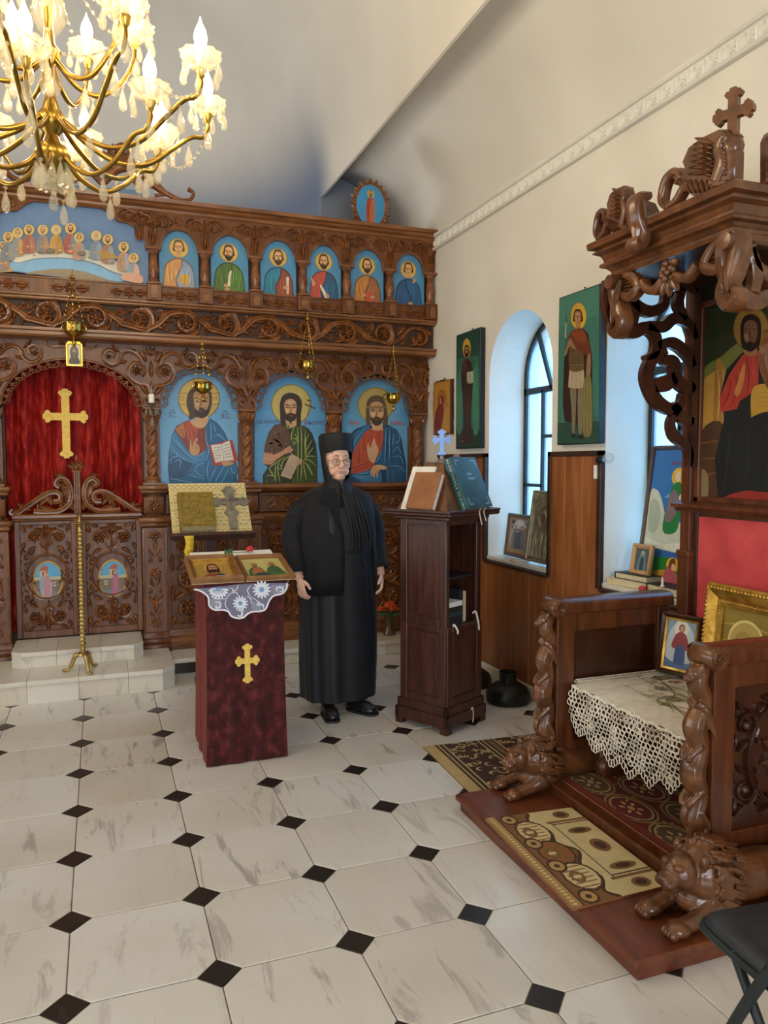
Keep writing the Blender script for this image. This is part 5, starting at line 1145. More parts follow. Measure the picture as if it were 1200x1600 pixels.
# second: in a hide garment and green mantle
P = Paint(tracer(1, YI, 390, 570, 8), (0, -1, 0))
P.poly([(60, 90), (960, 110), (960, 1490), (60, 1490)], '#5b9dcb', False)
halo(P, 520, 500, 252, '#c3b063', '#7f7030', 258)
P.line([(672, 770), (730, 600), (765, 440)], 11, '#a4652f', False); P.lines([[(690, 490), (825, 548)], [(715, 440), (770, 455)]], 20, '#3f4a2c', False, 0)
P.poly([(165, 1490), (165, 1380), (230, 1280), (180, 1240), (190, 1000), (240, 840), (310, 750), (450, 720), (580, 740), (700, 770), (780, 850), (830, 990), (850, 1200), (850, 1490)], '#2d2d16', False)
P.poly([(182, 1100), (195, 1000), (250, 840), (320, 755), (440, 735), (490, 850), (505, 960), (490, 1010), (370, 1090), (270, 1115)], '#5d3f2c')
for i in range(46):
    rg = random.Random(i); x, y = rg.uniform(225, 470), rg.uniform(790, 1070)
    if x < 300 and y < 860: continue
    P.ell(x, y, rg.uniform(14, 26), rg.uniform(9, 16), rg.choice(['#714c35', '#4a3021', '#80593f', '#553826']), 9, rg.uniform(0, 3)); P.l -= 1
P.l += 2
P.poly([(178, 1100), (200, 1090), (212, 1115), (235, 1090), (250, 1120), (270, 1095), (300, 1125), (400, 1080), (500, 1010), (545, 1035), (560, 1055), (520, 1090), (430, 1120), (330, 1190), (270, 1250), (200, 1245), (170, 1220)], '#c48f68', False); P.lines([[(190, 1200), (260, 1215), (330, 1180)], [(470, 1050), (540, 1045)], [(480, 1075), (540, 1070)]], 7, '#8a5638')
P.poly([(500, 1010), (520, 830), (560, 760), (660, 760), (740, 800), (800, 900), (830, 1080), (845, 1300), (840, 1490), (540, 1490), (590, 1250), (560, 1080)], '#3f4a22', False)
P.poly([(690, 790), (760, 830), (800, 940), (820, 1080), (700, 1200), (680, 1000)], '#2c2f18')
P.poly([(175, 1490), (175, 1400), (250, 1300), (330, 1200), (460, 1130), (540, 1080), (520, 1200), (440, 1330), (400, 1490)], '#35381c', False)
gh = '#a5b458'
P.lines([[(600, 760), (605, 1000), (600, 1470)], [(640, 770), (650, 1000), (640, 1470)], [(560, 770), (520, 900), (560, 1000)], [(520, 910), (600, 930), (560, 860)], [(540, 1000), (600, 950), (620, 960)], [(700, 800), (690, 1000), (700, 1190)], [(740, 860), (700, 960), (705, 1050)], [(780, 940), (715, 1060), (700, 1140)], [(800, 1030), (730, 1120), (690, 1190)], [(650, 1190), (740, 1190), (830, 1260)], [(660, 1200), (730, 1260), (790, 1380)], [(670, 1220), (690, 1340), (710, 1440)], [(680, 1170), (760, 1140), (820, 1150)], [(700, 1230), (760, 1330), (770, 1380)], [(540, 1400), (545, 1470)], [(660, 1260), (650, 1380)], [(330, 1220), (320, 1330), (330, 1470)], [(380, 1190), (350, 1300), (380, 1470)], [(440, 1150), (350, 1210), (250, 1290), (290, 1360)], [(240, 1300), (280, 1360), (320, 1410)], [(210, 1400), (250, 1380), (320, 1400), (300, 1450)], [(200, 1440), (220, 1470)], [(330, 1290), (400, 1300), (380, 1240)], [(510, 1130), (420, 1200), (400, 1290)], [(460, 730), (480, 790), (540, 780)]], 11, gh)
P.lines([[(620, 770), (630, 1000), (620, 1470)], [(670, 830), (670, 1100), (670, 1200)], [(450, 1160), (330, 1250)], [(580, 800), (540, 900), (530, 990)]], 9, '#1d1e0e')
P.poly([(390, 740), (380, 600), (378, 480), (420, 380), (515, 350), (610, 385), (655, 480), (640, 620), (640, 740), (590, 780), (560, 700), (470, 700), (440, 760)], '#35231a')
P.poly([(448, 680), (470, 710), (515, 745), (560, 720), (585, 650), (585, 760), (520, 790), (455, 740)], '#c49a70', False)
P.poly([(432, 520), (450, 450), (515, 425), (572, 455), (588, 530), (572, 620), (520, 680), (458, 620)], '#c19468')
P.poly([(455, 625), (490, 610), (520, 605), (555, 615), (572, 620), (555, 680), (518, 725), (470, 690)], '#382318')
P.poly([(440, 545), (480, 530), (495, 560), (470, 600)], '#d8b084'); P.poly([(535, 545), (575, 535), (562, 600), (540, 595)], '#cfa577'); P.poly([(465, 465), (515, 445), (560, 468), (540, 495), (490, 495)], '#d4ab7d')
P.lines([[(440, 515), (470, 498), (500, 518)], [(530, 518), (556, 498), (585, 515)]], 12, '#2b1a10'); P.lines([[(448, 540), (470, 532), (495, 542)], [(534, 542), (556, 532), (580, 540)]], 15, '#24160d'); P.line([(516, 520), (514, 590), (500, 602), (528, 606)], 9, '#74492c'); P.line([(470, 640), (515, 612), (556, 636)], 14, '#382318'); P.line([(496, 638), (536, 638)], 9, '#9a5644')
P.poly([(515, 1105), (560, 1130), (640, 1185), (650, 1230), (600, 1250), (560, 1210), (530, 1150)], '#c59a6e'); P.poly([(500, 1130), (575, 1160), (600, 1245), (515, 1430), (385, 1385), (440, 1270)], '#bba589', False); P.lines([[(455+k*-9, 1260+k*30), (555-k*8, 1300+k*30)] for k in range(4)], 7, '#7f7058', False, 0.2); P.lines([[(560, 1200), (640, 1215)], [(570, 1225), (640, 1235)]], 6, '#855a3a', False)
P.text('СВ ИОАНН', 228, 712, 46, '#5a3a6c', 0.86); P.text('КРЪСТИТЕЛ', 815, 728, 44, '#6a3a64', 0.72)
P.done('icon_picture', ic, label='large arched icon, long-haired bearded man in hide and green mantle')
# third: with head band, red tunic and blue mantle
P = Paint(tracer(1, YI, 520, 580, 8.42), (0, -1, 0))
P.poly([(120, 90), (1005, 110), (1005, 1470), (120, 1470)], '#5f9fc6', False)
P.lines([[(215, 665), (350, 665)], [(215, 695), (350, 700)], [(760, 690), (960, 700)], [(770, 660), (900, 665)]], 34, '#8d86a6', False, 0.3)
halo(P, 560, 450, 235, '#b7a058', '#857036', 240)
P.poly([(140, 1470), (170, 1300), (150, 1000), (215, 840), (300, 760), (450, 700), (560, 720), (720, 700), (840, 770), (900, 880), (930, 1050), (965, 1240), (965, 1470)], bd, False)
P.poly([(235, 1060), (250, 900), (310, 790), (470, 705), (480, 760), (400, 850), (330, 960), (260, 1080)], '#2b6590')
P.poly([(235, 1345), (250, 1090), (330, 950), (420, 800), (500, 750), (560, 775), (665, 760), (665, 900), (640, 1050), (560, 1180), (545, 1230), (480, 1300), (360, 1350)], '#b04a2c', False)
P.poly([(560, 1230), (560, 1190), (680, 960), (665, 760), (740, 720), (830, 790), (880, 880), (905, 1060), (950, 1260), (960, 1460), (700, 1460), (700, 1260), (620, 1230)], '#23557f', False)
P.poly([(230, 1370), (340, 1340), (500, 1290), (640, 1320), (650, 1460), (380, 1460)], '#2b6793', False)
P.lines([[(700, 740), (690, 1000), (680, 1200)], [(745, 740), (745, 1000), (740, 1200)], [(460, 715), (340, 850), (250, 1010)], [(800, 820), (790, 930), (760, 1030)], [(850, 830), (880, 900), (800, 960)], [(780, 1080), (850, 1000), (900, 1090)], [(790, 1130), (880, 1120), (930, 1220)], [(640, 1060), (600, 1150), (560, 1200)], [(700, 1250), (860, 1250), (950, 1320)], [(720, 1290), (720, 1450)], [(790, 1300), (800, 1450)], [(250, 1365), (400, 1390), (640, 1385)], [(320, 1400), (460, 1420), (640, 1410)], [(300, 1340), (400, 1345), (490, 1320)], [(380, 1440), (640, 1440)]], 9, '#6aa5cb')
P.lines([[(720, 730), (715, 1000), (710, 1200)], [(770, 760), (770, 1000), (760, 1180)], [(830, 1000), (770, 1180)], [(870, 1060), (900, 1240)], [(660, 1260), (680, 1460)], [(640, 1000), (560, 1190)]], 10, '#0f2c4a')
P.lines([[(330, 960), (350, 1080), (340, 1200)], [(420, 830), (400, 960), (420, 1050)], [(500, 780), (510, 900)], [(600, 790), (610, 900), (580, 1000)], [(290, 1090), (350, 1190), (310, 1280)], [(250, 1280), (400, 1230), (520, 1190)], [(260, 1320), (420, 1270), (520, 1230)]], 9, '#7c2a19'); P.lines([[(360, 950), (380, 1080)], [(450, 820), (440, 930)], [(550, 800), (555, 880)], [(270, 1150), (330, 1240)], [(280, 1250), (420, 1200)], [(640, 800), (635, 930)]], 9, '#d4714a')
P.poly([(440, 690), (435, 520), (450, 400), (500, 335), (575, 318), (650, 340), (690, 420), (720, 560), (720, 690), (660, 720), (650, 620), (500, 640), (500, 700)], '#5c4a35')
P.poly([(500, 690), (520, 740), (510, 765), (570, 785), (660, 770), (650, 690)], '#caa079', False)
P.poly([(484, 520), (500, 430), (575, 400), (650, 430), (668, 520), (655, 620), (575, 690), (500, 620)], '#c4966b')
P.poly([(488, 590), (510, 660), (540, 705), (580, 718), (625, 700), (655, 640), (664, 580), (640, 620), (580, 600), (520, 620)], '#43301f'); P.poly([(440, 460), (690, 460), (692, 490), (440, 492)], '#8d7044', False)
P.poly([(495, 540), (540, 525), (555, 560), (530, 600)], '#d9b28a'); P.poly([(600, 535), (655, 530), (645, 590), (605, 590)], '#d2a67c')
P.lines([[(492, 512), (525, 498), (560, 512)], [(590, 512), (625, 498), (660, 512)]], 11, '#2b1a10'); P.lines([[(502, 532), (528, 524), (555, 534)], [(594, 534), (622, 524), (652, 532)]], 15, '#24160d'); P.line([(574, 515), (572, 585), (558, 598), (592, 602)], 9, '#74492c'); P.line([(520, 640), (575, 606), (632, 636)], 15, '#43301f'); P.line([(552, 636), (602, 636)], 9, '#a05a48')
P.poly([(450, 1060), (455, 960), (470, 950), (480, 1010), (510, 960), (535, 885), (550, 890), (560, 940), (590, 1000), (598, 1060), (570, 1140), (540, 1210), (490, 1180), (465, 1120)], '#cba27c'); P.lines([[(500, 1010), (520, 960)], [(530, 1010), (548, 950)], [(500, 1080), (560, 1060)]], 6, '#8a5d3d')
P.poly([(495, 1320), (530, 1250), (600, 1232), (690, 1250), (700, 1290), (610, 1305), (590, 1380), (570, 1385), (570, 1320), (545, 1380), (525, 1380), (535, 1310), (510, 1375), (498, 1370)], '#cc9f6e'); P.lines([[(545, 1310), (560, 1270)], [(572, 1320), (590, 1280)]], 5, '#8a5d3d')
P.text('ИСУС', 285, 682, 42, '#b0566a', 0.9); P.text('ХРИСТОС', 865, 690, 42, '#b0566a', 0.8)
P.done('icon_picture', ic, label='large arched icon, bearded man with head band in red and blue')
# fourth, left of the doors
P = Paint(local(frame((2*XC-0.72, YI, 1.78), (1, 0, 0), (0, 0, 1), (0, -1, 0)), 0.62, 0.93), (0, -1, 0)); f_ = P.map; P.map = lambda x, y: f_(x, y*100/150); half_saint(P, '#7d2f2a', '#2b5478', '#5a3a26', None, long=True, seed=44, bg='#6ba7d2', item='bless'); P.done('icon_picture', ic, label='large arched icon left of the carved doors')
# ================================================================ BISHOP'S THRONE on the right
def remesh(mb, voxel, name, sm=2, mats=None, dec=0.0):
    me = mb.mesh(name, 0); o = bpy.data.objects.new('tmp', me); COL.objects.link(o)
    r = o.modifiers.new('r', 'REMESH'); r.mode = 'VOXEL'; r.voxel_size = voxel; r.use_smooth_shade = True
    if sm: s_ = o.modifiers.new('s', 'SMOOTH'); s_.factor = 0.5; s_.iterations = sm
    if dec: d_ = o.modifiers.new('d', 'DECIMATE'); d_.ratio = dec
    dg = bpy.context.evaluated_depsgraph_get(); out = bpy.data.meshes.new_from_object(o.evaluated_get(dg)); out.name = name
    bpy.data.objects.remove(o); bpy.data.meshes.remove(me)
    out.materials.clear(); out.materials.append(MATS[(mats or mb.mats)[0]])
    out.polygons.foreach_set('use_smooth', [True]*len(out.polygons)); out.polygons.foreach_set('material_index', [0]*len(out.polygons))
    return out
def bar2d(mb, Fr, pts, w, t0, t1, n=5, sm=True):
    """flat bar of rectangular section following a 2-D path in frame Fr between depths t0..t1"""
    p = smooth(pts, n) if sm else np.asarray(pts, float); K = len(p)
    ww = np.interp(np.linspace(0, 1, K), np.linspace(0, 1, len(w)), w) if not np.isscalar(w) else np.full(K, w)
    Tn = np.gradient(p, axis=0); Tn /= (np.linalg.norm(Tn, axis=1)[:, None]+1e-9); o, U, Vv, W = Fr; V = []; tm = (t0+t1)/2
    for k in range(K):
        nn = np.array([-Tn[k][1], Tn[k][0]])*ww[k]/2
        for s_, t in ((1, t0), (-1, t0), (-1.0, tm-(tm-t1)*0.6), (-0.55, t1), (0.55, t1), (1.0, tm-(tm-t1)*0.6)):
            q = p[k]+nn*s_; V.append(o+U*q[0]+Vv*q[1]+W*t)
    Fc = []
    for k in range(K-1):
        for i in range(6): j = (i+1) % 6; Fc.append((k*6+i, k*6+j, (k+1)*6+j, (k+1)*6+i))
    Fc += [tuple(range(6))[::-1], tuple(range((K-1)*6, K*6))]
    mb.add(V, Fc)
th = thing('bishop_throne', (1.98, 2.36, 0.0), 'carved walnut throne with canopy, lion feet and lace-covered seat against the right wall', 'throne')
ZP = 0.072
mb = MB().mat('platform_wood'); mb.box(1.445, 2.545, 1.75, 2.925, 0.0, 0.045, 0.002); mb.box(1.425, 2.545, 1.735, 2.94, 0.045, ZP, 0.006); mb.build('platform', th, 0)
mb = MB().mat('throne_wood'); mb.box(1.825, 2.46, 1.99, 2.815, ZP, 0.112, 0.003); mb.box(1.81, 2.46, 1.99, 2.815, 0.112, 0.126, 0.004); mb.build('foot_board', th, 0)
# side arms
ARMS = ((2.82, 2.90, 1), (1.91, 1.985, -1))
for y0, y1, sg in ARMS:
    yc = (y0+y1)/2; a = MB().mat('throne_wood')
    a.box(1.86, 1.95, y0, y1, 0.25, 0.86, 0.004); a.box(2.40, 2.46, y0, y1, 0.12, 0.86, 0.004)
    a.box(1.95, 2.40, y0+0.004, y1-0.004, 0.20, 0.285, 0.004); a.box(1.95, 2.40, y0+0.004, y1-0.004, 0.775, 0.86, 0.004); a.box(1.90, 2.46, y0+0.01, y1-0.01, ZP, 0.25)
    a.mat('throne_dark').box(1.95, 2.40, y0+0.022, y1-0.022, 0.285, 0.775)
    arm = a.build('arm', th, 0)
    t = MB().mat('throne_wood'); hw = (y1-y0)/2+0.012
    t.sweep([(-hw, 0.862), (hw, 0.862), (hw+0.004, 0.872), (hw, 0.905), (hw-0.012, 0.918), (hw-0.025, 0.923), (-hw+0.025, 0.923), (-hw+0.012, 0.918), (-hw, 0.905), (-hw-0.004, 0.872)], [((x, yc, 0), (0, 1, 0), (0, 0, 1)) for x in (1.855, 2.475)])
    t.build('arm_rail', arm, 30)
    v = MB().mat('throne_carved'); v.lathe([(0.001, -hw-0.006), (0.036, -hw-0.006), (0.040, -hw), (0.040, hw), (0.036, hw+0.006), (0.001, hw+0.006)], 24, T(1.862, yc, 0.883) @ R('x', PI/2))
    for s_ in (-1, 1):
        Fv = frame((1.862, yc+s_*(hw+0.005), 0.883), (-s_, 0, 0) if s_ < 0 else (-1, 0, 0), (0, 0, 1), (0, s_, 0))
        ribbon(v, Fv, spiral_pts((0, 0), 0.036, 0.006, 0.5, 2.0, 40), np.linspace(0.012, 0.006, 40), 0.008)
    v.build('volute', arm, 40)
    # relief medallion panel outside and inside
    for s_ in (-1, 1):
        c = MB().mat('throne_dark'); Fv = frame((2.175, yc+s_*((y1-y0)/2-0.022), 0.53), (1, 0, 0), (0, 0, 1), (0, s_, 0))
        if s_ == sg*1 or True:
            if s_ == sg == -1:
                c = panel_carving(0.40, 0.44, 'throne_dark', 0.19, 0.024); c.v = [[v[0]+2.175, v[1]+y0+0.022, v[2]+0.53] for v in c.v]; rosette(c, Fv, (0, 0), 0.10, 0.022, 8)
            elif s_ == sg:
                ribbon(c, Fv, [(0.135*math.cos(t_), 0.135*math.sin(t_)) for t_ in np.linspace(0, 2*PI, 40)], 0.022, 0.016); rosette(c, Fv, (0, 0), 0.085, 0.016, 8)
                for cx_, cy_ in ((-1, -1), (1, -1), (-1, 1), (1, 1)):
                    scroll(c, Fv, (cx_*0.16, cy_*0.185), 0.035, 0.6, cx_*cy_*1.3, 0.018, 0.014); leaf(c, Fv, (cx_*0.05, cy_*0.20), (0.2 if cx_ > 0 else PI-0.2), 0.09, 0.04, 0.014, cx_*0.5); leaf(c, Fv, (cx_*0.175, cy_*0.05), cy_*PI/2, 0.09, 0.035, 0.014, 0.4)
            else: c.box(1.97, 2.38, yc+s_*((y1-y0)/2-0.022)-0.002, yc+s_*((y1-y0)/2-0.022)+0.002, 0.30, 0.76)
        c.build('arm_panel', arm, 45)
# carved beast posts before the arms
def post_mesh():
    m_ = MB().mat('throne_carved'); S_ = lambda c, r: m_.sphere(c, r, 14, 10)
    sp = smooth([(0.0, 0, 0.78), (-0.02, 0, 0.72), (0.01, 0, 0.66), (-0.025, 0, 0.58), (-0.005, 0, 0.50), (-0.03, 0, 0.42), (0.0, 0, 0.34), (-0.02, 0, 0.26), (0.005, 0, 0.18)], 5); rr = np.interp(np.linspace(0, 1, len(sp)), np.linspace(0, 1, 9), [0.028, 0.035, 0.03, 0.042, 0.032, 0.044, 0.030, 0.034, 0.026]); m_.tube(sp, rr, 12)
    S_((-0.03, 0.0, 0.755), (0.032, 0.028, 0.028)); S_((-0.055, 0, 0.742), (0.022, 0.018, 0.014)); S_((-0.02, 0.022, 0.775), (0.012, 0.010, 0.018)); S_((-0.02, -0.022, 0.775), (0.012, 0.010, 0.018))
    for s_ in (-1, 1):
        m_.tube(smooth([(-0.03, s_*0.015, 0.66), (-0.005, s_*0.036, 0.63), (0.018, s_*0.034, 0.56)], 4), [0.016, 0.014, 0.012, 0.012, 0.011, 0.010, 0.01, 0.008, 0.006], 8)
        S_((-0.028, s_*0.020, 0.575), (0.028, 0.02, 0.036)); S_((-0.035, s_*0.018, 0.435), (0.030, 0.022, 0.036)); m_.tube(smooth([(-0.02, s_*0.03, 0.52), (-0.055, s_*0.02, 0.49), (-0.06, s_*0.012, 0.47)], 4), 0.011, 8)
        m_.tube(smooth([(-0.01, s_*0.03, 0.37), (-0.05, s_*0.022, 0.335), (-0.058, s_*0.014, 0.315)], 4), 0.011, 8); m_.tube(smooth([(-0.015, s_*0.026, 0.30), (0.01, s_*0.034, 0.24), (-0.02, s_*0.02, 0.2)], 4), 0.010, 8)
        for k in range(4): m_.tube([(-0.02+0.008*k, s_*0.036, 0.66-0.02*k), (0.02+0.004*k, s_*0.038, 0.60-0.022*k)], 0.0055, 6)
    m_.tube(smooth([(-0.03, 0, 0.50), (-0.06, 0, 0.455), (-0.05, 0, 0.42)], 4), 0.013, 8); m_.tube(smooth([(-0.025, 0, 0.34), (-0.06, 0, 0.30), (-0.055, 0, 0.265), (-0.03, 0, 0.25)], 4), 0.013, 8)
    return remesh(m_, 0.0036, 'beast_post', 0)
pm = post_mesh()
for y0, y1, sg in ARMS: mkobj('beast_post', pm, th, (1.842, (y0+y1)/2, 0.075))
def lion_mesh():
    m_ = MB().mat('throne_carved'); S_ = lambda c, r: m_.sphere(c, r, 16, 12)
    S_((0.22, 0, 0.105), (0.22, 0.072, 0.080)); S_((0.42, 0, 0.105), (0.10, 0.085, 0.095)); S_((0.03, 0, 0.145), (0.095, 0.088, 0.105)); S_((0.02, 0, 0.075), (0.09, 0.075, 0.06))
    S_((-0.055, 0, 0.165), (0.062, 0.056, 0.060)); S_((-0.108, 0, 0.148), (0.036, 0.036, 0.026)); S_((-0.10, 0, 0.122), (0.028, 0.028, 0.016)); S_((-0.135, 0, 0.160), (0.013, 0.017, 0.011)); S_((-0.085, 0, 0.185), (0.034, 0.016, 0.016))
    for s_ in (-1, 1):
        S_((-0.09, s_*0.028, 0.195), (0.020, 0.017, 0.010)); S_((-0.02, s_*0.060, 0.215), (0.016, 0.012, 0.022)); S_((-0.118, s_*0.018, 0.142), (0.022, 0.019, 0.017))
        m_.tube(smooth([(0.03, s_*0.060, 0.07), (-0.03, s_*0.062, 0.045), (-0.105, s_*0.062, 0.028)], 4), [0.042, 0.04, 0.038, 0.034, 0.03, 0.028, 0.027, 0.026, 0.025], 12)
        S_((-0.118, s_*0.062, 0.026), (0.042, 0.036, 0.026))
        for k in (-1.1, -0.37, 0.37, 1.1): S_((-0.150, s_*0.062+k*0.018, 0.018), (0.018, 0.0105, 0.016))
        S_((0.40, s_*0.072, 0.075), (0.085, 0.038, 0.07)); m_.tube([(0.40, s_*0.10, 0.03), (0.26, s_*0.105, 0.022)], [0.03, 0.022], 10); S_((0.25, s_*0.105, 0.022), (0.035, 0.026, 0.022))
    rg = random.Random(5)
    for k in range(260):
        a = rg.uniform(0, 2*PI); u = rg.uniform(-0.03, 0.115); rad = 0.090+0.012*math.sin(u*40)
        if u < 0.0: rad = 0.068
        y, z = rad*math.cos(a), 0.15+rad*math.sin(a)*1.08
        if z < 0.045: continue
        d = np.array([0.045, y*0.12, -0.018+(z-0.15)*0.1]); p = np.array([u, y, z]); m_.tube([p-d*0.2, p+d*0.4, p+d*0.9], [0.0055, 0.0075, 0.0025], 6)
    m_.tube(smooth([(0.50, 0, 0.09), (0.53, 0.05, 0.05), (0.47, 0.10, 0.03), (0.40, 0.12, 0.04)], 4), [0.014]*12+[0.02], 8)
    return remesh(m_, 0.0036, 'lion', 0)
lm_ = lion_mesh()
mkobj('lion', lm_, th, M=T(1.755, 2.862, ZP-0.001) @ SC(0.95), label='reclining lion carved under the far arm'); mkobj('lion', lm_, th, M=T(1.745, 1.852, ZP-0.001) @ SC(1.0), label='reclining lion carved under the near arm')
# seat, back, posts
mb = MB().mat('throne_wood'); mb.box(1.945, 2.44, 1.985, 2.82, 0.46, 0.535, 0.006); mb.mat('throne_dark').box(2.38, 2.44, 1.99, 2.815, 0.126, 0.46); mb.build('seat', th, 0)
YC2 = 2.385; ph = 0.35
mb = MB().mat('throne_wood')
for s_ in (-1, 1):
    mb.box(2.455, 2.535, YC2+s_*ph-0.035, YC2+s_*ph+0.035, ZP, 1.10, 0.004); mb.box(2.462, 2.535, YC2+s_*ph-0.030, YC2+s_*ph+0.030, 1.12, 2.30, 0.004); mb.box(2.448, 2.535, YC2+s_*ph-0.041, YC2+s_*ph+0.041, 1.095, 1.125, 0.006)
mb.box(2.50, 2.545, YC2-ph, YC2+ph, ZP, 2.30); mb.build('back_frame', th, 0)
mb = MB().mat('throne_wood'); mb.sweep([(0, 1.295), (0.045, 1.300), (0.055, 1.315), (0.075, 1.322), (0.075, 1.335), (0.03, 1.348), (0, 1.348)], [((2.50, y, 0), (-1, 0, 0), (0, 0, 1)) for y in (YC2-ph-0.05, YC2+ph+0.05)]); mb.build('back_rail', th, 30)
mb = MB().mat('red_back_cloth'); mb.box(2.492, 2.502, YC2-ph+0.055, YC2+ph-0.055, 0.55, 1.28); mb.build('back_cloth', th, 0)
mb = MB().mat('throne_dark')
for q in ((YC2-ph+.03, YC2-ph+.055, .54, 1.30), (YC2+ph-.055, YC2+ph-.03, .54, 1.30)): mb.box(2.485, 2.505, q[0], q[1], q[2], q[3], .003)
mb.build('cloth_frame', th, 0)
# back picture
fr_ = MB().mat('throne_wood')
for q in ((YC2-ph+.03, YC2-ph+.06, 1.345, 2.22), (YC2+ph-.06, YC2+ph-.03, 1.345, 2.22), (YC2-ph+.03, YC2+ph-.03, 1.345, 1.37), (YC2-ph+.03, YC2+ph-.03, 2.19, 2.22)): fr_.box(2.478, 2.502, q[0], q[1], q[2], q[3], .004)
bp = fr_.build('back_picture', th, 0, label='dark painting of a seated bearded man with a book in the throne back')
P = Paint(tracer(0, 2.4965, 1080, 470, 4.85), (-1, 0, 0), 'paint_varnish')
P.poly([(60, -160), (1100, -160), (1100, 1600), (60, 1600)], '#29301a', False)
P.poly([(80, 560), (230, 420), (400, 300), (420, 480), (250, 800), (230, 1000), (75, 1010)], '#6b7034'); P.poly([(80, 640), (200, 520), (240, 480), (270, 620), (240, 960), (78, 1020)], '#b5893c'); P.poly([(190, 480), (240, 470), (262, 700), (255, 950), (170, 960)], '#9a6a34'); P.lines([[(200, 520), (215, 700), (200, 940)], [(240, 520), (250, 700), (240, 930)]], 8, '#c8a84a')
P.poly([(70, 1010), (250, 950), (220, 1490), (60, 1560)], '#4a3220'); P.lines([[(80, 1080), (200, 1060)], [(80, 1200), (200, 1190)], [(75, 1330), (190, 1300)]], 26, '#6d4a2c', False); P.poly([(70, 1290), (130, 1330), (120, 1540), (62, 1560)], '#7c6a4a')
halo(P, 456, 212, 138, '#8f6c2e', '#5d4420', 172); P.lines([[(330, 170), (380, 170)], [(330, 240), (375, 240)], [(430, 40), (430, 100)]], 6, '#5a3f1c', False)
P.poly([(205, 1490), (180, 1200), (250, 900), (240, 800), (215, 740), (270, 520), (390, 390), (520, 350), (640, 430), (720, 620), (760, 900), (780, 1490)], '#1d2020', False)
P.poly([(225, 845), (215, 740), (290, 560), (390, 410), (450, 385), (510, 380), (512, 660), (430, 720), (370, 760), (350, 820)], '#a83a2f', False); P.lines([[(300, 600), (290, 700), (240, 800)], [(340, 560), (350, 680), (300, 800)], [(420, 420), (440, 560), (430, 700)]], 10, '#7a241f'); P.lines([[(360, 520), (380, 640)], [(470, 420), (480, 620)]], 9, '#c9584a')
P.poly([(330, 700), (360, 600), (390, 500), (410, 480), (408, 560), (395, 640), (360, 720)], '#b9793f')
P.poly([(376, 250), (390, 140), (455, 100), (522, 140), (532, 240), (510, 350), (400, 370)], '#241710'); P.poly([(400, 240), (410, 170), (455, 145), (498, 172), (505, 250), (490, 320), (455, 360), (412, 320)], '#6d4c34'); P.poly([(405, 300), (420, 360), (455, 382), (490, 355), (500, 290), (480, 320), (450, 305), (425, 320)], '#20140d')
P.lines([[(410, 218), (440, 208)], [(465, 208), (498, 216)]], 10, '#1c110b', False); P.line([(450, 215), (446, 275), (462, 280)], 7, '#3d2618'); P.poly([(405, 260), (430, 250), (440, 290), (418, 300)], '#8d6848'); P.poly([(410, 370), (455, 390), (500, 360), (500, 410), (450, 420), (405, 400)], '#9a6a44')
P.poly([(458, 870), (480, 650), (700, 640), (760, 700), (760, 850), (580, 840), (480, 872)], '#b38a34'); P.lines([[(500, 700+k*34), (600, 694+k*34)] for k in range(4)], 7, '#80601f', False)
P.poly([(250, 1490), (420, 1440), (600, 1450), (800, 1400), (900, 1560), (250, 1560)], '#8d2f28'); P.lines([[(300, 1000), (280, 1200), (260, 1440)], [(420, 960), (440, 1200), (400, 1420)], [(560, 900), (600, 1150), (560, 1420)]], 12, '#2c3234')
P.done('painting', bp)
# canopy
yc0, yc1, xf, zc0, zc1 = 2.06, 2.70, 2.03, 2.283, 2.440
prof = [(0, zc0), (0.020, zc0), (0.024, zc0+0.006), (0.020, zc0+0.014), (0.008, zc0+0.018), (0.008, zc0+0.030), (0.022, zc0+0.044), (0.040, zc0+0.050), (0.044, zc0+0.058), (0.040, zc0+0.066), (0.030, zc0+0.068), (0.030, zc0+0.078), (0.040, zc0+0.098), (0.062, zc0+0.108), (0.064, zc0+0.114), (0.054, zc0+0.118), (0.054, zc0+0.124), (0.078, zc0+0.128), (0.082, zc1-0.006), (0.076, zc1), (0, zc1)]
cn = MB().mat('throne_carved')
k_ = 1.0
cn.sweep(prof, [((2.545, yc1, 0), (0, 1, 0), (0, 0, 1)), ((xf, yc1, 0), (-k_, k_, 0), (0, 0, 1)), ((xf, yc0, 0), (-k_, -k_, 0), (0, 0, 1)), ((2.545, yc0, 0), (0, -1, 0), (0, 0, 1))])
cn.mat('throne_dark').box(xf, 2.545, yc0, yc1, zc0+0.004, zc1-0.004); can = cn.build('canopy', th, 22)
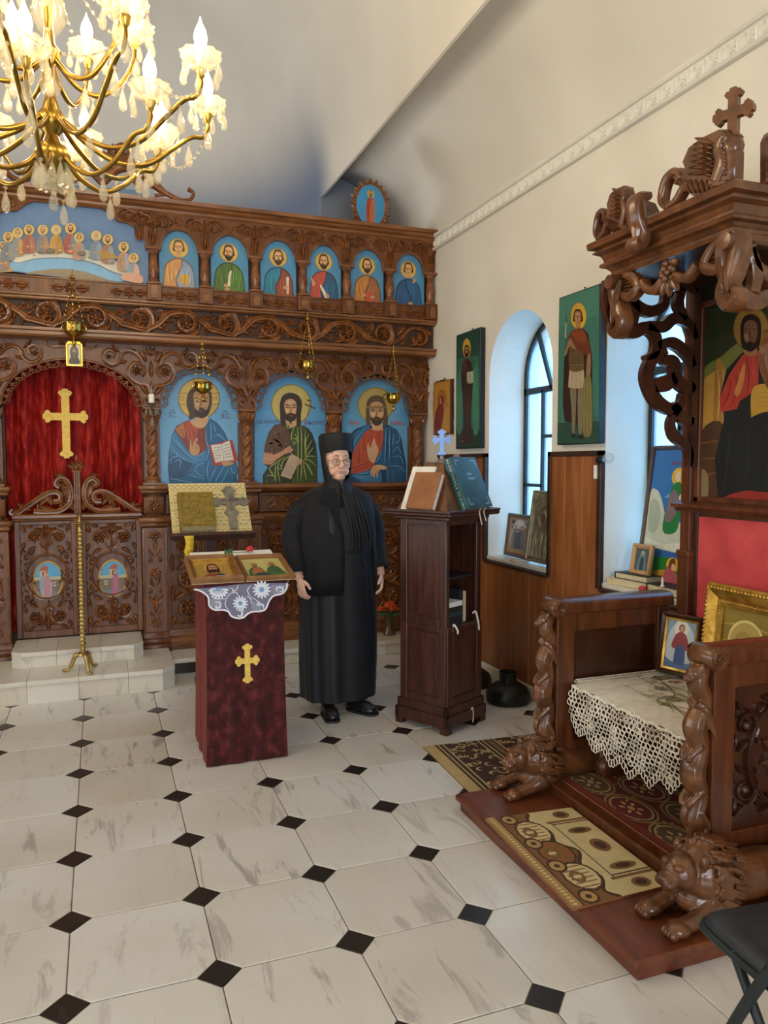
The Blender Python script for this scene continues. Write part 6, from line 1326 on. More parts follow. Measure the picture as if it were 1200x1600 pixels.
# cresting: two griffins and a bracket on the front, one on the near side
def griffin(mb_, Fr, m1):
    q = lambda u, v: (m1*u, v); A = lambda a: a if m1 > 0 else PI-a
    bar2d(mb_, Fr, [q(-0.165, 0.010), q(-0.195, 0.05), q(-0.175, 0.115), q(-0.13, 0.13), q(-0.10, 0.105), q(-0.115, 0.08)], [0.014, 0.028, 0.034, 0.030, 0.022, 0.012], -0.018, 0.022)
    bar2d(mb_, Fr, [q(-0.17, 0.012), q(-0.12, 0.025), q(-0.085, 0.055), q(-0.05, 0.06)], [0.02, 0.028, 0.03, 0.03], -0.018, 0.02)
    mb_.prism([q(*p) for p in ((-0.15, 0.125), (-0.10, 0.135), (-0.075, 0.122), (-0.088, 0.15), (-0.06, 0.188), (0.0, 0.198), (0.08, 0.195), (0.12, 0.18), (0.135, 0.15), (0.13, 0.03), (0.135, 0.0), (0.02, 0.0), (-0.03, 0.012), (-0.075, 0.05), (-0.11, 0.085))][::1 if m1 > 0 else -1], -0.014, 0.010, Fr)
    for k in range(7): leaf(mb_, Fr, q(0.075-0.003*k, 0.062+0.016*k), A(2.86-0.05*k), 0.135-0.006*k, 0.024, 0.016, 0.1*m1, 0.008)
    for k in range(6): leaf(mb_, Fr, q(0.06, 0.05+0.018*k), A(2.6), 0.05, 0.02, 0.024, 0, 0.008)
    for k in range(7): leaf(mb_, Fr, q(-0.10+0.027*k, 0.095-0.010*k), A(-1.15-0.05*k), 0.075-0.004*k, 0.020, 0.016, 0.4*m1, 0.008)
    bar2d(mb_, Fr, [q(0.075, 0.03), q(0.10, 0.08), q(0.085, 0.125), q(0.10, 0.158), q(0.12, 0.155), q(0.118, 0.135)], [0.045, 0.05, 0.038, 0.036, 0.026, 0.014], -0.012, 0.026)
    for k in range(8): dome(mb_, Fr, q(0.120+0.004*math.sin(k), 0.035+0.014*k), 0.0065, 0.016, 6, 0.010)
    bar2d(mb_, Fr, [q(0.05, 0.03), q(0.095, 0.012), q(0.13, 0.008)], [0.03, 0.02, 0.016], -0.014, 0.022)
ZT = zc1
cr = MB().mat('throne_carved'); Ff = frame((xf-0.045, 2.16, ZT), (0, -1, 0), (0, 0, 1), (-1, 0, 0)); griffin(cr, Ff, 1); cr.build('crest_griffin', can, 50)
cr = MB().mat('throne_carved'); Ff = frame((xf-0.045, 2.625, ZT), (0, -1, 0), (0, 0, 1), (-1, 0, 0)) ; griffin(cr, (Ff[0], Ff[1]*0.66, Ff[2]*0.9, Ff[3]), 1); cr.build('crest_griffin', can, 50)
cr = MB().mat('throne_carved'); Ff = frame((2.24, yc0-0.045, ZT), (-1, 0, 0), (0, 0, 1), (0, -1, 0)); griffin(cr, Ff, 1); cr.build('crest_griffin', can, 50)
cr = MB().mat('throne_carved'); Ff = frame((2.20, yc1+0.045, ZT), (1, 0, 0), (0, 0, 1), (0, 1, 0)); griffin(cr, Ff, -1); cr.build('crest_griffin', can, 50)
# bracket console in the front middle
cr = MB().mat('throne_carved'); Fb = frame((xf-0.035, 2.435, zc0+0.03), (-1, 0, 0), (0, 0, 1), (0, -1, 0))
bar2d(cr, Fb, [(0.02, 0.215), (0.065, 0.195), (0.06, 0.13), (0.035, 0.07), (0.055, 0.02), (0.08, 0.03), (0.075, 0.055)], [0.03, 0.05, 0.055, 0.05, 0.04, 0.026, 0.016], -0.03, 0.03); leaf(cr, frame((xf-0.10, 2.435, zc0+0.07), (0, -1, 0), (0, 0, 1), (-1, 0, 0)), (0, 0), PI/2, 0.13, 0.05, 0.016); cr.build('crest_console', can, 50)
# corner block and cross
cr = MB().mat('throne_carved'); cxx, cyy = xf-0.03, yc0-0.02; cr.box(cxx-0.03, cxx+0.03, cyy-0.03, cyy+0.035, ZT, ZT+0.115, 0.012); cr.lathe([(0.001, 0), (0.030, 0), (0.036, 0.02), (0.030, 0.045), (0.02, 0.055), (0.001, 0.058)], 14, T(cxx, cyy, ZT+0.105)); cr.build('crest_block', can, 40)
cr = MB().mat('throne_carved'); Fx = frame((cxx, cyy, ZT+0.235), (0.35, -0.94, 0), (0, 0, 1), (-0.94, -0.35, 0)); cr.prism(cross_pts(0.082, 0.10, 0.068, 0.032, 0.030), -0.012, 0.012, Fx); cr.build('crest_cross', can, 0)
# pierced brackets under the canopy sides
for s_, yb in ((1, 2.70), (-1, 2.055)):
    b = MB().mat('throne_dark' if s_ > 0 else 'throne_carved'); Fs = frame((0, yb, 0), (1, 0, 0), (0, 0, 1), (0, -1 if s_ < 0 else 1, 0)); t0, t1 = -0.018, 0.018  # far bracket in darker wood: its shaded silhouette is put into the colour
    bar2d(b, Fs, [(2.46, 2.28), (2.455, 1.9), (2.46, 1.50)], 0.035, t0, t1)
    bar2d(b, Fs, [(2.02, 2.285), (2.20, 2.275), (2.46, 2.275)], 0.03, t0, t1)
    bar2d(b, Fs, [(2.00, 2.27), (1.995, 2.19), (2.04, 2.10), (2.12, 2.07), (2.19, 2.09), (2.245, 2.05), (2.235, 1.985), (2.19, 1.965)], [0.05, 0.055, 0.06, 0.06, 0.05, 0.05, 0.04, 0.02], t0, t1)
    bar2d(b, Fs, [(2.30, 2.00), (2.225, 1.955), (2.20, 1.88), (2.25, 1.79), (2.33, 1.75), (2.38, 1.77), (2.39, 1.82)], [0.03, 0.05, 0.06, 0.06, 0.05, 0.04, 0.02], t0, t1)
    bar2d(b, Fs, [(2.38, 1.76), (2.335, 1.70), (2.35, 1.64), (2.41, 1.60), (2.44, 1.56), (2.44, 1.50)], [0.02, 0.035, 0.045, 0.045, 0.035, 0.02], t0, t1)
    bar2d(b, Fs, [(2.10, 2.26), (2.12, 2.20), (2.20, 2.16), (2.28, 2.19), (2.29, 2.25)], [0.03, 0.04, 0.05, 0.04, 0.03], t0, t1); bar2d(b, Fs, [(2.20, 2.10), (2.28, 2.10), (2.34, 2.14), (2.42, 2.12), (2.455, 2.06)], [0.04, 0.05, 0.05, 0.04, 0.03], t0, t1)
    bar2d(b, Fs, [(2.25, 2.02), (2.33, 2.035), (2.40, 2.00), (2.45, 1.94)], [0.03, 0.05, 0.05, 0.03], t0, t1); bar2d(b, Fs, [(2.28, 1.96), (2.34, 1.95), (2.36, 1.88), (2.42, 1.84), (2.455, 1.86)], [0.04, 0.06, 0.06, 0.05, 0.03], t0, t1); bar2d(b, Fs, [(2.24, 1.85), (2.30, 1.86), (2.35, 1.89)], [0.06, 0.07, 0.05], t0, t1); bar2d(b, Fs, [(2.34, 1.77), (2.40, 1.71), (2.455, 1.70)], [0.04, 0.05, 0.03], t0, t1)
    bar2d(b, Fs, [(2.12, 2.10), (2.13, 2.17), (2.10, 2.25)], [0.04, 0.05, 0.03], t0, t1); bar2d(b, Fs, [(2.38, 2.27), (2.36, 2.20), (2.40, 2.14)], [0.03, 0.05, 0.03], t0, t1)
    b.build('pierced_bracket', can, 40)
# hanging consoles at the front corners and the grape cluster between them
for yq, nm_ in ((2.05, 'hanging_console'), (2.625, 'hanging_console')):
    b = MB().mat('throne_carved'); Fq = frame((xf-0.02, yq, zc0), (0, -1, 0), (0, 0, 1), (-1, 0, 0)); sg = 1 if yq < 2.3 else -1
    bar2d(b, Fq, [(0.03*sg, -0.0), (0.035*sg, -0.06), (0.01*sg, -0.13), (-0.02*sg, -0.19), (0.01*sg, -0.235), (0.045*sg, -0.215), (0.04*sg, -0.185)], [0.05, 0.06, 0.06, 0.05, 0.045, 0.03, 0.015], -0.03, 0.03)
    b.lathe([(0.001, -0.04), (0.028, -0.038), (0.032, 0), (0.028, 0.038), (0.001, 0.04)], 16, T(xf-0.03, yq-0.02*sg, zc0-0.028) @ R('y', PI/2))
    for k in range(4): leaf(b, Fq, (-0.03*sg+0.012*k*sg, -0.03-0.02*k), -PI/2+0.3*sg-0.1*k*sg, 0.11, 0.026, 0.02, 0.3*sg, 0.024)
    for k in range(4): leaf(b, Fq, (-0.085*sg, -0.03-0.014*k), (0.0 if sg > 0 else PI), 0.085, 0.016, 0.016, 0, 0.0)
    bar2d(b, Fq, [(-0.03*sg, -0.01), (-0.08*sg, -0.03), (-0.11*sg, -0.075), (-0.06*sg, -0.10), (-0.01*sg, -0.08)], [0.03, 0.04, 0.04, 0.04, 0.03], -0.02, 0.02); b.build(nm_, can, 45)
b = MB().mat('throne_carved'); Fq = frame((xf-0.02, 2.34, zc0), (0, -1, 0), (0, 0, 1), (-1, 0, 0))
rg = random.Random(3)
for k in range(26): b.sphere((xf-0.02+rg.uniform(-0.016, 0.01), 2.34+rg.uniform(-0.034, 0.034), zc0-0.045+rg.uniform(-0.038, 0.03)), 0.013, 8, 6)
for d in (-0.6, 0, 0.6): leaf(b, Fq, (0, -0.06), -PI/2+d, 0.085, 0.05, 0.022, -d*0.3, -0.005)
bar2d(b, Fq, [(-0.03, -0.075), (-0.08, -0.105), (-0.13, -0.085), (-0.15, -0.055)], [0.03, 0.034, 0.034, 0.028], -0.02, 0.018); bar2d(b, Fq, [(0.03, -0.075), (0.09, -0.095), (0.14, -0.06)], [0.03, 0.034, 0.028], -0.02, 0.018); b.build('grape_cluster', can, 60)
# ---- seat cloth: embroidered top and crocheted drop
sc_t = thing('lace_seat_cloth', (2.2, 2.4, 0.536), 'cream embroidered cloth with a crocheted border over the throne seat', 'cloth')
mb = MB().mat('lace_white'); V = []; Fc = []; nx, ny = 14, 24
for i in range(nx+1):
    for j in range(ny+1):
        x, y = 1.93+0.50*i/nx, 2.00+0.805*j/ny; V.append((x, y, 0.541+0.012*math.sin(min(1, i/3)*PI/2)+0.003*math.sin(y*31+x*17)))
for i in range(nx):
    for j in range(ny): a = i*(ny+1)+j; Fc.append((a, a+1, a+ny+2, a+ny+1))
mb.add(V, Fc); top = mb.build('cloth_top', sc_t, 60)
P = Paint(lambda x, y: np.array([x, y, 0.5575]), (0, 0, 1), 'paint_matt'); rg = random.Random(11)
for k in range(14):
    x, y = rg.uniform(2.03, 2.36), rg.uniform(2.08, 2.74); c = rg.choice(['#b07a72', '#a8a052', '#8f7a5a', '#c09a80'])
    for j in range(5): a = j*1.257+rg.random(); P.ell(x+0.016*math.cos(a), y+0.016*math.sin(a), 0.014, 0.009, c, 8, a); P.l -= 1
    P.ell(x, y, 0.007, 0.007, '#c9b35a', 8)
P.lines([[(rg.uniform(2.0, 2.38), rg.uniform(2.05, 2.76)) for _ in range(3)] for k in range(16)], 0.006, '#7f7a55'); P.lines([[(2.02+rg.uniform(0, .3), 2.06+0.05*k), (2.1+rg.uniform(0, .2), 2.08+0.05*k), (2.2+rg.uniform(0, .2), 2.05+0.05*k)] for k in range(13)], 0.005, '#9c8e72'); P.done('embroidery', top)
def drop_len(y):
    t = (y-2.0)/0.805; return 0.115+0.10*math.sin(PI*min(1, max(0, 1-t*0.92)))+0.05*(1-abs(2*((t*7) % 1)-1))-0.02
mb = MB().mat('lace_white'); rg = random.Random(2)
rows = 11; stp = 0.0215
for j in range(rows):
    for i in range(38):
        y = 2.012+stp*i+(stp/2 if j % 2 else 0); d = 0.012+j*0.0195
        if y > 2.80 or d > drop_len(y): continue
        fl_ = (i//5+j//4) % 2; c = np.array([1.927-0.010*math.sin(j*0.5)+0.006*math.sin(y*40), y+rg.uniform(-.003, .003), 0.540-d+rg.uniform(-.003, .003)]); r = stp*rg.uniform(0.42, 0.68)
        mb.tube([c+np.array([0.002*math.sin(3*t), r*math.cos(t), r*0.98*math.sin(t)]) for t in np.linspace(0, 2*PI, 10, endpoint=False)], 0.0030 if fl_ else 0.0016, 4, closed=True)
for i in range(48):       # scalloped hem
    y = 2.005+0.0167*i; L = drop_len(y); c = np.array([1.922, y, 0.540-L-0.006]); mb.tube([c+np.array([0, 0.0105*math.cos(t), 0.016*math.sin(t)]) for t in np.linspace(0, 2*PI, 10, endpoint=False)], 0.0024, 4, closed=True)
for i in range(60): y = 2.0+0.0135*i; mb.sphere((1.925, y, 0.538+0.004*math.sin(i)), (0.006, 0.008, 0.008), 6, 4)
for i in range(34): x = 1.95+0.014*i; mb.tube([(x+0.011*math.cos(t), 2.80+0.012*math.sin(t), 0.560+0.006*math.cos(t)) for t in np.linspace(0, 2*PI, 8, endpoint=False)], 0.0022, 4, closed=True)
lc = mb.build('crochet_border', sc_t, 60); lc['kind'] = 'stuff'
# ---- icons resting on the seat
def framed(name, Fr, w_, h_, fw, depth, fmat_, label, cat, painter, fmat2=None, mat='paint'):
    o, U, V, W = Fr; t = thing(name, tuple(o-V*h_/2), label, cat); m_ = MB().mat(fmat_)
    pr = [(0, 0), (0, depth*0.6), (fw*0.35, depth), (fw*0.7, depth*0.75), (fw, depth*0.35), (fw, 0)]
    cs = [(-1, -1), (1, -1), (1, 1), (-1, 1)]; path = []
    m_.sweep([(a, b) for a, b in pr], [(o+U*cx*w_/2+V*cy*h_/2, -U*cx-V*cy, W) for cx, cy in cs], True); m_.build('frame', t, 30)
    if fmat2:
        m2 = MB().mat(fmat2); f2 = fw*0.45; m2.sweep([(0, 0), (0, depth*0.5), (f2, depth*0.35), (f2, 0)], [(o+U*cx*(w_/2-fw)+V*cy*(h_/2-fw), -U*cx-V*cy, W) for cx, cy in cs], True); m2.build('liner', t, 30)
    if fmat_ == 'gold_frame':
        for kk, st_, rb in ((0.30, 0.018, 0.011), (1.15, 0.012, 0.006)):
            a_, c_ = w_/2-fw*kk, h_/2-fw*kk; g = MB().mat('gold_frame')
            for sx, sy, L, D0, D1 in ((0, 1, a_, U, V), (0, -1, a_, U, V), (1, 0, c_, V, U), (-1, 0, c_, V, U)):
                for t_ in np.arange(-L, L, st_): g.sphere(tuple(o+D0*t_+D1*(c_ if D0 is U else a_)*(sy if D0 is U else sx)+W*depth*(0.9 if kk < 1 else 0.45)), rb*0.8, 6, 4)
            g.build('frame_beading', t, 60)
    b = MB().mat('paper_old'); Ms = fmat((o, U, V, W)); b.box(-w_/2+0.002, w_/2-0.002, -h_/2+0.002, h_/2-0.002, -0.004, 0.002, 0, Ms); b.build('back_board', t, 0)
    iw, ih = w_-2*fw*0.95, h_-2*fw*0.95; P = Paint(local((o+W*0.0025, U, V, W), iw, ih), W, mat); painter(P); P.done('picture', t); return t
def lean(o, U, W0, tilt):
    """frame leaning back: U horizontal, W0 horizontal facing direction, tilt backwards"""
    U = nrm(U); W0 = nrm(W0); V = nrm(np.array([0, 0, 1.])*math.cos(tilt)-W0*math.sin(tilt)); W = nrm(W0*math.cos(tilt)+np.array([0, 0, 1.])*math.sin(tilt)); return (np.asarray(o, float), U, V, W)
def pic_mary(P):
    P.rect(0, 0, 100, 100, '#7f98ad'); P.poly([(10, 100), (4, 60), (20, 20), (50, 6), (82, 20), (96, 60), (90, 100)], '#b7c4cc'); P.ell(50, 18, 22, 16, '#ded8cc'); P.poly([(0, 100), (0, 76), (30, 84), (70, 84), (100, 76), (100, 100)], '#4f6f9c')
    P.poly([(36, 90), (38, 50), (44, 40), (62, 40), (66, 52), (66, 90)], '#3c4f86'); P.poly([(24, 54), (32, 34), (44, 26), (58, 26), (70, 36), (78, 56), (66, 58), (50, 48), (36, 58)], '#8d2f2c'); P.ell(51, 18, 9, 8, '#7a3028'); P.ell(51, 19, 5.6, 6, '#c4956c'); P.lines([[(44, 52), (44, 86)], [(54, 52), (55, 86)]], 2, '#2a3a6a'); P.rect(0, 88, 100, 100, '#4a6690')
def pic_mary2(P):
    P.rect(0, 0, 100, 100, '#8a7434'); 
    for k in range(5): P.lines([[(8, 10+k*20), (50, 6+k*20), (92, 10+k*20)]], 3, '#a8904c')
    P.ell(50, 46, 30, 26, '#b29a58'); P.ring(50, 46, 30, 26, 0.12, '#d8c480'); P.poly([(14, 100), (20, 66), (38, 54), (62, 54), (82, 68), (88, 100)], '#c0a860'); P.lines([[(24, 98), (34, 66)], [(40, 98), (46, 62)], [(60, 98), (58, 64)], [(76, 98), (68, 66)]], 3, '#7a6428'); P.ell(46, 48, 15, 14, '#9c8848'); P.ell(46, 50, 9.5, 10.5, '#c08a62'); P.ell(66, 70, 8, 8, '#d8c070'); P.ell(66, 71, 5, 5.5, '#c08a62'); P.lines([[(42, 49), (45, 49)], [(48, 49), (51, 49)]], 1.6, '#3a2418')
framed('framed_icon', lean((2.415, 2.69, 0.705), (0.30, -0.95, 0), (-0.95, -0.30, 0), 0.16), 0.20, 0.275, 0.022, 0.02, 'throne_dark', 'small brown-framed print of a red-cloaked standing figure leaning on the throne seat', 'icon', pic_mary, 'gold_frame')
framed('gilt_icon', lean((2.41, 2.32, 0.785), (0, -1, 0), (-1, 0, 0), 0.10), 0.42, 0.46, 0.062, 0.04, 'gold_frame', 'gilt-framed icon of a haloed mother leaning on the throne back', 'icon', pic_mary2, 'gold_frame', 'paint_varnish')
# ---- rugs
def rug(name, pts, z, th_, label, painter, parent=None):
    c = np.mean(pts, 0); t = thing(name, (c[0], c[1], z), label, 'rug'); m_ = MB().mat('brown_leather'); n = 4
    V = [(p[0], p[1], z) for p in pts]+[(p[0], p[1], z+th_) for p in pts]; m_.add(V, [(3, 2, 1, 0), (4, 5, 6, 7)]+[(i, (i+1) % 4, 4+(i+1) % 4, 4+i) for i in range(4)]); m_.build('pile', t, 0)
    A, B, C_, D = [np.array((p[0], p[1], z+th_+0.0002)) for p in pts]
    cl_ = lambda v: min(100, max(0, v))
    P = Paint(lambda x_, y_: (lambda x, y: (A*(1-x/100)+B*x/100)*(1-y/100)+(D*(1-x/100)+C_*x/100)*y/100)(cl_(x_), cl_(y_)), (0, 0, 1), 'paint_matt'); P.LAY = 0.00004; painter(P); P.done('weave', t); return t
def rug_a(P):      # cream and brown mat on the platform: x along its length, y from wall side to nave side
    br, cr_, tn, dk = '#7d5a33', '#cdb98a', '#a3814e', '#4a3020'
    P.rect(0, 0, 100, 100, cr_)
    P.poly([(0, 52), (12, 60), (26, 50), (40, 56), (52, 44), (66, 56), (80, 50), (92, 60), (100, 52), (100, 100), (0, 100)], br)
    P.line([(0, 52), (12, 60), (26, 50), (40, 56), (52, 44), (66, 56), (80, 50), (92, 60), (100, 52)], 3, dk)
    P.lines([[(16, 0), (16, 44)], [(84, 0), (84, 44)]], 2.5, br, False, 0); P.lines([[(19, 0), (19, 40)], [(81, 0), (81, 40)], [(16, 40), (84, 40)]], 1.2, dk, False, 0)
    for x, y, rx, ry in ((50, 18, 8, 9), (8, 20, 5, 9), (74, 20, 4, 14), (92, 22, 5, 9), (30, 20, 4, 13)): P.ell(x, y, rx, ry, br, 14); P.ell(x, y, rx*0.6, ry*0.6, dk, 10)
    for x in (24, 50, 76): P.ell(x, 66, 15, 17, dk, 12); P.ell(x, 66, 13, 15, cr_ if x != 50 else '#8d5a30', 12); P.ell(x, 70, 6, 7, br, 10); P.ell(x, 70, 3, 4, cr_, 8); P.lines([[(x-10+k*4, 56), (x-10+k*4, 78)] for k in range(6)], 1.0, br, False, 0)
    for x in (6, 37, 63, 94): P.ell(x, 78, 7, 9, dk, 10); P.ell(x, 78, 5, 7, '#b08c58', 10); P.ell(x, 78, 2, 3, dk, 8)
    P.rect(0, 89, 100, 100, tn); P.lines([[(0, 89), (100, 89)]], 1.5, dk, False, 0)
    for k in range(34): P.ell(1.5+k*3, 95, 0.9, 2.2, cr_, 8); P.l -= 1
    P.l += 1
def rug_b(P):      # dark red carpet on the foot board
    P.rect(0, 0, 100, 100, '#5a1c16'); 
    for i in range(3):
        for j in range(3):
            x, y = 10+i*34+(17 if j % 2 else 0), 12+j*34
            P.ell(x, y, 17, 17, '#8d7040', 20); P.ell(x, y, 15.5, 15.5, '#3f2416', 20); P.ell(x, y, 14, 14, '#a58a58', 20); P.ell(x, y, 12.6, 12.6, '#62201a' if (i+j) % 2 else '#54402a', 20)
            for k in range(6): a = k*PI/3; P.ell(x+6*math.cos(a), y+6*math.sin(a), 2.2, 1.2, '#b59a6c', 8, a)
            P.ell(x, y, 2.5, 2.5, '#b08c58', 8)
    rg = random.Random(4)
    for k in range(70): P.ell(rg.uniform(2, 98), rg.uniform(2, 98), 1.4, 0.8, '#9c8050', 6, rg.uniform(0, 3)); P.l -= 1
    P.l += 1; P.rect(0, 93, 100, 100, '#6d2a1c')
def rug_c(P):      # floor carpet: dark brown and cream arabesque; x runs away from its fringed end
    dk, cr_ = '#3d2416', '#b79c68'
    P.rect(0, 0, 100, 100, cr_); P.rect(7, 0, 100, 100, dk); P.lines([[(9, 0), (9, 100)], [(12, 0), (12, 100)], [(34, 0), (34, 100)], [(37, 0), (37, 100)], [(44, 0), (44, 100)]], 1.0, cr_, False, 0); rg = random.Random(9)
    L = []
    for k in range(190):
        x, y = rg.uniform(13, 99), rg.uniform(1, 99)
        if 33 < x < 45: continue
        r = rg.uniform(2.0, 4.2); a0 = rg.uniform(0, 6.28); sg = rg.choice((-1, 1)); L.append([(x+r*(1-0.2*q)*math.cos(a0+sg*q), y+r*(1-0.2*q)*1.3*math.sin(a0+sg*q)) for q in (0, 0.9, 1.8, 2.7, 3.6)])
    P.lines(L, 1.5, cr_, True, 0.7)
    for k in range(24): P.ell(40.5, 2+k*4.1, 1.6, 1.2, '#9c8050', 8); P.l -= 1
    P.l += 1
    for k in range(60): P.ell(rg.uniform(46, 98), rg.uniform(2, 98), 2.4, 1.2, '#a88b58', 8, rg.uniform(0, 3)); P.l -= 1
    P.l += 1
rug('platform_mat', [(1.815, 2.635), (1.80, 2.02), (1.40, 2.015), (1.43, 2.67)], ZP+0.0005, 0.008, 'cream and brown patterned mat lying across the throne platform', rug_a)
rug('foot_board_carpet', [(2.37, 2.80), (2.37, 2.00), (1.87, 2.00), (1.87, 2.80)], 0.1265, 0.005, 'dark red carpet with round medallions on the throne foot board', rug_b)
rug('floor_carpet', [(1.585, 3.66), (2.50, 3.60), (2.50, 2.955), (1.555, 2.955)], 0.0005, 0.006, 'brown and cream arabesque carpet on the marble beyond the throne platform', rug_c)
# pale wooden rod-legged stool end peeping out behind the throne
# ================================================================ CHOIR LECTERN (square, turned towards the icon screen)
LA = math.radians(27.5); e1 = np.array([math.cos(LA), math.sin(LA), 0]); e2 = np.array([-math.sin(LA), math.cos(LA), 0]); LC = np.array([1.853, 4.021, 0.0])
LM_ = np.eye(4); LM_[:3, 0] = e1; LM_[:3, 1] = e2; LM_[:3, 3] = LC          # local x along e1, local -y faces the open niche, local -x faces the panels
lt_ = thing('choir_lectern', tuple(LC), 'dark brown square lectern with an open book niche and sloping top', 'lectern')
b = MB().mat('lectern_wood'); h = 0.165
b.box(-h, -h+0.03, -h, h, 0.05, 1.2, 0.003, LM_); b.box(h-0.02, h, -h, h, 0.05, 1.2, 0.003, LM_); b.box(-h, h, h-0.02, h, 0.05, 1.2, 0.003, LM_)
b.box(-h, h, -h, -h+0.02, 0.05, 0.60, 0.003, LM_); b.box(-h+0.03, h-0.02, -h+0.01, h-0.02, 0.585, 0.60, 0, LM_); b.box(h-0.045, h, -h, -h+0.02, 0.60, 1.2, 0.003, LM_); b.box(-h, h, -h, -h+0.02, 1.17, 1.2, 0.003, LM_)
b.build('body', lt_, 0)
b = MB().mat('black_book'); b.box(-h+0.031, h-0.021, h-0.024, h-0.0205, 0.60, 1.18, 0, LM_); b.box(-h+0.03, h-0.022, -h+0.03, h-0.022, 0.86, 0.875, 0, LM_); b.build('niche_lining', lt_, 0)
def stile_panel(zs, side):
    p = MB().mat('lectern_wood'); z0, z1 = zs
    Mx = LM_ if side == 'left' else LM_ @ R('z', PI/2)
    w_ = h
    for q in ((-w_, -w_+0.05, z0, z1), (w_-0.05, w_, z0, z1), (-w_+0.05, w_-0.05, z0, z0+0.045), (-w_+0.05, w_-0.05, z1-0.03, z1)): p.box(-h-0.010, -h, q[0], q[1], q[2], q[3], 0.003, Mx)
    p.box(-h-0.003, -h, -w_+0.062, w_-0.062, z0+0.057, z1-0.042, 0.002, Mx); p.build('door_panel', lt_, 0)
stile_panel((0.15, 0.60), 'left'); stile_panel((0.60, 1.20), 'left'); stile_panel((0.15, 0.60), 'right')
b = MB().mat('lectern_wood')
for s0, z0, z1 in ((0.192, 0.035, 0.10), (0.182, 0.10, 0.15)):
    b.box(-s0, s0, -s0, -s0+0.03, z0, z1, 0.004, LM_); b.box(-s0, s0, s0-0.03, s0, z0, z1, 0.004, LM_); b.box(-s0, -s0+0.03, -s0, s0, z0, z1, 0.004, LM_); b.box(s0-0.03, s0, -s0, s0, z0, z1, 0.004, LM_)
for sx in (-1, 1):
    for sy in (-1, 1): b.box(sx*0.19-0.05*(sx > 0), sx*0.19+0.05*(sx < 0), sy*0.19-0.05*(sy > 0), sy*0.19+0.05*(sy < 0), 0, 0.04, 0.003, LM_)
b.build('plinth', lt_, 0)
b = MB().mat('lectern_wood'); b.box(-0.20, 0.20, -0.20, 0.20, 1.20, 1.222, 0.006, LM_); b.box(-0.245, 0.245, -0.245, 0.245, 1.222, 1.245, 0.008, LM_)
for sx, sy, ax in ((0, -1, 'x'), (0, 1, 'x'), (-1, 0, 'y'), (1, 0, 'y')):
    if ax == 'x': b.box(-0.245, 0.245, sy*0.24-0.006, sy*0.24+0.006, 1.243, 1.258, 0.003, LM_)
    else: b.box(sx*0.24-0.006, sx*0.24+0.006, -0.245, 0.245, 1.243, 1.258, 0.003, LM_)
b.build('shelf', lt_, 0)
b = MB().mat('lectern_top_wood'); a0, a1, z0, z1 = 0.185, 0.062, 1.2455, 1.515
V = [(sx*a, sy*a, z) for a, z in ((a0, z0), (a1, z1)) for sx, sy in ((-1, -1), (1, -1), (1, 1), (-1, 1))]; b.add(V, [(0, 1, 5, 4), (1, 2, 6, 5), (2, 3, 7, 6), (3, 0, 4, 7), (4, 5, 6, 7), (3, 2, 1, 0)], LM_)
b.box(-a1-0.005, a1+0.005, -a1-0.005, a1+0.005, z1, z1+0.008, 0.002, LM_); b.build('sloping_top', lt_, 0)
# blue cross on the top
cx3 = thing('standing_cross', (LC[0], LC[1], z1+0.008), 'small blue-enamelled metal cross standing on the lectern top', 'cross')
Fc_ = frame((LC[0], LC[1], z1+0.135), (0.93, -0.36, 0), (0, 0, 1), (-0.36, -0.93, 0)); b = MB().mat('blue_metal'); b.prism(cross_pts(0.062, 0.095, 0.055, 0.026, 0.026), -0.007, 0.007, Fc_); b.build('cross_body', cx3, 0)
b = MB().mat('pewter'); b.lathe([(0.028, 0), (0.028, 0.006), (0.014, 0.014), (0.010, 0.035), (0.013, 0.042)], 16, T(LC[0], LC[1], z1+0.0085)); b.build('foot', cx3, 40)
cx4 = thing('wooden_cross_stand', (2.02, 4.17, 1.246), 'little brown wooden trefoil stand behind the green book', 'cross'); b = MB().mat('walnut_carved'); Fc_ = frame((2.02, 4.17, 1.50), (0.9, -0.43, 0), (0, 0, 1), (-0.43, -0.9, 0)); b.prism(smooth([(-0.045, -0.255), (0.045, -0.255), (0.035, -0.06), (0.055, -0.02), (0.03, 0.02), (0.02, 0.06), (0, 0.075), (-0.02, 0.06), (-0.03, 0.02), (-0.055, -0.02), (-0.035, -0.06)], 4, True), -0.012, 0.012, Fc_); b.build('board', cx4, 30)
# books: boards, page block
def book(name, Fr, w_, h_, t, cover, label, group=None, pages='paper', spine_round=True):
    """Fr: origin at bottom centre of the back cover, U along width (spine at -U), V up, W out"""
    o, U, V, W = Fr; M = fmat(Fr); bk = thing(name, tuple(o), label, 'book', group); c = MB().mat(cover); k = 0.004
    c.box(-w_/2, w_/2, 0, h_, 0, k, 0.001, M); c.box(-w_/2, w_/2, 0, h_, t-k, t, 0.001, M); c.box(-w_/2-0.003, -w_/2+k, 0, h_, 0, t, 0.0015, M); c.build('cover', bk, 0)
    p = MB().mat(pages); p.box(-w_/2+k, w_/2-0.006, 0.005, h_-0.005, k, t-k, 0, M); p.build('page_block', bk, 0); return bk, M
slope = math.atan2(a0-a1, z1-z0)
# green book on the -e2 slope
Wg = nrm(-e2*math.cos(slope)+np.array([0, 0, math.sin(slope)])); Vg = nrm(e2*math.sin(slope)+np.array([0, 0, math.cos(slope)])); og = LC+np.array([0, 0, 1.2465])-e2*(a0+0.012)+e1*0.045
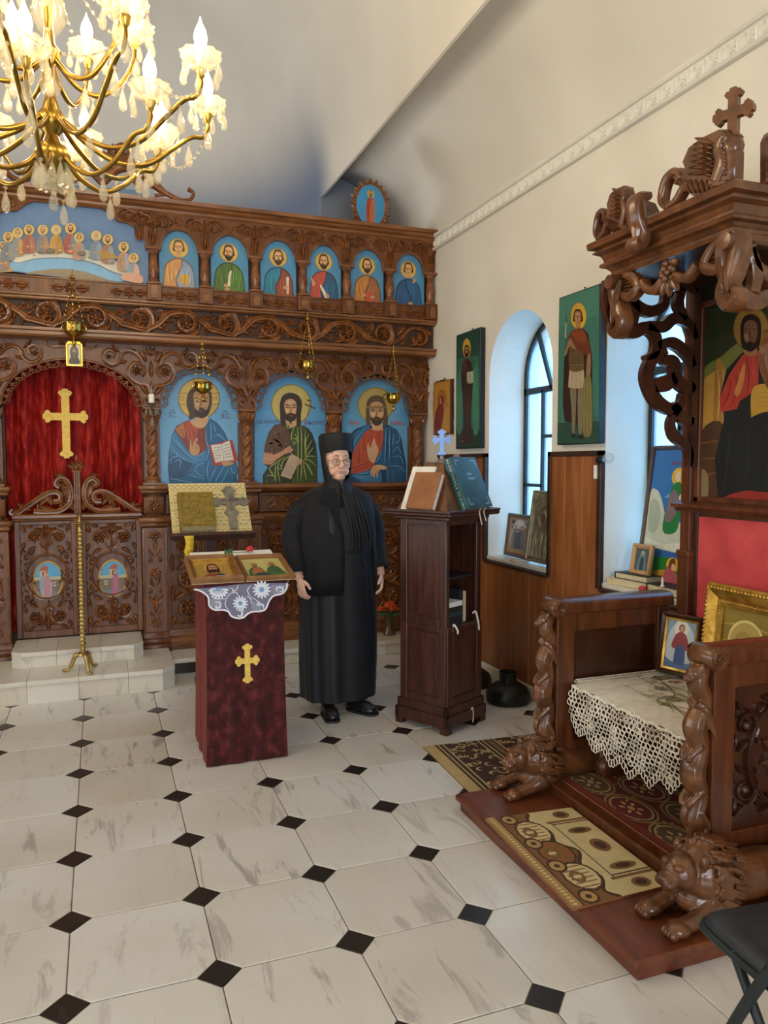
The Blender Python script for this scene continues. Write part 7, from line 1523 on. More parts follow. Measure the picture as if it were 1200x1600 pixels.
# lower edge rests on the shelf
gb, gM = book('green_book', (og, e1, Vg, Wg), 0.235, 0.31, 0.055, 'green_leather', 'large dark green book with silver lettering leaning on the lectern')
P = Paint(local((og+Vg*0.155+Wg*0.0553, e1, Vg, Wg), 0.235, 0.31), Wg); P.mb.mats = ['silver_print']; P.mb.cur = 0
P.text('НОВ', 50, 34, 5.0, '#c8d4d4', 1.3); P.text('ЗАВЕТ', 54, 43, 5.0, '#c8d4d4', 1.3)
for sx in (0, 1):
    for sy in (0, 1):
        X_ = lambda v: v if sx == 0 else 100-v
        Y_ = lambda v: v if sy == 0 else 100-v
        P.lines([[(X_(10), Y_(7)), (X_(26), Y_(7))], [(X_(10), Y_(7)), (X_(10), Y_(19))]], 1.4, '#c8d4d4', False, 0)
P.done('silver_lettering', gb)
Us = nrm(np.cross(Vg, -e1)); P = Paint(local((og-e1*(0.1175+0.0033)+Vg*0.155+Wg*0.0275, Vg, -Us if np.dot(Us, Wg) > 0 else Us, -e1), 0.31, 0.055), -e1); P.mb.mats = ['silver_print']; P.text('СВЕТО ПИСАНИЕ', 50, 50, 20, '#c8c4a0', 0.55); P.done('spine_lettering', gb)
b = MB().mat('paper')
for dx, L in ((-0.03, 0.075), (0.012, 0.055)):
    p0 = og+e1*dx+Wg*0.03; path = smooth([p0, p0-e2*0.045+np.array([0, 0, 0.006]), LC-e2*0.252+e1*(0.045+dx+0.006)+np.array([0, 0, 1.245]), LC-e2*0.256+e1*(0.05+dx+0.02)+np.array([0, 0, 1.245-L])], 4)
    for q0, q1 in zip(path[:-1], path[1:]): b.add([q0-e1*0.005, q0+e1*0.005, q1+e1*0.005, q1-e1*0.005, q0-e1*0.005-e2*0.0008, q0+e1*0.005-e2*0.0008, q1+e1*0.005-e2*0.0008, q1-e1*0.005-e2*0.0008], [(0, 1, 2, 3), (7, 6, 5, 4), (0, 4, 5, 1), (2, 6, 7, 3), (1, 5, 6, 2), (0, 3, 7, 4)])
b.build('ribbon_marker', gb, 0)
# brown book and papers on the -e1 slope
Wb = nrm(-e1*math.cos(slope)+np.array([0, 0, math.sin(slope)])); Vb = nrm(e1*math.sin(slope)+np.array([0, 0, math.cos(slope)])); ob = LC+np.array([0, 0, 1.2465])-e1*(a0+0.004)-e2*0.0
book('white_leaflet', (ob+e2*0.055, -e2, Vb, Wb), 0.17, 0.27, 0.012, 'paper', 'thin white leaflet leaning behind the brown book')
book('brown_book', (ob+Wb*0.0135-e2*0.02, -e2, Vb, Wb), 0.19, 0.22, 0.034, 'brown_leather', 'tan leather book leaning on the left slope of the lectern')
# books in the niche
NB = [(0.0, 0.022, 'black_book'), (0.023, 0.030, 'black_book'), (0.054, 0.02, 'green_leather'), (0.075, 0.032, 'black_book'), (0.108, 0.028, 'paper')]
LAB = ['bottom book of the pile in the lectern niche', 'second book from the bottom in the lectern niche pile', 'thin book in the middle of the lectern niche pile', 'thick book second from the top in the lectern niche pile', 'pale book on top of the lectern niche pile']
for (z, t, cv), lb in zip(NB, LAB):
    Fr = (LC+e1*(-0.065)+e2*(-0.08)+np.array([0, 0, 0.601+z]), e2, -e1, np.array([0, 0, 1.])); o_ = Fr[0]+e1*0.06
    book('niche_book', (o_, e2, -e1, np.array([0, 0, 1.0])), 0.15, 0.125, t, cv, lb, 'books in the lectern niche')
book('niche_book', (LC+e1*0.02-e2*0.06+np.array([0, 0, 0.601]), e2, np.array([0, 0, 1.]), e1), 0.12, 0.19, 0.026, 'black_book', 'black book standing upright beside the pile in the lectern niche', 'books in the lectern niche')
book('niche_book', (LC+e1*0.055-e2*0.06+np.array([0, 0, 0.601]), e2, np.array([0, 0, 1.]), e1), 0.12, 0.175, 0.022, 'paper_old', 'tan book standing upright at the right of the lectern niche', 'books in the lectern niche')
b = MB().mat('paper'); rg = random.Random(8)
for p0, sc in ((LC-e2*0.163+e1*(-0.10)+np.array([0, 0, 0.602]), 0.4), (LC-e2*0.163+e1*0.09+np.array([0, 0, 0.65]), 1.0)):
    path = smooth([p0, p0-e2*0.02*sc+np.array([0, 0, 0.01]), p0-e2*0.028+e1*0.015*sc+np.array([0, 0, -0.05*sc]), p0-e2*0.024+e1*0.03*sc+np.array([0, 0, -0.10*sc])], 4)
    b.tube(path, [0.006]*len(path), 5)
b.build('paper_marker', lt_, 0); 
b = MB().mat('paper'); q0 = LC-e2*0.196+e1*0.03+np.array([0, 0, 0.10]); b.tube(smooth([q0, q0-e2*0.004+e1*0.012+np.array([0, 0, 0.012]), q0-e2*0.004+e1*0.02-np.array([0, 0, 0.03]), q0-e2*0.006+e1*0.012-np.array([0, 0, 0.075])], 4), 0.003, 5); b.build('tied_string', lt_, 40)
# ================================================================ VELVET STAND with two icons
vs = thing('velvet_stand', (0.67, 4.03, 0), 'icon stand covered in crushed dark red velvet with a gold cross', 'icon stand')
b = MB().mat('velvet_stand'); x0, x1, y0, y1 = 0.478, 0.868, 3.805, 4.26
V = []; Fc = []; ring = []
nper = 48
for j in range(13):
    t = j/12; z = 0.004+0.916*t; fl = 0.012*(1-t)**2+0.010*max(0, t-0.8)*5*t
    for i in range(nper):
        s = i/nper*4; k = int(s); f = s-k; c = [(x0, y0), (x1, y0), (x1, y1), (x0, y1)]; a_, b_ = c[k], c[(k+1) % 4]; px, py = a_[0]+(b_[0]-a_[0])*f, a_[1]+(b_[1]-a_[1])*f
        cxx_, cyy_ = 0.673, 4.03; dx, dy = px-cxx_, py-cyy_; wob = 0.004*math.sin(i*1.7+t*3)*(1-t*0.6)*min(f, 1-f)*4
        zz = z+(0.10*(py-y0)/(y1-y0))*t; V.append((px+dx*fl/0.2+nrm((dx, dy))[0]*wob, py+dy*fl/0.2+nrm((dx, dy))[1]*wob, zz))
for j in range(12):
    for i in range(nper): k = (i+1) % nper; Fc.append((j*nper+i, j*nper+k, (j+1)*nper+k, (j+1)*nper+i))
Fc.append(tuple(range(12*nper, 13*nper))); b.add(V, Fc); b.build('velvet_cover', vs, 50)
b = MB().mat('gold_cloth'); c_ = onplane(1, 3.79, 387, 1033); b.prism(cross_pts(0.088, 0.115, 0.062, 0.028, 0.028), 0, 0.004, XZ(c_[0], 3.799, c_[2])); b.build('gold_cross', vs, 0)
b = MB().mat('lectern_wood'); b.box(x0+0.02, x0+0.05, y0+0.02, y0+0.05, 0, 0.02); b.build('foot', vs, 0)
# lace-edged cloth over the sloping top
sl = math.atan2(0.10, 0.455); Us_ = np.array([1., 0, 0]); Vs_ = np.array([0, math.cos(sl), math.sin(sl)]); Ws_ = np.array([0, -math.sin(sl), math.cos(sl)]); O_ = np.array([0.673, 3.80, 0.923])
cl = thing('lace_doily', tuple(O_), 'white flower-embroidered net doily draped over the velvet stand', 'cloth')
b = MB().mat('white_cloth'); M = fmat((O_, Us_, Vs_, Ws_)); b.box(-0.215, 0.225, 0.03, 0.475, 0.001, 0.004, 0, M); b.box(-0.222, -0.214, 0.1, 0.47, -0.03, 0.003, 0, M); b.build('top_cloth', cl, 0)
pk = tracer(1, 3.786, 290, 850, 6.316); P = Paint(pk, (0, -1, 0), 'paint_matt')
outl_ = [(85, 447), (330, 420), (620, 392), (1000, 388), (995, 440), (950, 490), (870, 510), (825, 560), (790, 640), (740, 662), (660, 668), (610, 690), (570, 725), (510, 732), (450, 710), (420, 665), (360, 650), (290, 650), (235, 610), (225, 530), (190, 490), (140, 460)]
P.poly(smooth(outl_, 4, True), '#75748c', False)
P.line(list(outl_[3:])+[outl_[0]], 17, '#e6e6ea'); 
def dflower(x, y, r, n=12):
    for k in range(n): a = 2*PI*k/n+0.2; P.ell(x+r*0.62*math.cos(a), y+r*0.62*math.sin(a), r*0.38, r*0.13, '#dfe6f2', 10, a); P.l -= 1
    P.l += 1; P.ell(x, y, r*0.26, r*0.24, '#6f9fd0', 12)
dflower(750, 450, 92, 14); dflower(540, 585, 78, 13); P.l += 1
for k in range(9): a = PI*k/8; P.ell(325+62*math.cos(a), 452+52*math.sin(a), 40, 13, '#dfe6f2', 10, a*0.9); P.l -= 1
P.l += 1; P.ell(325, 445, 26, 16, '#6f9fd0')
P.lines([[(520, 400), (500, 450), (440, 490), (400, 540)], [(400, 540), (300, 540), (250, 520)], [(520, 520), (500, 480), (440, 490)], [(430, 430), (470, 450), (450, 490)], [(640, 520), (610, 460), (640, 410)], [(640, 520), (720, 570), (770, 620)], [(600, 510), (640, 540), (650, 600)], [(400, 540), (390, 600), (420, 650)]], 9, '#dfe2ea'); P.lines([[(290, 570), (335, 580), (340, 620), (300, 630), (300, 605)], [(510, 655), (555, 660), (550, 710), (510, 705)], [(720, 570), (710, 600), (760, 600), (770, 640)], [(900, 470), (900, 430), (950, 430), (960, 465), (925, 470)]], 20, '#d5dceb')
P.lines([[(250+k*9, 545), (252+k*9, 620)] for k in range(12)]+[[(660+k*9, 560+k*4), (660+k*9, 650)] for k in range(10)]+[[(850+k*12, 405), (845+k*12, 490)] for k in range(12)], 3, '#c3c6d4', False, 0); ob_ = P.done('net_front', cl)
m_ = ob_.modifiers.new('t', 'SOLIDIFY'); m_.thickness = 0.0006
# two framed icons lying on the slope
def pic_christ_small(P):
    P.rect(0, 0, 100, 100, '#8a6a26'); P.rect(8, 8, 92, 100, '#b08c40'); halo(P, 50, 40, 25, '#c49c48', '#7d5c22', 24); P.poly([(14, 100), (20, 78), (36, 66), (64, 66), (80, 78), (86, 100)], '#8d3428', False); P.poly([(54, 100), (54, 68), (66, 66), (80, 78), (86, 100)], '#26384a', False); face(P, 50, 40, 16, '#b5835a', '#3a2418', '#2c1a10', True); P.rect(52, 78, 82, 98, '#e0d8c4'); P.line([(67, 78), (67, 98)], 1.4, '#6a5a44', False)
def pic_two(P):
    P.rect(0, 0, 100, 100, '#a9a35c'); P.rect(3, 3, 97, 97, '#c2ba74'); P.lines([[(48, 6), (48, 32)], [(36, 17), (60, 17)], [(40, 9), (56, 26)], [(56, 9), (40, 26)]], 1.8, '#e4dca8', False); P.line([(8, 60), (50, 66), (92, 60)], 1, '#8d8446')
    for x, s_ in ((28, 1), (72, -1)): halo(P, x, 34, 13, '#d5bd68', '#8d7a3c', 12); P.poly([(x-20, 92), (x-20, 62), (x-8, 46), (x+10, 46), (x+18, 66), (x+20, 92)], '#4a6a40'); P.poly([(x-14*s_, 74), (x-4*s_, 47), (x+8*s_, 50), (x+16*s_, 66), (x, 78)], '#b06a3c' if s_ > 0 else '#33543a'); P.lines([[(x-9, 60), (x-11, 88)], [(x+4, 58), (x+6, 88)], [(x-2, 56), (x-3, 84)]], 1.8, '#7d9a68'); face(P, x, 35, 8, '#b5835a', '#4a3420', '#5a4430')
    P.ell(38, 84, 18, 9, '#2f4a44'); P.ell(80, 86, 15, 8, '#54743c')
tz = 0.012
framed('shadow_box_icon', (O_+Us_*(-0.135)+Vs_*0.165+Ws_*0.006, Us_, Vs_, Ws_), 0.262, 0.345, 0.026, 0.034, 'frame_wood', 'deep-framed gilt icon lying on the left of the velvet stand', 'icon', pic_christ_small, 'gold_frame', 'paint_varnish')
framed('two_figure_icon', (O_+Us_*0.130+Vs_*0.165+Ws_*0.006, Us_, Vs_, Ws_), 0.258, 0.345, 0.024, 0.024, 'frame_wood', 'greenish-gold icon of two seated figures lying on the right of the velvet stand', 'icon', pic_two, None, 'paint_varnish')
ro = thing('red_flower', tuple(O_+Us_*0.10+Vs_*0.43+Ws_*0.005), 'single red cloth flower lying behind the icons on the velvet stand', 'flower')
b = MB().mat('red_petal'); c = O_+Us_*0.10+Vs_*0.43+Ws_*0.024; rg = random.Random(4)
for k in range(16): d = nrm((rg.uniform(-1, 1), rg.uniform(-1, 1), rg.uniform(-0.2, 1))); b.sphere(c+d*0.010, (0.012, 0.010, 0.012), 7, 5)
b.build('petals', ro, 60); b = MB().mat('leaf_green')
for k in range(5): leaf(b, (O_+Us_*(-0.02)+Vs_*0.43+Ws_*0.005, Us_, Ws_, -Vs_), (k*0.010-0.02, 0), 1.57+rg.uniform(-0.8, 0.8), 0.03, 0.014, 0.004)
b.tube([O_+Us_*0.10+Vs_*0.43+Ws_*0.012, O_+Us_*(-0.03)+Vs_*0.432+Ws_*0.008], 0.002, 5); b.build('leaves', ro, 50)
# ================================================================ GOSPEL DESK by the icon screen
gd = thing('gospel_desk', (0.70, 5.28, 0), 'slender wooden reading desk covered with a cream lace cloth', 'reading desk')
gs = math.atan2(0.30, 0.26); Ug = np.array([1., 0, 0]); Vgd = np.array([0, math.cos(gs), math.sin(gs)]); Wgd = np.array([0, -math.sin(gs), math.cos(gs)]); Og = np.array([0.70, 5.10, 1.055])
b = MB().mat('lectern_wood'); M = fmat((Og, Ug, Vgd, Wgd)); b.box(-0.26, 0.26, -0.01, 0.42, -0.025, 0.0, 0.004, M); b.box(-0.27, 0.27, -0.035, -0.01, -0.03, 0.035, 0.004, M); b.build('desk_board', gd, 0)
b = MB().mat('lectern_wood'); b.box(0.66, 0.74, 5.22, 5.30, 0.04, 1.16, 0.006); b.build('post', gd, 0); b = MB().mat('lectern_wood'); b.box(0.58, 0.82, 5.20, 5.32, 0, 0.05, 0.01); b.box(0.65, 0.75, 5.08, 5.44, 0, 0.045, 0.01); b.build('foot', gd, 0)
lc2 = thing('lace_desk_cloth', tuple(Og+Wgd*0.0005), 'cream lace cloth spread over the reading desk', 'cloth')
b = MB().mat('lace_cream'); M = fmat((Og, Ug, Vgd, Wgd)); b.box(-0.265, 0.255, -0.004, 0.425, 0.0008, 0.003, 0, M); b.build('cloth', lc2, 0)
P = Paint(local((Og+Vgd*0.21+Wgd*0.0031-Ug*0.005, Ug, Vgd, Wgd), 0.52, 0.429), Wgd, 'paint_matt'); rg = random.Random(6); br = '#8d7a4c'; P.rect(0, 0, 100, 100, '#d6c48c')
for k in range(13): P.ring(4+k*7.7, 8, 3.4, 5, 0.25, br, 14); P.l -= 1
P.l += 1; P.lines([[(0, 15), (100, 15)], [(0, 17.5), (100, 17.5)], [(0, 92), (100, 92)], [(0, 88), (100, 88)]], 0.8, '#b08e3c', False, 0)
for k in range(13): P.ring(4+k*7.7, 95, 3, 3, 0.3, br, 12); P.l -= 1
P.l += 1
for i in range(14):
    for j in range(9): P.ring(4+i*7.2+(3.6 if j % 2 else 0), 24+j*7.4, 2.9, 2.9, 0.3, '#7d7157' if (i+j) % 3 else '#a3925e', 10); P.l -= 1
P.l += 1
for i in range(14):
    for j in range(9): P.ell(7.6+i*7.2+(3.6 if j % 2 else 0), 24+j*7.4, 0.9, 1.6, '#8a7c60', 6); P.l -= 1
P.l += 1; P.done('lace_pattern', lc2)
gp, gM2 = book('gospel_book', (Og+Ug*(-0.10)+Vgd*0.012+Wgd*0.004, Ug, Vgd, Wgd), 0.23, 0.29, 0.06, 'bronze_cover', 'metal-covered gospel book on the lace-covered desk', pages='paper_old')
b = MB().mat('bronze_cover'); Fg = (Og+Ug*(-0.10)+Vgd*0.157+Wgd*0.064, Ug, Vgd, Wgd); P4 = [(-0.10, -0.13), (0.10, -0.13), (0.10, 0.13), (-0.10, 0.13), (-0.10, -0.13)]; ribbon(b, Fg, np.array(P4), 0.008, 0.004); ribbon(b, Fg, [(0.055*math.cos(t), 0.075*math.sin(t)) for t in np.linspace(0, 2*PI, 28)], 0.01, 0.005); dome(b, Fg, (0, 0.03), 0.013, 0.008); leaf(b, Fg, (0, -0.05), PI/2, 0.08, 0.04, 0.008)
for sx in (-1, 1):
    for sy in (-1, 1): scroll(b, Fg, (sx*0.072, sy*0.10), 0.018, 0.4, sx*sy*1.2, 0.009, 0.004); leaf(b, Fg, (sx*0.03, sy*0.10), 0 if sx > 0 else PI, 0.03, 0.015, 0.004)
b.build('relief', gp, 45)
hc = thing('hand_cross', tuple(Og+Ug*0.14+Vgd*0.012), 'pewter blessing cross lying beside the gospel book', 'cross'); Fh = (Og+Ug*0.135+Vgd*0.235+Wgd*0.004, Ug, Vgd, Wgd); b = MB().mat('pewter')
b.prism([(-0.032, 0.085), (-0.05, 0.125), (-0.03, 0.13), (-0.025, 0.15), (0, 0.155), (0.025, 0.15), (0.03, 0.13), (0.05, 0.125), (0.032, 0.085), (0.03, 0.055), (0.07, 0.045), (0.085, 0.065), (0.115, 0.045), (0.135, 0.02), (0.11, -0.01), (0.085, -0.02), (0.065, 0.0), (0.03, -0.01), (0.028, -0.05), (0.05, -0.07), (0.04, -0.09), (0.028, -0.10), (0.028, -0.215), (-0.028, -0.215), (-0.028, -0.10), (-0.04, -0.09), (-0.05, -0.07), (-0.028, -0.05), (-0.03, -0.01), (-0.065, 0.0), (-0.085, -0.02), (-0.11, -0.01), (-0.135, 0.02), (-0.115, 0.045), (-0.085, 0.065), (-0.07, 0.045), (-0.03, 0.055)], 0, 0.010, Fh); b.build('cross_plate', hc, 0)
b = MB().mat('pewter'); Fh2 = (Fh[0]+Wgd*0.010, Ug, Vgd, Wgd); ribbon(b, Fh2, smooth([(-0.06, 0.035), (-0.02, 0.028), (0, 0.03), (0.02, 0.028), (0.06, 0.035)], 4), 0.008, 0.006); ribbon(b, Fh2, smooth([(0, 0.03), (0.003, -0.01), (-0.002, -0.06)], 4), 0.014, 0.008); dome(b, Fh2, (0, 0.045), 0.008, 0.009); b.build('corpus', hc, 45)
yr = thing('yellow_ribbon', tuple(Og+Ug*(-0.16)), 'yellow silk ribbon hanging from the gospel book', 'ribbon'); b = MB().mat('yellow_ribbon'); q = Og+Ug*(-0.165)-Vgd*0.036+Wgd*0.03; rp = [q, q+np.array([0.004, -0.004, -0.05]), q+np.array([-0.004, -0.002, -0.10]), q+np.array([-0.018, -0.004, -0.155])]; wd_ = [0.032, 0.026, 0.03, 0.006]
V = [];
for p_, w_ in zip(smooth(rp, 4), np.interp(np.linspace(0, 1, 13), np.linspace(0, 1, 4), wd_)): V += [p_-Ug*w_, p_+Ug*w_*0.9+np.array([0, -0.006*math.sin(len(V)), 0])]
b.add(V, [(2*i, 2*i+1, 2*i+3, 2*i+2) for i in range(len(V)//2-1)]); yo = b.build('silk', yr, 40); m_ = yo.modifiers.new('t', 'SOLIDIFY'); m_.thickness = 0.001
b = MB().mat('yellow_ribbon'); b.sphere(V[-1], (0.008, 0.008, 0.012), 8, 6); b.build('tassel', yr, 40)
# ================================================================ BRASS CANDLESTICK
cs = thing('standing_candlestick', (-0.13, 5.345, 0.148), 'tall knobbed brass candlestick on three feet standing on the lower marble step', 'candlestick')
b = MB().mat('brass_old'); M = T(-0.13, 5.345, 0.148); b.lathe([(0.028, 0.10), (0.034, 0.105), (0.030, 0.12), (0.016, 0.13)], 16, M)
for k in range(3):
    a = k*2*PI/3-1.2; d = np.array([math.cos(a), math.sin(a), 0]); o_ = np.array([-0.13, 5.345, 0.148]); b.tube(smooth([o_+d*0.012+[0, 0, 0.115], o_+d*0.05+[0, 0, 0.10], o_+d*0.072+[0, 0, 0.045], o_+d*0.095+[0, 0, 0.012], o_+d*0.118+[0, 0, 0.009]], 4), [0.016]*5+[0.013]*5+[0.010]*4+[0.011]*3, 10); b.sphere(o_+d*0.118+[0, 0, 0.010], (0.016, 0.016, 0.010), 10, 6)
b.build('tripod_foot', cs, 50)
pr = [(0.012, 0.13), (0.018, 0.15), (0.012, 0.165)]; z = 0.17; k = 0
while z < 0.93: pr += [(0.014, z), (0.0205 if k % 3 else 0.0255, z+0.012), (0.014, z+0.024)]; z += 0.0265; k += 1
pr += [(0.011, 0.95), (0.017, 0.965), (0.010, 0.975)]; b = MB().mat('brass_old'); b.lathe(pr, 14, M); b.build('stem', cs, 50)
b = MB().mat('brass_old'); b.lathe([(0.008, 0.968), (0.030, 0.972), (0.064, 0.980), (0.066, 0.986), (0.03, 0.984), (0.012, 0.99), (0.012, 1.03), (0.015, 1.034), (0.010, 1.035)], 24, M); b.build('drip_pan', cs, 40)
# ================================================================ HANGING OIL LAMPS
def oil_lamp(px, pyb, pyt, y, label, s=1.0, card=False, yt=5.69, ztop=None):
    c = onplane(1, y, px, pyb); top = onplane(1, y, px, pyt); zb, zt = c[2], top[2]; x = c[0]
    t = thing('hanging_oil_lamp', (x, y, zt), label, 'lamp', 'brass oil lamps hanging from the icon screen')
    b = MB().mat('brass'); M = T(x, y, zb) @ SC(s); b.lathe([(0.004, -0.105), (0.012, -0.095), (0.015, -0.08), (0.006, -0.068), (0.010, -0.06), (0.006, -0.052), (0.022, -0.045), (0.046, -0.028), (0.056, -0.004), (0.052, 0.016), (0.060, 0.030), (0.062, 0.036), (0.050, 0.034), (0.044, 0.012), (0.02, 0.0)], 20, M, lambda a, z_, j: 1+(0.05*math.cos(8*a) if 6 < j < 10 else 0)); b.build('bowl', t, 50)
    if not card: pass
    for k in range(3):
        a = k*2*PI/3+0.5; d = np.array([math.cos(a), math.sin(a), 0])*0.058*s
        ear = MB().mat('brass'); p = np.array([x, y, zb])+d; ear.tube(smooth([p+[0, 0, 0.0], p+d*0.28+[0, 0, -0.008], p+d*0.42+[0, 0, 0.012], p+d*0.2+[0, 0, 0.034]], 4), 0.0045*s, 6); 
        p0 = p+d*0.2+np.array([0, 0, 0.034]); p1 = np.array([x, y, zt-0.012]); n_ = max(4, int(np.linalg.norm(p1-p0)/0.030)); ear.tube([p0, p1], 0.0011, 4)
        for i in range(1, n_): q = p0+(p1-p0)*i/n_; r_ = 0.0095 if i in (2, 4, 6) else 0.0045; ear.sphere(q, (r_*0.75, r_*0.75, r_*1.5), 6, 4)
        ear.build('chain', t, 50)
    b = MB().mat('brass'); b.lathe([(0.020, -0.014), (0.018, -0.004), (0.006, 0.010), (0.004, 0.02)], 12, T(x, y, zt)); b.tube(smooth([(x, y, zt+0.018), (x, y+0.006, zt+0.045), (x, (y+yt)/2, zt+0.055), (x, yt-0.002, zt+0.045)], 4), 0.003, 6); b.build('hanger', t, 50)
    if card:
        cf = MB().mat('brass'); w_, h_ = 0.052, 0.082; zc_ = zb-0.165; cf.prism([(-w_, -h_), (w_, -h_), (w_, h_*0.75), (w_*0.7, h_), (-w_*0.7, h_), (-w_, h_*0.75)], -0.004, 0.0, XZ(x, y, zc_)); cf.tube([(x, y, zc_+h_), (x, y, zb-0.10)], 0.003, 5); co = cf.build('picture_card', t, 0)
        P = Paint(local(frame((x, y-0.0005, zc_), (1, 0, 0), (0, 0, 1), (0, -1, 0)), 2*w_, 2*h_), (0, -1, 0)); P.rect(8, 10, 92, 94, '#b59a4c'); P.rect(16, 16, 84, 90, '#d8c690'); P.ell(50, 46, 26, 30, '#4c463e'); P.poly([(20, 90), (26, 66), (50, 56), (74, 66), (80, 90)], '#3a3632'); P.ell(50, 44, 12, 14, '#8d7c66'); P.poly([(38, 46), (62, 46), (50, 74)], '#57504a'); P.done('card_picture', co)
oil_lamp(317, 605, 536, 5.62, 'brass oil lamp hanging before the icon with the open book')
oil_lamp(481, 572, 497, 5.62, 'brass oil lamp hanging before the long-haired green-mantled icon')
oil_lamp(615, 622, 548, 5.62, 'brass oil lamp hanging before the icon nearest the window wall')
oil_lamp(115, 514, 432, 5.62, 'brass oil lamp with a small framed picture hanging above the doors', 1.1, True)
# small crystal sconce on the first column
sn = thing('crystal_sconce', (0.37, 5.80, 1.90), 'little crystal candle sconce on the column beside the curtain', 'sconce'); sx_, sy_, sz_ = 0.365, 5.80, 1.94
b = MB().mat('brass_old'); b.tube(smooth([(sx_, 5.872, 1.95), (sx_, 5.83, 1.91), (sx_, sy_, 1.925)], 4), 0.006, 6); b.lathe([(0.008, 0), (0.030, 0.006), (0.034, 0.012), (0.012, 0.012)], 14, T(sx_, sy_, sz_)); b.build('bracket', sn, 50)
b = MB().mat('candle_white'); b.lathe([(0.021, 0), (0.021, 0.062), (0.015, 0.066)], 16, T(sx_, sy_, sz_+0.012)); b.build('candle_sleeve', sn, 40)
b = MB().mat('bulb_glass'); b.lathe([(0.008, 0), (0.012, 0.018), (0.010, 0.035), (0.003, 0.058), (0.001, 0.065)], 12, T(sx_, sy_, sz_+0.078)); b.build('bulb', sn, 60)
drop = MB().mat('dark_crystal'); drop.lathe([(0.001, 0), (0.006, -0.012), (0.010, -0.028), (0.009, -0.042), (0.001, -0.05)], 6); drop_me = drop.mesh('crystal_drop', 0)
bead = MB().mat('dark_crystal'); bead.sphere((0, 0, 0), 0.008, 6, 4); bead_me = bead.mesh('crystal_bead', 0)
for k in range(7):
    a = 2*PI*k/7; x, y = sx_+0.044*math.cos(a), sy_+0.038*math.sin(a); mkobj('crystal_bead', bead_me, sn, (x, y, sz_-0.006)); mkobj('crystal_drop', drop_me, sn, (x, y, sz_-0.022-0.01*(k % 2)))
mkobj('crystal_bead', bead_me, sn, (sx_, sy_-0.03, sz_-0.075)); mkobj('crystal_drop', drop_me, sn, M=T(sx_, sy_-0.03, sz_-0.085) @ SC(1.5))
# ================================================================ VASE OF ORANGE FLOWERS on the ledge
vz = thing('flower_vase', (2.19, 5.76, 0.115), 'brown glass vase of orange artificial flowers on the ledge behind the lectern', 'vase'); b = MB().mat('vase_glass'); b.lathe([(0.045, 0), (0.052, 0.006), (0.048, 0.03), (0.034, 0.06), (0.036, 0.12), (0.044, 0.165), (0.040, 0.165), (0.02, 0.1)], 18, T(2.19, 5.76, 0.1155)); b.build('vase', vz, 50); rg = random.Random(13)
for k in range(9):
    a = rg.uniform(0, 6.28); r = rg.uniform(0.01, 0.085); c = np.array([2.185+r*math.cos(a)*1.1, 5.745+r*math.sin(a)*0.7, 0.365-r*0.45+rg.uniform(-0.01, 0.012)]); b = MB().mat('orange_petal')
    for j in range(13):
        d = nrm((rg.uniform(-1, 1), rg.uniform(-1, 1), rg.uniform(-0.2, 1))); U_ = nrm(np.cross(d, (0.3, 0.2, 0.9))); leaf(b, (c, d, U_, np.cross(d, U_)), (0.003, 0), 0.0, 0.036, 0.026, 0.006, rg.uniform(-0.5, 0.5))
    b.sphere(c, 0.010, 8, 6); f_ = b.build('blossom', vz, 50); f_.modifiers.new('t', 'SOLIDIFY').thickness = 0.001
b = MB().mat('leaf_green')
for k in range(9): a = k*0.7; leaf(b, frame((2.19, 5.755, 0.275), (math.cos(a), math.sin(a), 0.15), (-math.sin(a), math.cos(a), 0), (0, 0, 1)), (0.01, 0), 0, 0.10, 0.035, 0.008)
for k in range(4): b.tube([(2.19+0.006*k-0.01, 5.755, 0.20), (2.18+0.02*k-0.02, 5.75, 0.33)], 0.003, 5)
b.build('foliage', vz, 40)
# ================================================================ BLACK LAMP FONTS on the floor
for (x, y, s, lb) in ((2.405, 4.20, 1.0, 'squat black pot with a short neck beside the lectern, the nearer one'), (2.36, 4.60, 0.92, 'squat black pot half hidden behind the lectern, the farther one')):
    t = thing('black_pot', (x, y, 0), lb, 'pot', 'black pots beside the lectern'); b = MB().mat('black_pot'); M = T(x, y, 0) @ SC(s); b.lathe([(0.10, 0.0), (0.135, 0.006), (0.140, 0.02), (0.138, 0.06), (0.120, 0.095), (0.085, 0.118), (0.058, 0.128)], 32, M); b.build('belly', t, 50)
    b = MB().mat('black_pot'); b.lathe([(0.058, 0.126), (0.054, 0.14), (0.056, 0.185), (0.060, 0.192), (0.052, 0.194), (0.048, 0.16)], 28, M); b.build('neck', t, 50); b = MB().mat('black_pot'); b.lathe([(0.012, 0), (0.012, 0.018), (0.007, 0.022)], 10, M @ T(-0.134, -0.03, 0.035) @ R('y', -PI/2)); b.build('knob', t, 40)
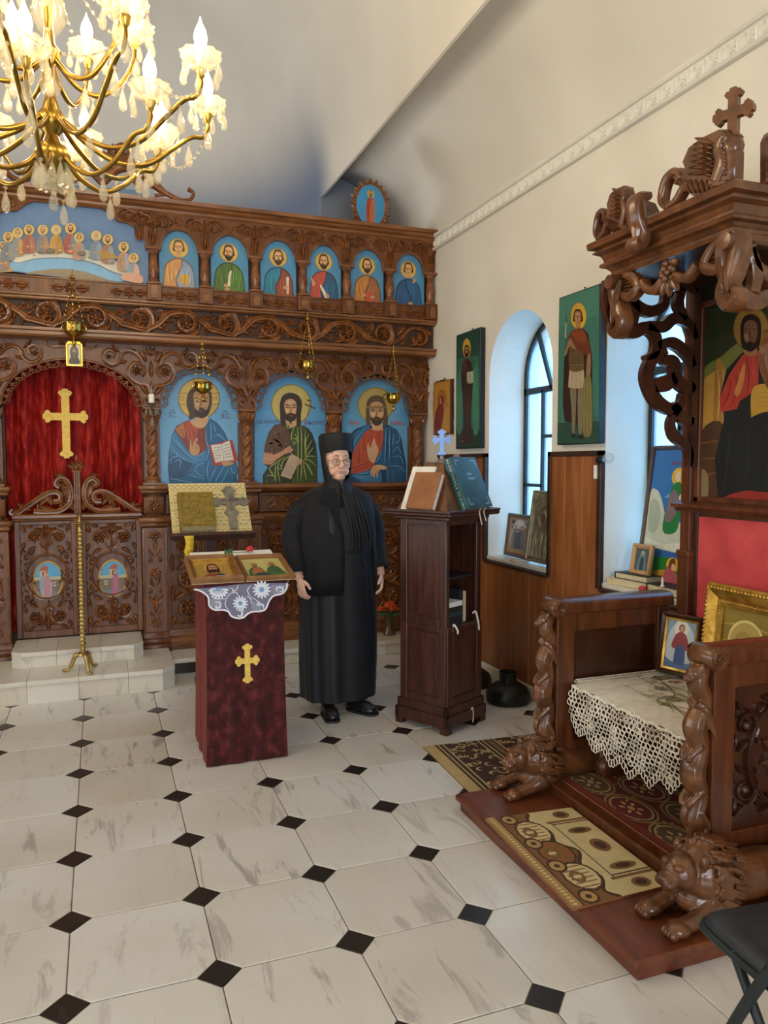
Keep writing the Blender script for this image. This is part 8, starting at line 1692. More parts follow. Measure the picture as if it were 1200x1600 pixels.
# ================================================================ PICTURES ON THE RIGHT WALL
def pic_small_mary(P):
    P.rect(0, 0, 100, 100, '#b87a2c'); P.rect(6, 4, 94, 97, '#c08634'); P.ell(50, 34, 26, 18, '#a8682a'); P.ring(50, 34, 26, 18, 0.08, '#7a3c18'); P.poly([(8, 97), (12, 60), (30, 44), (44, 30), (60, 30), (66, 46), (60, 70), (50, 97)], '#7d2418'); P.lines([[(20, 94), (24, 62)], [(32, 94), (36, 58)], [(44, 90), (48, 60)]], 2.6, '#b0523a'); P.poly([(48, 97), (60, 70), (66, 52), (84, 50), (94, 70), (92, 97)], '#bb8a34'); P.lines([[(64, 92), (72, 62)], [(76, 94), (84, 64)]], 2.4, '#e0ba62'); P.ell(46, 36, 11, 9, '#5a1e14'); P.ell(45, 37, 7, 7, '#b87a48'); P.ell(72, 47, 12, 8, '#a8682a'); P.ell(70, 48, 7, 6, '#b87a48'); P.lines([[(41, 36), (44, 36)], [(47, 36), (50, 36)]], 1.4, '#3a2010')
def wallpanel(name, yc, zc, w_, h_, t, side, label, painter, rough=False):
    """thick painted board hanging on the right wall"""
    th_ = thing(name, (XW-t/2, yc, zc-h_/2), label, 'icon'); b = MB().mat(side); rg = random.Random(3)
    if not rough: b.box(XW-t, XW-0.002, yc-w_/2, yc+w_/2, zc-h_/2, zc+h_/2, 0.004)
    else:
        ol = []
        for k in range(40):
            s = k/10; i = int(s); f = s-i; c = [(-1, -1), (1, -1), (1, 1), (-1, 1)]; a_, b_ = c[i], c[(i+1) % 4]; ol.append(((a_[0]+(b_[0]-a_[0])*f)*w_/2+rg.uniform(-.006, .006), (a_[1]+(b_[1]-a_[1])*f)*h_/2+rg.uniform(-.008, .008)))
        b.prism(ol, 0, t-0.002, YZ(XW-0.002, yc, zc))
    b.build('board', th_, 0); P = Paint(local(frame((XW-t-0.0003, yc, zc), (0, -1, 0), (0, 0, 1), (-1, 0, 0)), w_-0.012, h_-0.012), (-1, 0, 0), 'paint_varnish'); painter(P); P.done('painting', th_)
    n = MB().mat('black_steel'); n.tube([(XW-0.001, yc, zc+h_/2+0.02), (XW-0.012, yc, zc+h_/2+0.022)], 0.003, 6); n.tube([(XW-0.008, yc, zc+h_/2+0.02), (XW-0.010, yc, zc+h_/2-0.002)], 0.002, 5); n.build('nail', th_, 40)
def pic_monk(P):
    P.map = tracer(0, XW-0.0455, 660, 500, 7.62)
    P.poly([(412, 190), (672, 96), (690, 1522), (402, 1512)], '#2f6350', False); P.poly([(412, 190), (672, 96), (676, 420), (410, 470)], '#1c463e', False); P.poly([(404, 1300), (686, 1300), (690, 1522), (402, 1512)], '#1d3a2d', False); P.poly([(420, 700), (475, 650), (470, 1290), (412, 1290)], '#3f7a62'); P.poly([(610, 640), (660, 560), (670, 1290), (600, 1290)], '#457f68')
    P.lines([[(440, 1300), (440, 1230)], [(608, 1300), (608, 1215)]], 12, '#142c24', False); halo(P, 530, 335, 50, '#bd983f', '#7d6024', 118)
    P.poly([(470, 1455), (490, 1200), (478, 900), (465, 760), (462, 640), (480, 510), (530, 450), (585, 500), (602, 640), (598, 780), (585, 980), (572, 1150), (592, 1455)], '#33211f', False); P.poly([(480, 620), (490, 500), (528, 460), (530, 620), (520, 720)], '#4c2c2b'); P.lines([[(500, 800), (495, 1100), (490, 1430)], [(530, 760), (540, 1100), (530, 1430)], [(562, 800), (555, 1100), (565, 1430)]], 9, '#55352c')
    face(P, 530, 372, 56, '#8a6340', '#1f140e', '#1c120c', asp=0.66); P.poly([(535, 622), (610, 606), (612, 740), (572, 760), (535, 735)], '#a9ad90', False); P.line([(572, 615), (572, 755)], 6, '#6d7058', False); P.ell(556, 748, 16, 14, '#9a7450', 12); P.ell(478, 1445, 14, 12, '#8a6a50', 10)
def pic_soldier(P):
    P.map = tracer(0, XW-0.0455, 860, 440, 5.92)
    P.poly([(84, 160), (452, 32), (452, 1488), (70, 1500)], '#3d7265', False); P.poly([(84, 160), (452, 32), (452, 300), (84, 420)], '#457b6c', False); P.poly([(72, 1310), (452, 1290), (452, 1488), (70, 1500)], '#2a4a3d', False); P.lines([[(88, 1340), (88, 1240)], [(162, 1440), (162, 1310)], [(405, 1330), (405, 1230)]], 8, '#16302a', False); P.lines([[(72, 1310), (165, 1316)], [(385, 1270), (440, 1262)]], 9, '#16302a', False)
    P.line([(150, 310), (140, 690)], 7, '#3a3328', False); P.line([(146, 380), (140, 520)], 14, '#a09a80', False); halo(P, 262, 320, 74, '#c8a038', '#86661f', 128)
    P.poly([(165, 530), (128, 720), (116, 1150), (132, 1290), (190, 1310), (280, 1312), (340, 1100), (388, 1000), (388, 720), (350, 480), (300, 430), (220, 440)], '#35211c', False); P.poly([(185, 970), (240, 985), (236, 1200), (226, 1410), (204, 1410), (198, 1200)], '#7b6f54'); P.poly([(258, 985), (312, 980), (300, 1200), (290, 1420), (262, 1420)], '#7b6f54'); P.poly([(178, 818), (312, 815), (320, 978), (240, 990), (166, 978)], '#ad9c80', False); P.lines([[(205, 830), (198, 975)], [(240, 830), (240, 985)], [(278, 830), (285, 978)]], 6, '#75634a', False)
    P.poly([(190, 560), (300, 560), (312, 700), (302, 815), (182, 815)], '#5c4a33'); P.lines([[(185, 770), (305, 770)], [(182, 800), (308, 800)], [(180, 828), (310, 826)]], 10, '#8d8146', False); P.lines([[(210, 700), (210, 830)], [(240, 700), (240, 830)], [(270, 700), (270, 830)]], 6, '#3a2f20', False)
    P.poly([(160, 560), (182, 480), (235, 440), (305, 440), (360, 560), (380, 690), (300, 655), (235, 610), (190, 580)], '#6a3520'); P.poly([(205, 470), (255, 450), (310, 460), (345, 560), (280, 560), (225, 520)], '#7d4026'); P.poly([(172, 545), (190, 530), (235, 610), (225, 625), (180, 600), (150, 680), (132, 670)], '#8d6f4f'); P.poly([(345, 690), (376, 680), (378, 800), (362, 895), (334, 900)], '#8d6f4f')
    P.poly([(318, 905), (380, 895), (392, 1300), (372, 1425), (306, 1405), (300, 1100)], '#756c41'); P.lines([[(322, 940), (312, 1390)], [(350, 940), (345, 1400)], [(375, 960), (378, 1380)]], 7, '#9c9258'); face(P, 258, 338, 62, '#a07550', '#3a241a', None, asp=0.78); P.ell(215, 1425, 24, 22, '#1c2a22', 12); P.ell(280, 1435, 24, 22, '#1c2a22', 12)
wallpanel('mother_and_child_icon', 5.535, 1.955, 0.325, 0.42, 0.03, 'dark_trim', 'small ochre icon of a mother and child on rough wood near the icon screen', pic_small_mary, True)
wallpanel('standing_monk_icon', 5.055, 2.048, 0.385, 0.85, 0.045, 'black_steel', 'tall narrow dark green painting of a robed figure with a book', pic_monk)
wallpanel('soldier_saint_icon', 3.68, 2.05, 0.40, 0.855, 0.045, 'black_steel', 'tall green painting of a cloaked soldier with a spear between the windows', pic_soldier)
# ================================================================ ON THE WINDOW SILLS
def pic_crowd(P):
    P.rect(0, 0, 100, 100, '#a98a66'); P.rect(6, 6, 94, 92, '#8d8580'); P.poly([(20, 40), (30, 14), (50, 8), (72, 14), (84, 40)], '#b9bdc4'); P.rect(6, 74, 94, 92, '#9c8a68'); rg = random.Random(5)
    for k in range(9): x, y = 16+k*8.5, 40+rg.uniform(-10, 10); c = rg.choice(['#4a5058', '#6b6f80', '#a8a09c', '#57606c', '#8d7a6c']); P.poly([(x-7, 86-rg.uniform(0, 14)), (x-6, y), (x, y-8), (x+6, y), (x+7, 84)], c); P.ell(x, y-11, 3.6, 4.2, '#b8987c'); P.ell(x, y-14, 3.4, 2.4, '#4a3c30')
    P.ell(20, 14, 8, 6, '#4a3c2c')
framed('framed_crowd_print', lean((2.70, 4.585, 1.015), (0, -1, 0), (-1, 0, 0), 0.12), 0.32, 0.30, 0.022, 0.016, 'throne_dark', 'brown-framed print of a crowd standing in the far window', 'picture', pic_crowd, 'frame_wood')
def pic_silver(P): P.rect(0, 0, 100, 100, '#6d6b5c')
sv = thing('silver_relief_icon', (2.655, 4.215, 0.862), 'tall embossed silver icon leaning in the far window', 'icon'); Fv = lean((2.665, 4.22, 1.105), (0, -1, 0), (-1, 0, 0), 0.14); b = MB().mat('silver_relief'); M = fmat(Fv); b.box(-0.175, 0.175, -0.235, 0.235, -0.012, 0.0, 0.002, M); b.build('plate', sv, 0)
b = MB().mat('silver_relief'); ribbon(b, Fv, np.array([(-0.165, -0.225), (0.165, -0.225), (0.165, 0.225), (-0.165, 0.225), (-0.165, -0.225)]), 0.02, 0.008)
ribbon(b, Fv, smooth([(-0.13, -0.2), (-0.13, 0.08), (-0.07, 0.15), (0, 0.17), (0.07, 0.15), (0.13, 0.08), (0.13, -0.2)], 5), 0.014, 0.008); ribbon(b, Fv, [(0.01+0.075*math.cos(t), 0.06+0.075*math.sin(t)) for t in np.linspace(0, 2*PI, 26)], 0.016, 0.01); dome(b, Fv, (0.01, 0.055), 0.05, 0.022, 12); dome(b, Fv, (0.07, -0.0), 0.03, 0.02, 10); rg = random.Random(3)
for k in range(11): leaf(b, Fv, (-0.10+0.02*k, -0.20), 1.57+rg.uniform(-0.35, 0.35), 0.17+rg.uniform(-0.04, 0.04), 0.026, 0.016, rg.uniform(-0.4, 0.4))
for sx in (-1, 1): rosette(b, Fv, (sx*0.13, 0.19), 0.03, 0.01, 6); leaf(b, Fv, (sx*0.02, 0.19), 0 if sx > 0 else PI, 0.08, 0.025, 0.008)
b.build('embossing', sv, 50); P = Paint(local((Fv[0]+Fv[3]*0.0225, *Fv[1:]), 0.35, 0.47), Fv[3]); P.ell(53, 38, 7, 7, '#6d4a38'); P.ell(70, 50, 5, 4.5, '#7a543e'); P.done('faces', sv)
pd = thing('round_mat', (2.60, 4.42, 0.861), 'small round red-rimmed plate on the far window sill', 'plate'); b = MB().mat('paper_old'); b.lathe([(0.001, 0), (0.062, 0), (0.066, 0.003), (0.060, 0.004), (0.001, 0.004)], 28, T(2.628, 4.445, 0.8612)); b.build('disc', pd, 30); b = MB().mat('red_petal'); b.lathe([(0.058, 0.0042), (0.066, 0.0046), (0.067, 0.003)], 28, T(2.628, 4.445, 0.8612), cap=False); b.build('rim', pd, 30)
# near window: tall modern picture, small wooden icon, books
def pic_sky(P):
    P.rect(0, 0, 100, 100, '#2d6db4'); P.poly([(30, 36), (64, 22), (100, 8), (100, 20), (70, 34)], '#7fa8cf', False); P.poly([(50, 0), (100, 0), (100, 6), (80, 4)], '#a9bfc8', False); P.poly([(0, 34), (12, 30), (24, 36), (38, 50), (50, 56), (100, 48), (100, 78), (0, 74)], '#c5cbb8'); P.poly([(4, 40), (16, 38), (28, 50), (20, 62), (6, 60)], '#a7b39f'); P.poly([(0, 66), (40, 70), (100, 64), (100, 74), (0, 72)], '#d8dccb'); P.poly([(0, 73), (100, 76), (100, 83), (0, 80)], '#2a62a4', False); P.poly([(0, 83), (40, 79), (100, 81), (100, 100), (0, 100)], '#22792c', False); P.poly([(20, 92), (60, 88), (80, 94), (60, 100), (20, 100)], '#b58a2c')
    f0 = P.map; P.map = lambda x, y: f0(x-15, y); P.ell(68, 20, 13, 6.5, '#d9b02a'); P.poly([(50, 60), (54, 36), (60, 26), (72, 24), (80, 30), (80, 44), (76, 60)], '#1f7a34'); P.poly([(52, 52), (56, 34), (66, 30), (76, 40), (66, 52)], '#7d6a72'); P.ell(67, 20, 5, 4, '#d8c8b0'); P.poly([(74, 34), (90, 28), (94, 32), (80, 38)], '#d8dcd4'); P.lines([[(58, 46), (56, 58)], [(66, 48), (64, 58)]], 1.4, '#135222')
    P.ell(78, 84, 12, 5.4, '#d9b02a'); P.poly([(62, 100), (66, 88), (74, 84), (84, 88), (92, 97), (92, 100)], '#b0525c'); P.poly([(72, 86), (72, 81), (80, 79), (84, 83), (82, 88)], '#6d3a20'); P.ell(80, 85.5, 4, 2.6, '#d5a884'); P.text('ЦВЕТНИЦА', 62, 10.5, 3.2, '#a0485a', 1.1)
framed('tall_sky_picture', lean((2.765, 3.16, 1.235), (0, -1, 0), (-1, 0, 0), 0.13), 0.42, 0.75, 0.022, 0.02, 'throne_dark', 'tall bright picture of a figure in clouds standing in the near window', 'picture', pic_sky)
def pic_tiny(P): P.rect(0, 0, 100, 100, '#4c626c'); P.poly([(20, 100), (28, 40), (50, 14), (72, 40), (80, 100)], '#6d8494'); P.ell(50, 20, 14, 12, '#a8b0a8'); P.poly([(36, 96), (40, 44), (60, 44), (64, 96)], '#3a4c58'); P.ell(50, 24, 6, 6, '#a88060')
# books on the sill
book('sill_book', (np.array([2.60, 3.305, 0.8615]), np.array([0.2, -0.98, 0]), np.array([0.98, 0.2, 0]), np.array([0, 0, 1.])), 0.26, 0.17, 0.036, 'paper_old', 'pale thick book at the bottom of the near window sill pile', pages='paper_old')
book('sill_book', (np.array([2.608, 3.285, 0.898]), np.array([0.1, -0.995, 0]), np.array([0.995, 0.1, 0]), np.array([0, 0, 1.])), 0.23, 0.16, 0.034, 'black_book', 'black-covered book on top of the near window sill pile', pages='paper_old')
book('sill_book', (np.array([2.60, 3.03, 0.8615]), np.array([0.0, -1, 0]), np.array([1., 0, 0]), np.array([0, 0, 1.])), 0.24, 0.17, 0.045, 'black_book', 'black book lying beside the pile on the near window sill', pages='paper_old')
framed('rustic_small_icon', lean((2.685, 3.285, 1.005), (0, -1, 0), (-1, 0, 0), 0.16), 0.155, 0.165, 0.026, 0.022, 'pale_wood', 'small icon in a rough pale wooden frame on the sill books', 'icon', pic_tiny)
cn2 = thing('red_candle_cup', (2.598, 3.10, 0.9075), 'small red glass cup with a white candle on the sill books', 'candle cup'); b = MB().mat('red_petal'); b.lathe([(0.012, 0), (0.018, 0.006), (0.020, 0.02), (0.015, 0.03), (0.012, 0.028)], 14, T(2.575, 3.145, 0.8615)); b.build('cup', cn2, 50); b = MB().mat('candle_white'); b.lathe([(0.012, 0), (0.006, 0.008), (0.007, 0.03), (0.004, 0.045)], 10, T(2.60, 3.03, 0.907)); b.build('candle', cn2, 40)
# bare bulb in a black holder at the panel edge, white switch tab
bb = thing('bare_bulb', (2.545, 3.46, 1.53), 'clear light bulb in a black holder at the corner of the wood panelling', 'light bulb'); b = MB().mat('black_steel'); M = T(2.545, 3.49, 1.53) @ R('x', PI/2*0.9); b.lathe([(0.020, 0), (0.022, 0.01), (0.018, 0.03), (0.016, 0.045)], 14, M); b.build('holder', bb, 40); b = MB().mat('bulb_glass'); b.lathe([(0.012, 0.045), (0.016, 0.055), (0.028, 0.078), (0.030, 0.092), (0.022, 0.112), (0.001, 0.12)], 18, M); b.build('bulb', bb, 60); b = MB().mat('paper'); b.box(2.535, 2.55, 3.50, 3.522, 1.43, 1.505, 0.004); b.build('switch_tab', bb, 0)
# pale wooden stool tucked behind the throne
sl_ = thing('wooden_stool', (2.2, 3.13, 0), 'pale wooden stool end showing behind the far throne arm', 'stool'); b = MB().mat('pale_wood'); b.box(2.06, 2.36, 2.99, 3.25, 0.415, 0.44, 0.01); b.build('stool_seat', sl_, 0)
for x, y in ((2.09, 3.03), (2.32, 3.03), (2.09, 3.21), (2.32, 3.21)): b = MB().mat('pale_wood'); b.tube([(x, y, 0.0075), (x+(0.02 if x < 2.2 else -0.02), y, 0.415)], 0.014, 8); b.build('leg', sl_, 40)
# ================================================================ FOLDING CHAIR in the near right corner
fc = thing('folding_chair', (1.47, 1.14, 0), 'black folding chair with padded vinyl seat at the lower right corner', 'chair'); FM = T(1.485, 1.14, 0) @ R('z', math.radians(-7)); b = MB().mat('vinyl_seat')
def seat_outline(k): return [(-0.20*k, 0.16), (-0.185*k, 0.205), (-0.14*k, 0.222), (0.14*k, 0.222), (0.185*k, 0.205), (0.20*k, 0.16), (0.185*k, -0.15), (0.17*k, -0.19), (0.13*k, -0.205), (-0.13*k, -0.205), (-0.17*k, -0.19), (-0.185*k, -0.15)]
so_ = smooth(seat_outline(1.0), 3, True); V = [(p[0]*k, p[1]*k, z) for k, z in ((1.0, 0.425), (1.0, 0.438), (0.985, 0.447), (0.94, 0.454), (0.80, 0.458), (0.4, 0.459)) for p in so_]; n = len(so_); Fc = [tuple(range(n))[::-1]]
for j in range(5): Fc += [(j*n+i, j*n+(i+1) % n, (j+1)*n+(i+1) % n, (j+1)*n+i) for i in range(n)]
Fc.append(tuple(range(5*n, 6*n))); b.add(V, Fc, FM); b.build('seat_pad', fc, 40)
b = MB().mat('black_steel'); b.tube([(p[0]*1.015, p[1]*1.015, 0.424) for p in so_], 0.009, 8, FM, closed=True); b.build('seat_rim', fc, 50)
for s_ in (-1, 1):
    b = MB().mat('black_steel'); b.tube(smooth([(s_*0.215, 0.20, 0.012), (s_*0.215, 0.02, 0.38), (s_*0.215, -0.14, 0.66), (s_*0.205, -0.20, 0.82), (s_*0.16, -0.225, 0.86)], 5), 0.0125, 10, FM); b.build('side_tube', fc, 50); b = MB().mat('black_steel'); b.tube([(s_*0.195, -0.24, 0.012), (s_*0.195, 0.10, 0.43)], 0.011, 10, FM); b.build('rear_leg', fc, 50)
b = MB().mat('vinyl_seat'); b.box(-0.19, 0.19, -0.245, -0.215, 0.70, 0.86, 0.012, FM); b.build('back_pad', fc, 0); b = MB().mat('black_steel'); b.tube([(-0.215, 0.16, 0.10), (0.215, 0.16, 0.10)], 0.009, 8, FM); b.tube([(-0.195, -0.19, 0.08), (0.195, -0.19, 0.08)], 0.009, 8, FM); b.build('cross_bar', fc, 50)
# ================================================================ CHANDELIER
CX, CY = -0.13, 3.0
def mk_bulb_mat():
    M, nt, b = nm('lamp_flame'); nt.nodes.remove(b); out = [n for n in nt.nodes if n.type == 'OUTPUT_MATERIAL'][0]
    e = N(nt, 'ShaderNodeEmission'); e.inputs[0].default_value = lin4('#ffe6b0'); e.inputs[1].default_value = 9.0; t = N(nt, 'ShaderNodeBsdfTransparent'); mx = N(nt, 'ShaderNodeMixShader'); mx.inputs[0].default_value = 0.55
    nt.links.new(t.outputs[0], mx.inputs[1]); nt.links.new(e.outputs[0], mx.inputs[2]); nt.links.new(mx.outputs[0], out.inputs[0])
mk_bulb_mat()
MBR = 'brass_arm'
ch = thing('chandelier', (CX, CY, 4.6), 'brass and crystal chandelier with many lit candle bulbs hanging from the vault', 'chandelier')
b = MB().mat(MBR); M = T(CX, CY, 0)
b.lathe([(0.004, 2.505), (0.012, 2.512), (0.015, 2.52), (0.008, 2.53), (0.03, 2.545), (0.055, 2.575), (0.062, 2.60), (0.050, 2.63), (0.03, 2.645), (0.022, 2.67), (0.045, 2.70), (0.052, 2.73), (0.030, 2.76), (0.018, 2.80), (0.016, 2.90), (0.034, 2.93), (0.04, 2.955), (0.02, 2.98), (0.014, 3.05), (0.014, 3.30), (0.03, 3.34), (0.012, 3.40), (0.006, 3.45), (0.006, 5.62)], 24, M); b.build('stem', ch, 50)
gl = MB().mat('cup_glass'); gl.lathe([(0.03, 3.02), (0.055, 3.06), (0.05, 3.12), (0.028, 3.18), (0.045, 3.24), (0.035, 3.30)], 20, M, lambda a, z, j: 1+0.05*math.cos(10*a)); gl.lathe([(0.02, 2.80), (0.04, 2.84), (0.03, 2.90)], 20, M); gl.build('stem_glass', ch, 50)
cup = MB().mat('cup_glass')
def cup_fn(a, z, j): return 1+(0.07*math.cos(10*a) if j > 1 else 0.02)
cup.lathe([(0.010, 0.0), (0.028, 0.004), (0.048, 0.016), (0.062, 0.036), (0.070, 0.052), (0.066, 0.052), (0.056, 0.036), (0.040, 0.018), (0.012, 0.008)], 40, None, cup_fn, False); cup_me = cup.mesh('glass_cup', 60)
slv = MB().mat('candle_white'); slv.lathe([(0.0135, 0.005), (0.0135, 0.075), (0.010, 0.078)], 14); slv_me = slv.mesh('candle_sleeve', 40)
blb = MB().mat('lamp_flame'); blb.lathe([(0.010, 0.076), (0.020, 0.088), (0.0235, 0.106), (0.019, 0.130), (0.009, 0.150), (0.0025, 0.168), (0.001, 0.176)], 14); blb_me = blb.mesh('candle_bulb', 60)
cap_ = MB().mat('brass'); cap_.lathe([(0.006, -0.03), (0.012, -0.022), (0.016, -0.008), (0.020, 0.0), (0.018, 0.006)], 14); cap_me2 = cap_.mesh('brass_socket', 50)
dp = MB().mat('crystal'); dp.sphere((0, 0, -0.006), 0.0058, 8, 6); dp.lathe([(0.0008, -0.012), (0.005, -0.024), (0.0115, -0.048), (0.0125, -0.060), (0.009, -0.072), (0.001, -0.078)], 8); dp.mat('brass').tube([(0, 0, 0.004), (0, 0, -0.014)], 0.0008, 4); dp_me = dp.mesh('crystal_drop', 30)
bd_ = MB().mat('crystal'); bd_.sphere((0, 0, 0), 0.0062, 8, 6); bd_me2 = bd_.mesh('crystal_bead', 40)
def chand_arm(ang, path, rad, zcup, light):
    d = np.array([math.cos(ang), math.sin(ang), 0]); o = np.array([CX, CY, 0]); P3 = smooth([o+d*r+np.array([0, 0, z]) for r, z in path], 6)
    a = MB().mat(MBR); a.tube(P3, np.interp(np.linspace(0, 1, len(P3)), [0, 0.5, 1], [0.0095, 0.0085, 0.0075]), 8); arm = a.build('arm', ch, 60)
    e = P3[-1]; loc = (e[0], e[1], zcup)
    mkobj('brass_socket', cap_me2, arm, loc); mkobj('glass_cup', cup_me, arm, M=T(*loc) @ R('z', ang)); mkobj('candle_sleeve', slv_me, arm, loc); mkobj('candle_bulb', blb_me, arm, loc)
    for k in range(6):
        t = ang+2*PI*k/6; mkobj('crystal_drop', dp_me, arm, M=T(e[0]+0.064*math.cos(t), e[1]+0.064*math.sin(t), zcup+0.034) @ R('z', t))
    for f in (0.35, 0.62): q = P3[int(f*(len(P3)-1))]; mkobj('crystal_drop', dp_me, arm, M=T(q[0], q[1], q[2]-0.008) @ SC(1.25))
    mkobj('crystal_drop', dp_me, arm, M=T(e[0], e[1], zcup-0.03) @ SC(1.3))
    if light:
        L = bpy.data.lights.new('candle_light', 'POINT'); L.energy = light; L.color = (1.0, 0.80, 0.52); L.shadow_soft_size = 0.02; lo = bpy.data.objects.new('candle_light', L); COL.objects.link(lo); lo.location = (e[0], e[1], zcup+0.115); setpar(lo, arm)
    return e
lowA = [(0.045, 2.72), (0.12, 2.66), (0.22, 2.615), (0.33, 2.63), (0.42, 2.70), (0.49, 2.755), (0.535, 2.765), (0.555, 2.80), (0.555, 2.82)]
lowB = [(0.045, 2.60), (0.10, 2.545), (0.18, 2.52), (0.26, 2.56), (0.33, 2.63), (0.38, 2.645), (0.40, 2.68), (0.40, 2.70)]
upA = [(0.02, 2.93), (0.09, 2.86), (0.17, 2.85), (0.25, 2.92), (0.29, 3.00), (0.30, 3.05)]
ends = []
for k in range(10): ends.append(chand_arm(2*PI*k/10+0.12, lowA, 0, 2.85, 9.5))
for k in range(6): chand_arm(2*PI*k/6+0.4, lowB, 0, 2.73, 6)
for k in range(7): chand_arm(2*PI*k/7+0.25, upA, 0, 3.08, 9)
# bead swags between the outer arms
for k in range(10):
    p, q = ends[k]-[0, 0, 0.03], ends[(k+1) % 10]-[0, 0, 0.03]
    sw = MB().mat('brass'); n = 15; pts = [p+(q-p)*t+np.array([0, 0, -0.34*t*(1-t)]) for t in np.linspace(0, 1, n)]; sw.tube(pts, 0.0009, 4); s_ = sw.build('bead_swag', ch, 0)
    for x in pts[1:-1:1]: mkobj('crystal_bead', bd_me2, s_, tuple(x))
for k in range(7):
    a = 2*PI*k/7+0.25; p = np.array([CX+0.02*math.cos(a), CY+0.02*math.sin(a), 3.34]); q = np.array([CX+0.30*math.cos(a), CY+0.30*math.sin(a), 3.06]); sw = MB().mat('brass'); pts = [p+(q-p)*t+np.array([0, 0, -0.30*t*(1-t)]) for t in np.linspace(0, 1, 16)]; sw.tube(pts, 0.0009, 4); s_ = sw.build('bead_swag', ch, 0)
    for x in pts[1:-1]: mkobj('crystal_bead', bd_me2, s_, tuple(x))
for k in range(12): a = 2*PI*k/12; mkobj('crystal_drop', dp_me, ch, M=T(CX+0.055*math.cos(a), CY+0.055*math.sin(a), 2.585) @ SC(1.3))
mkobj('crystal_drop', dp_me, ch, M=T(CX, CY, 2.508) @ SC(1.3))
# ================================================================ PERSON: nun in black standing between the velvet stand and the lectern
NX, NY, NR = 1.352, 4.47, math.radians(4)
NM = T(NX, NY, 0) @ R('z', NR); HD = np.array([0.0, -0.015, 1.525]); HM = NM @ T(*HD) @ R('z', math.radians(-3)) @ R('x', math.radians(3))
pn = thing('person', (NX, NY, 0), 'woman in black robe, black cap and veil with round glasses, standing with arms lowered', 'person')
b = MB().mat('skin')
def E_(c, r, M=HM): b.sphere(c, r, 20, 14, M)
# head
E_((0, 0.012, 0.03), (0.076, 0.094, 0.098)); E_((0, -0.022, -0.045), (0.061, 0.066, 0.062)); E_((0, -0.052, -0.088), (0.036, 0.032, 0.024)); E_((0, -0.070, -0.092), (0.018, 0.014, 0.014)); E_((0, -0.03, -0.095), (0.045, 0.04, 0.022))
for s in (-1, 1):
    E_((s*0.040, -0.055, -0.018), (0.026, 0.028, 0.028)); E_((s*0.036, -0.052, -0.055), (0.026, 0.026, 0.026)); E_((s*0.032, -0.072, 0.038), (0.024, 0.013, 0.008)); E_((s*0.0105, -0.094, -0.024), (0.0085, 0.009, 0.0075)); E_((s*0.076, 0.01, 0.0), (0.010, 0.018, 0.028))
    E_((s*0.032, -0.078, 0.022), (0.016, 0.008, 0.004)); E_((s*0.033, -0.076, -0.006), (0.017, 0.008, 0.005)); E_((s*0.022, -0.080, -0.042), (0.012, 0.010, 0.014))
b.tube(smooth([(0, -0.078, 0.036), (0, -0.090, 0.012), (0, -0.102, -0.012), (0, -0.104, -0.020)], 4), np.linspace(0.009, 0.0125, 13), 12, HM); E_((0, -0.104, -0.021), (0.0125, 0.011, 0.010)); E_((0, -0.086, -0.052), (0.022, 0.010, 0.0055)); E_((0, -0.085, -0.062), (0.019, 0.010, 0.0055)); E_((0, -0.078, -0.078), (0.018, 0.012, 0.010)); E_((0, -0.066, 0.065), (0.050, 0.024, 0.036))
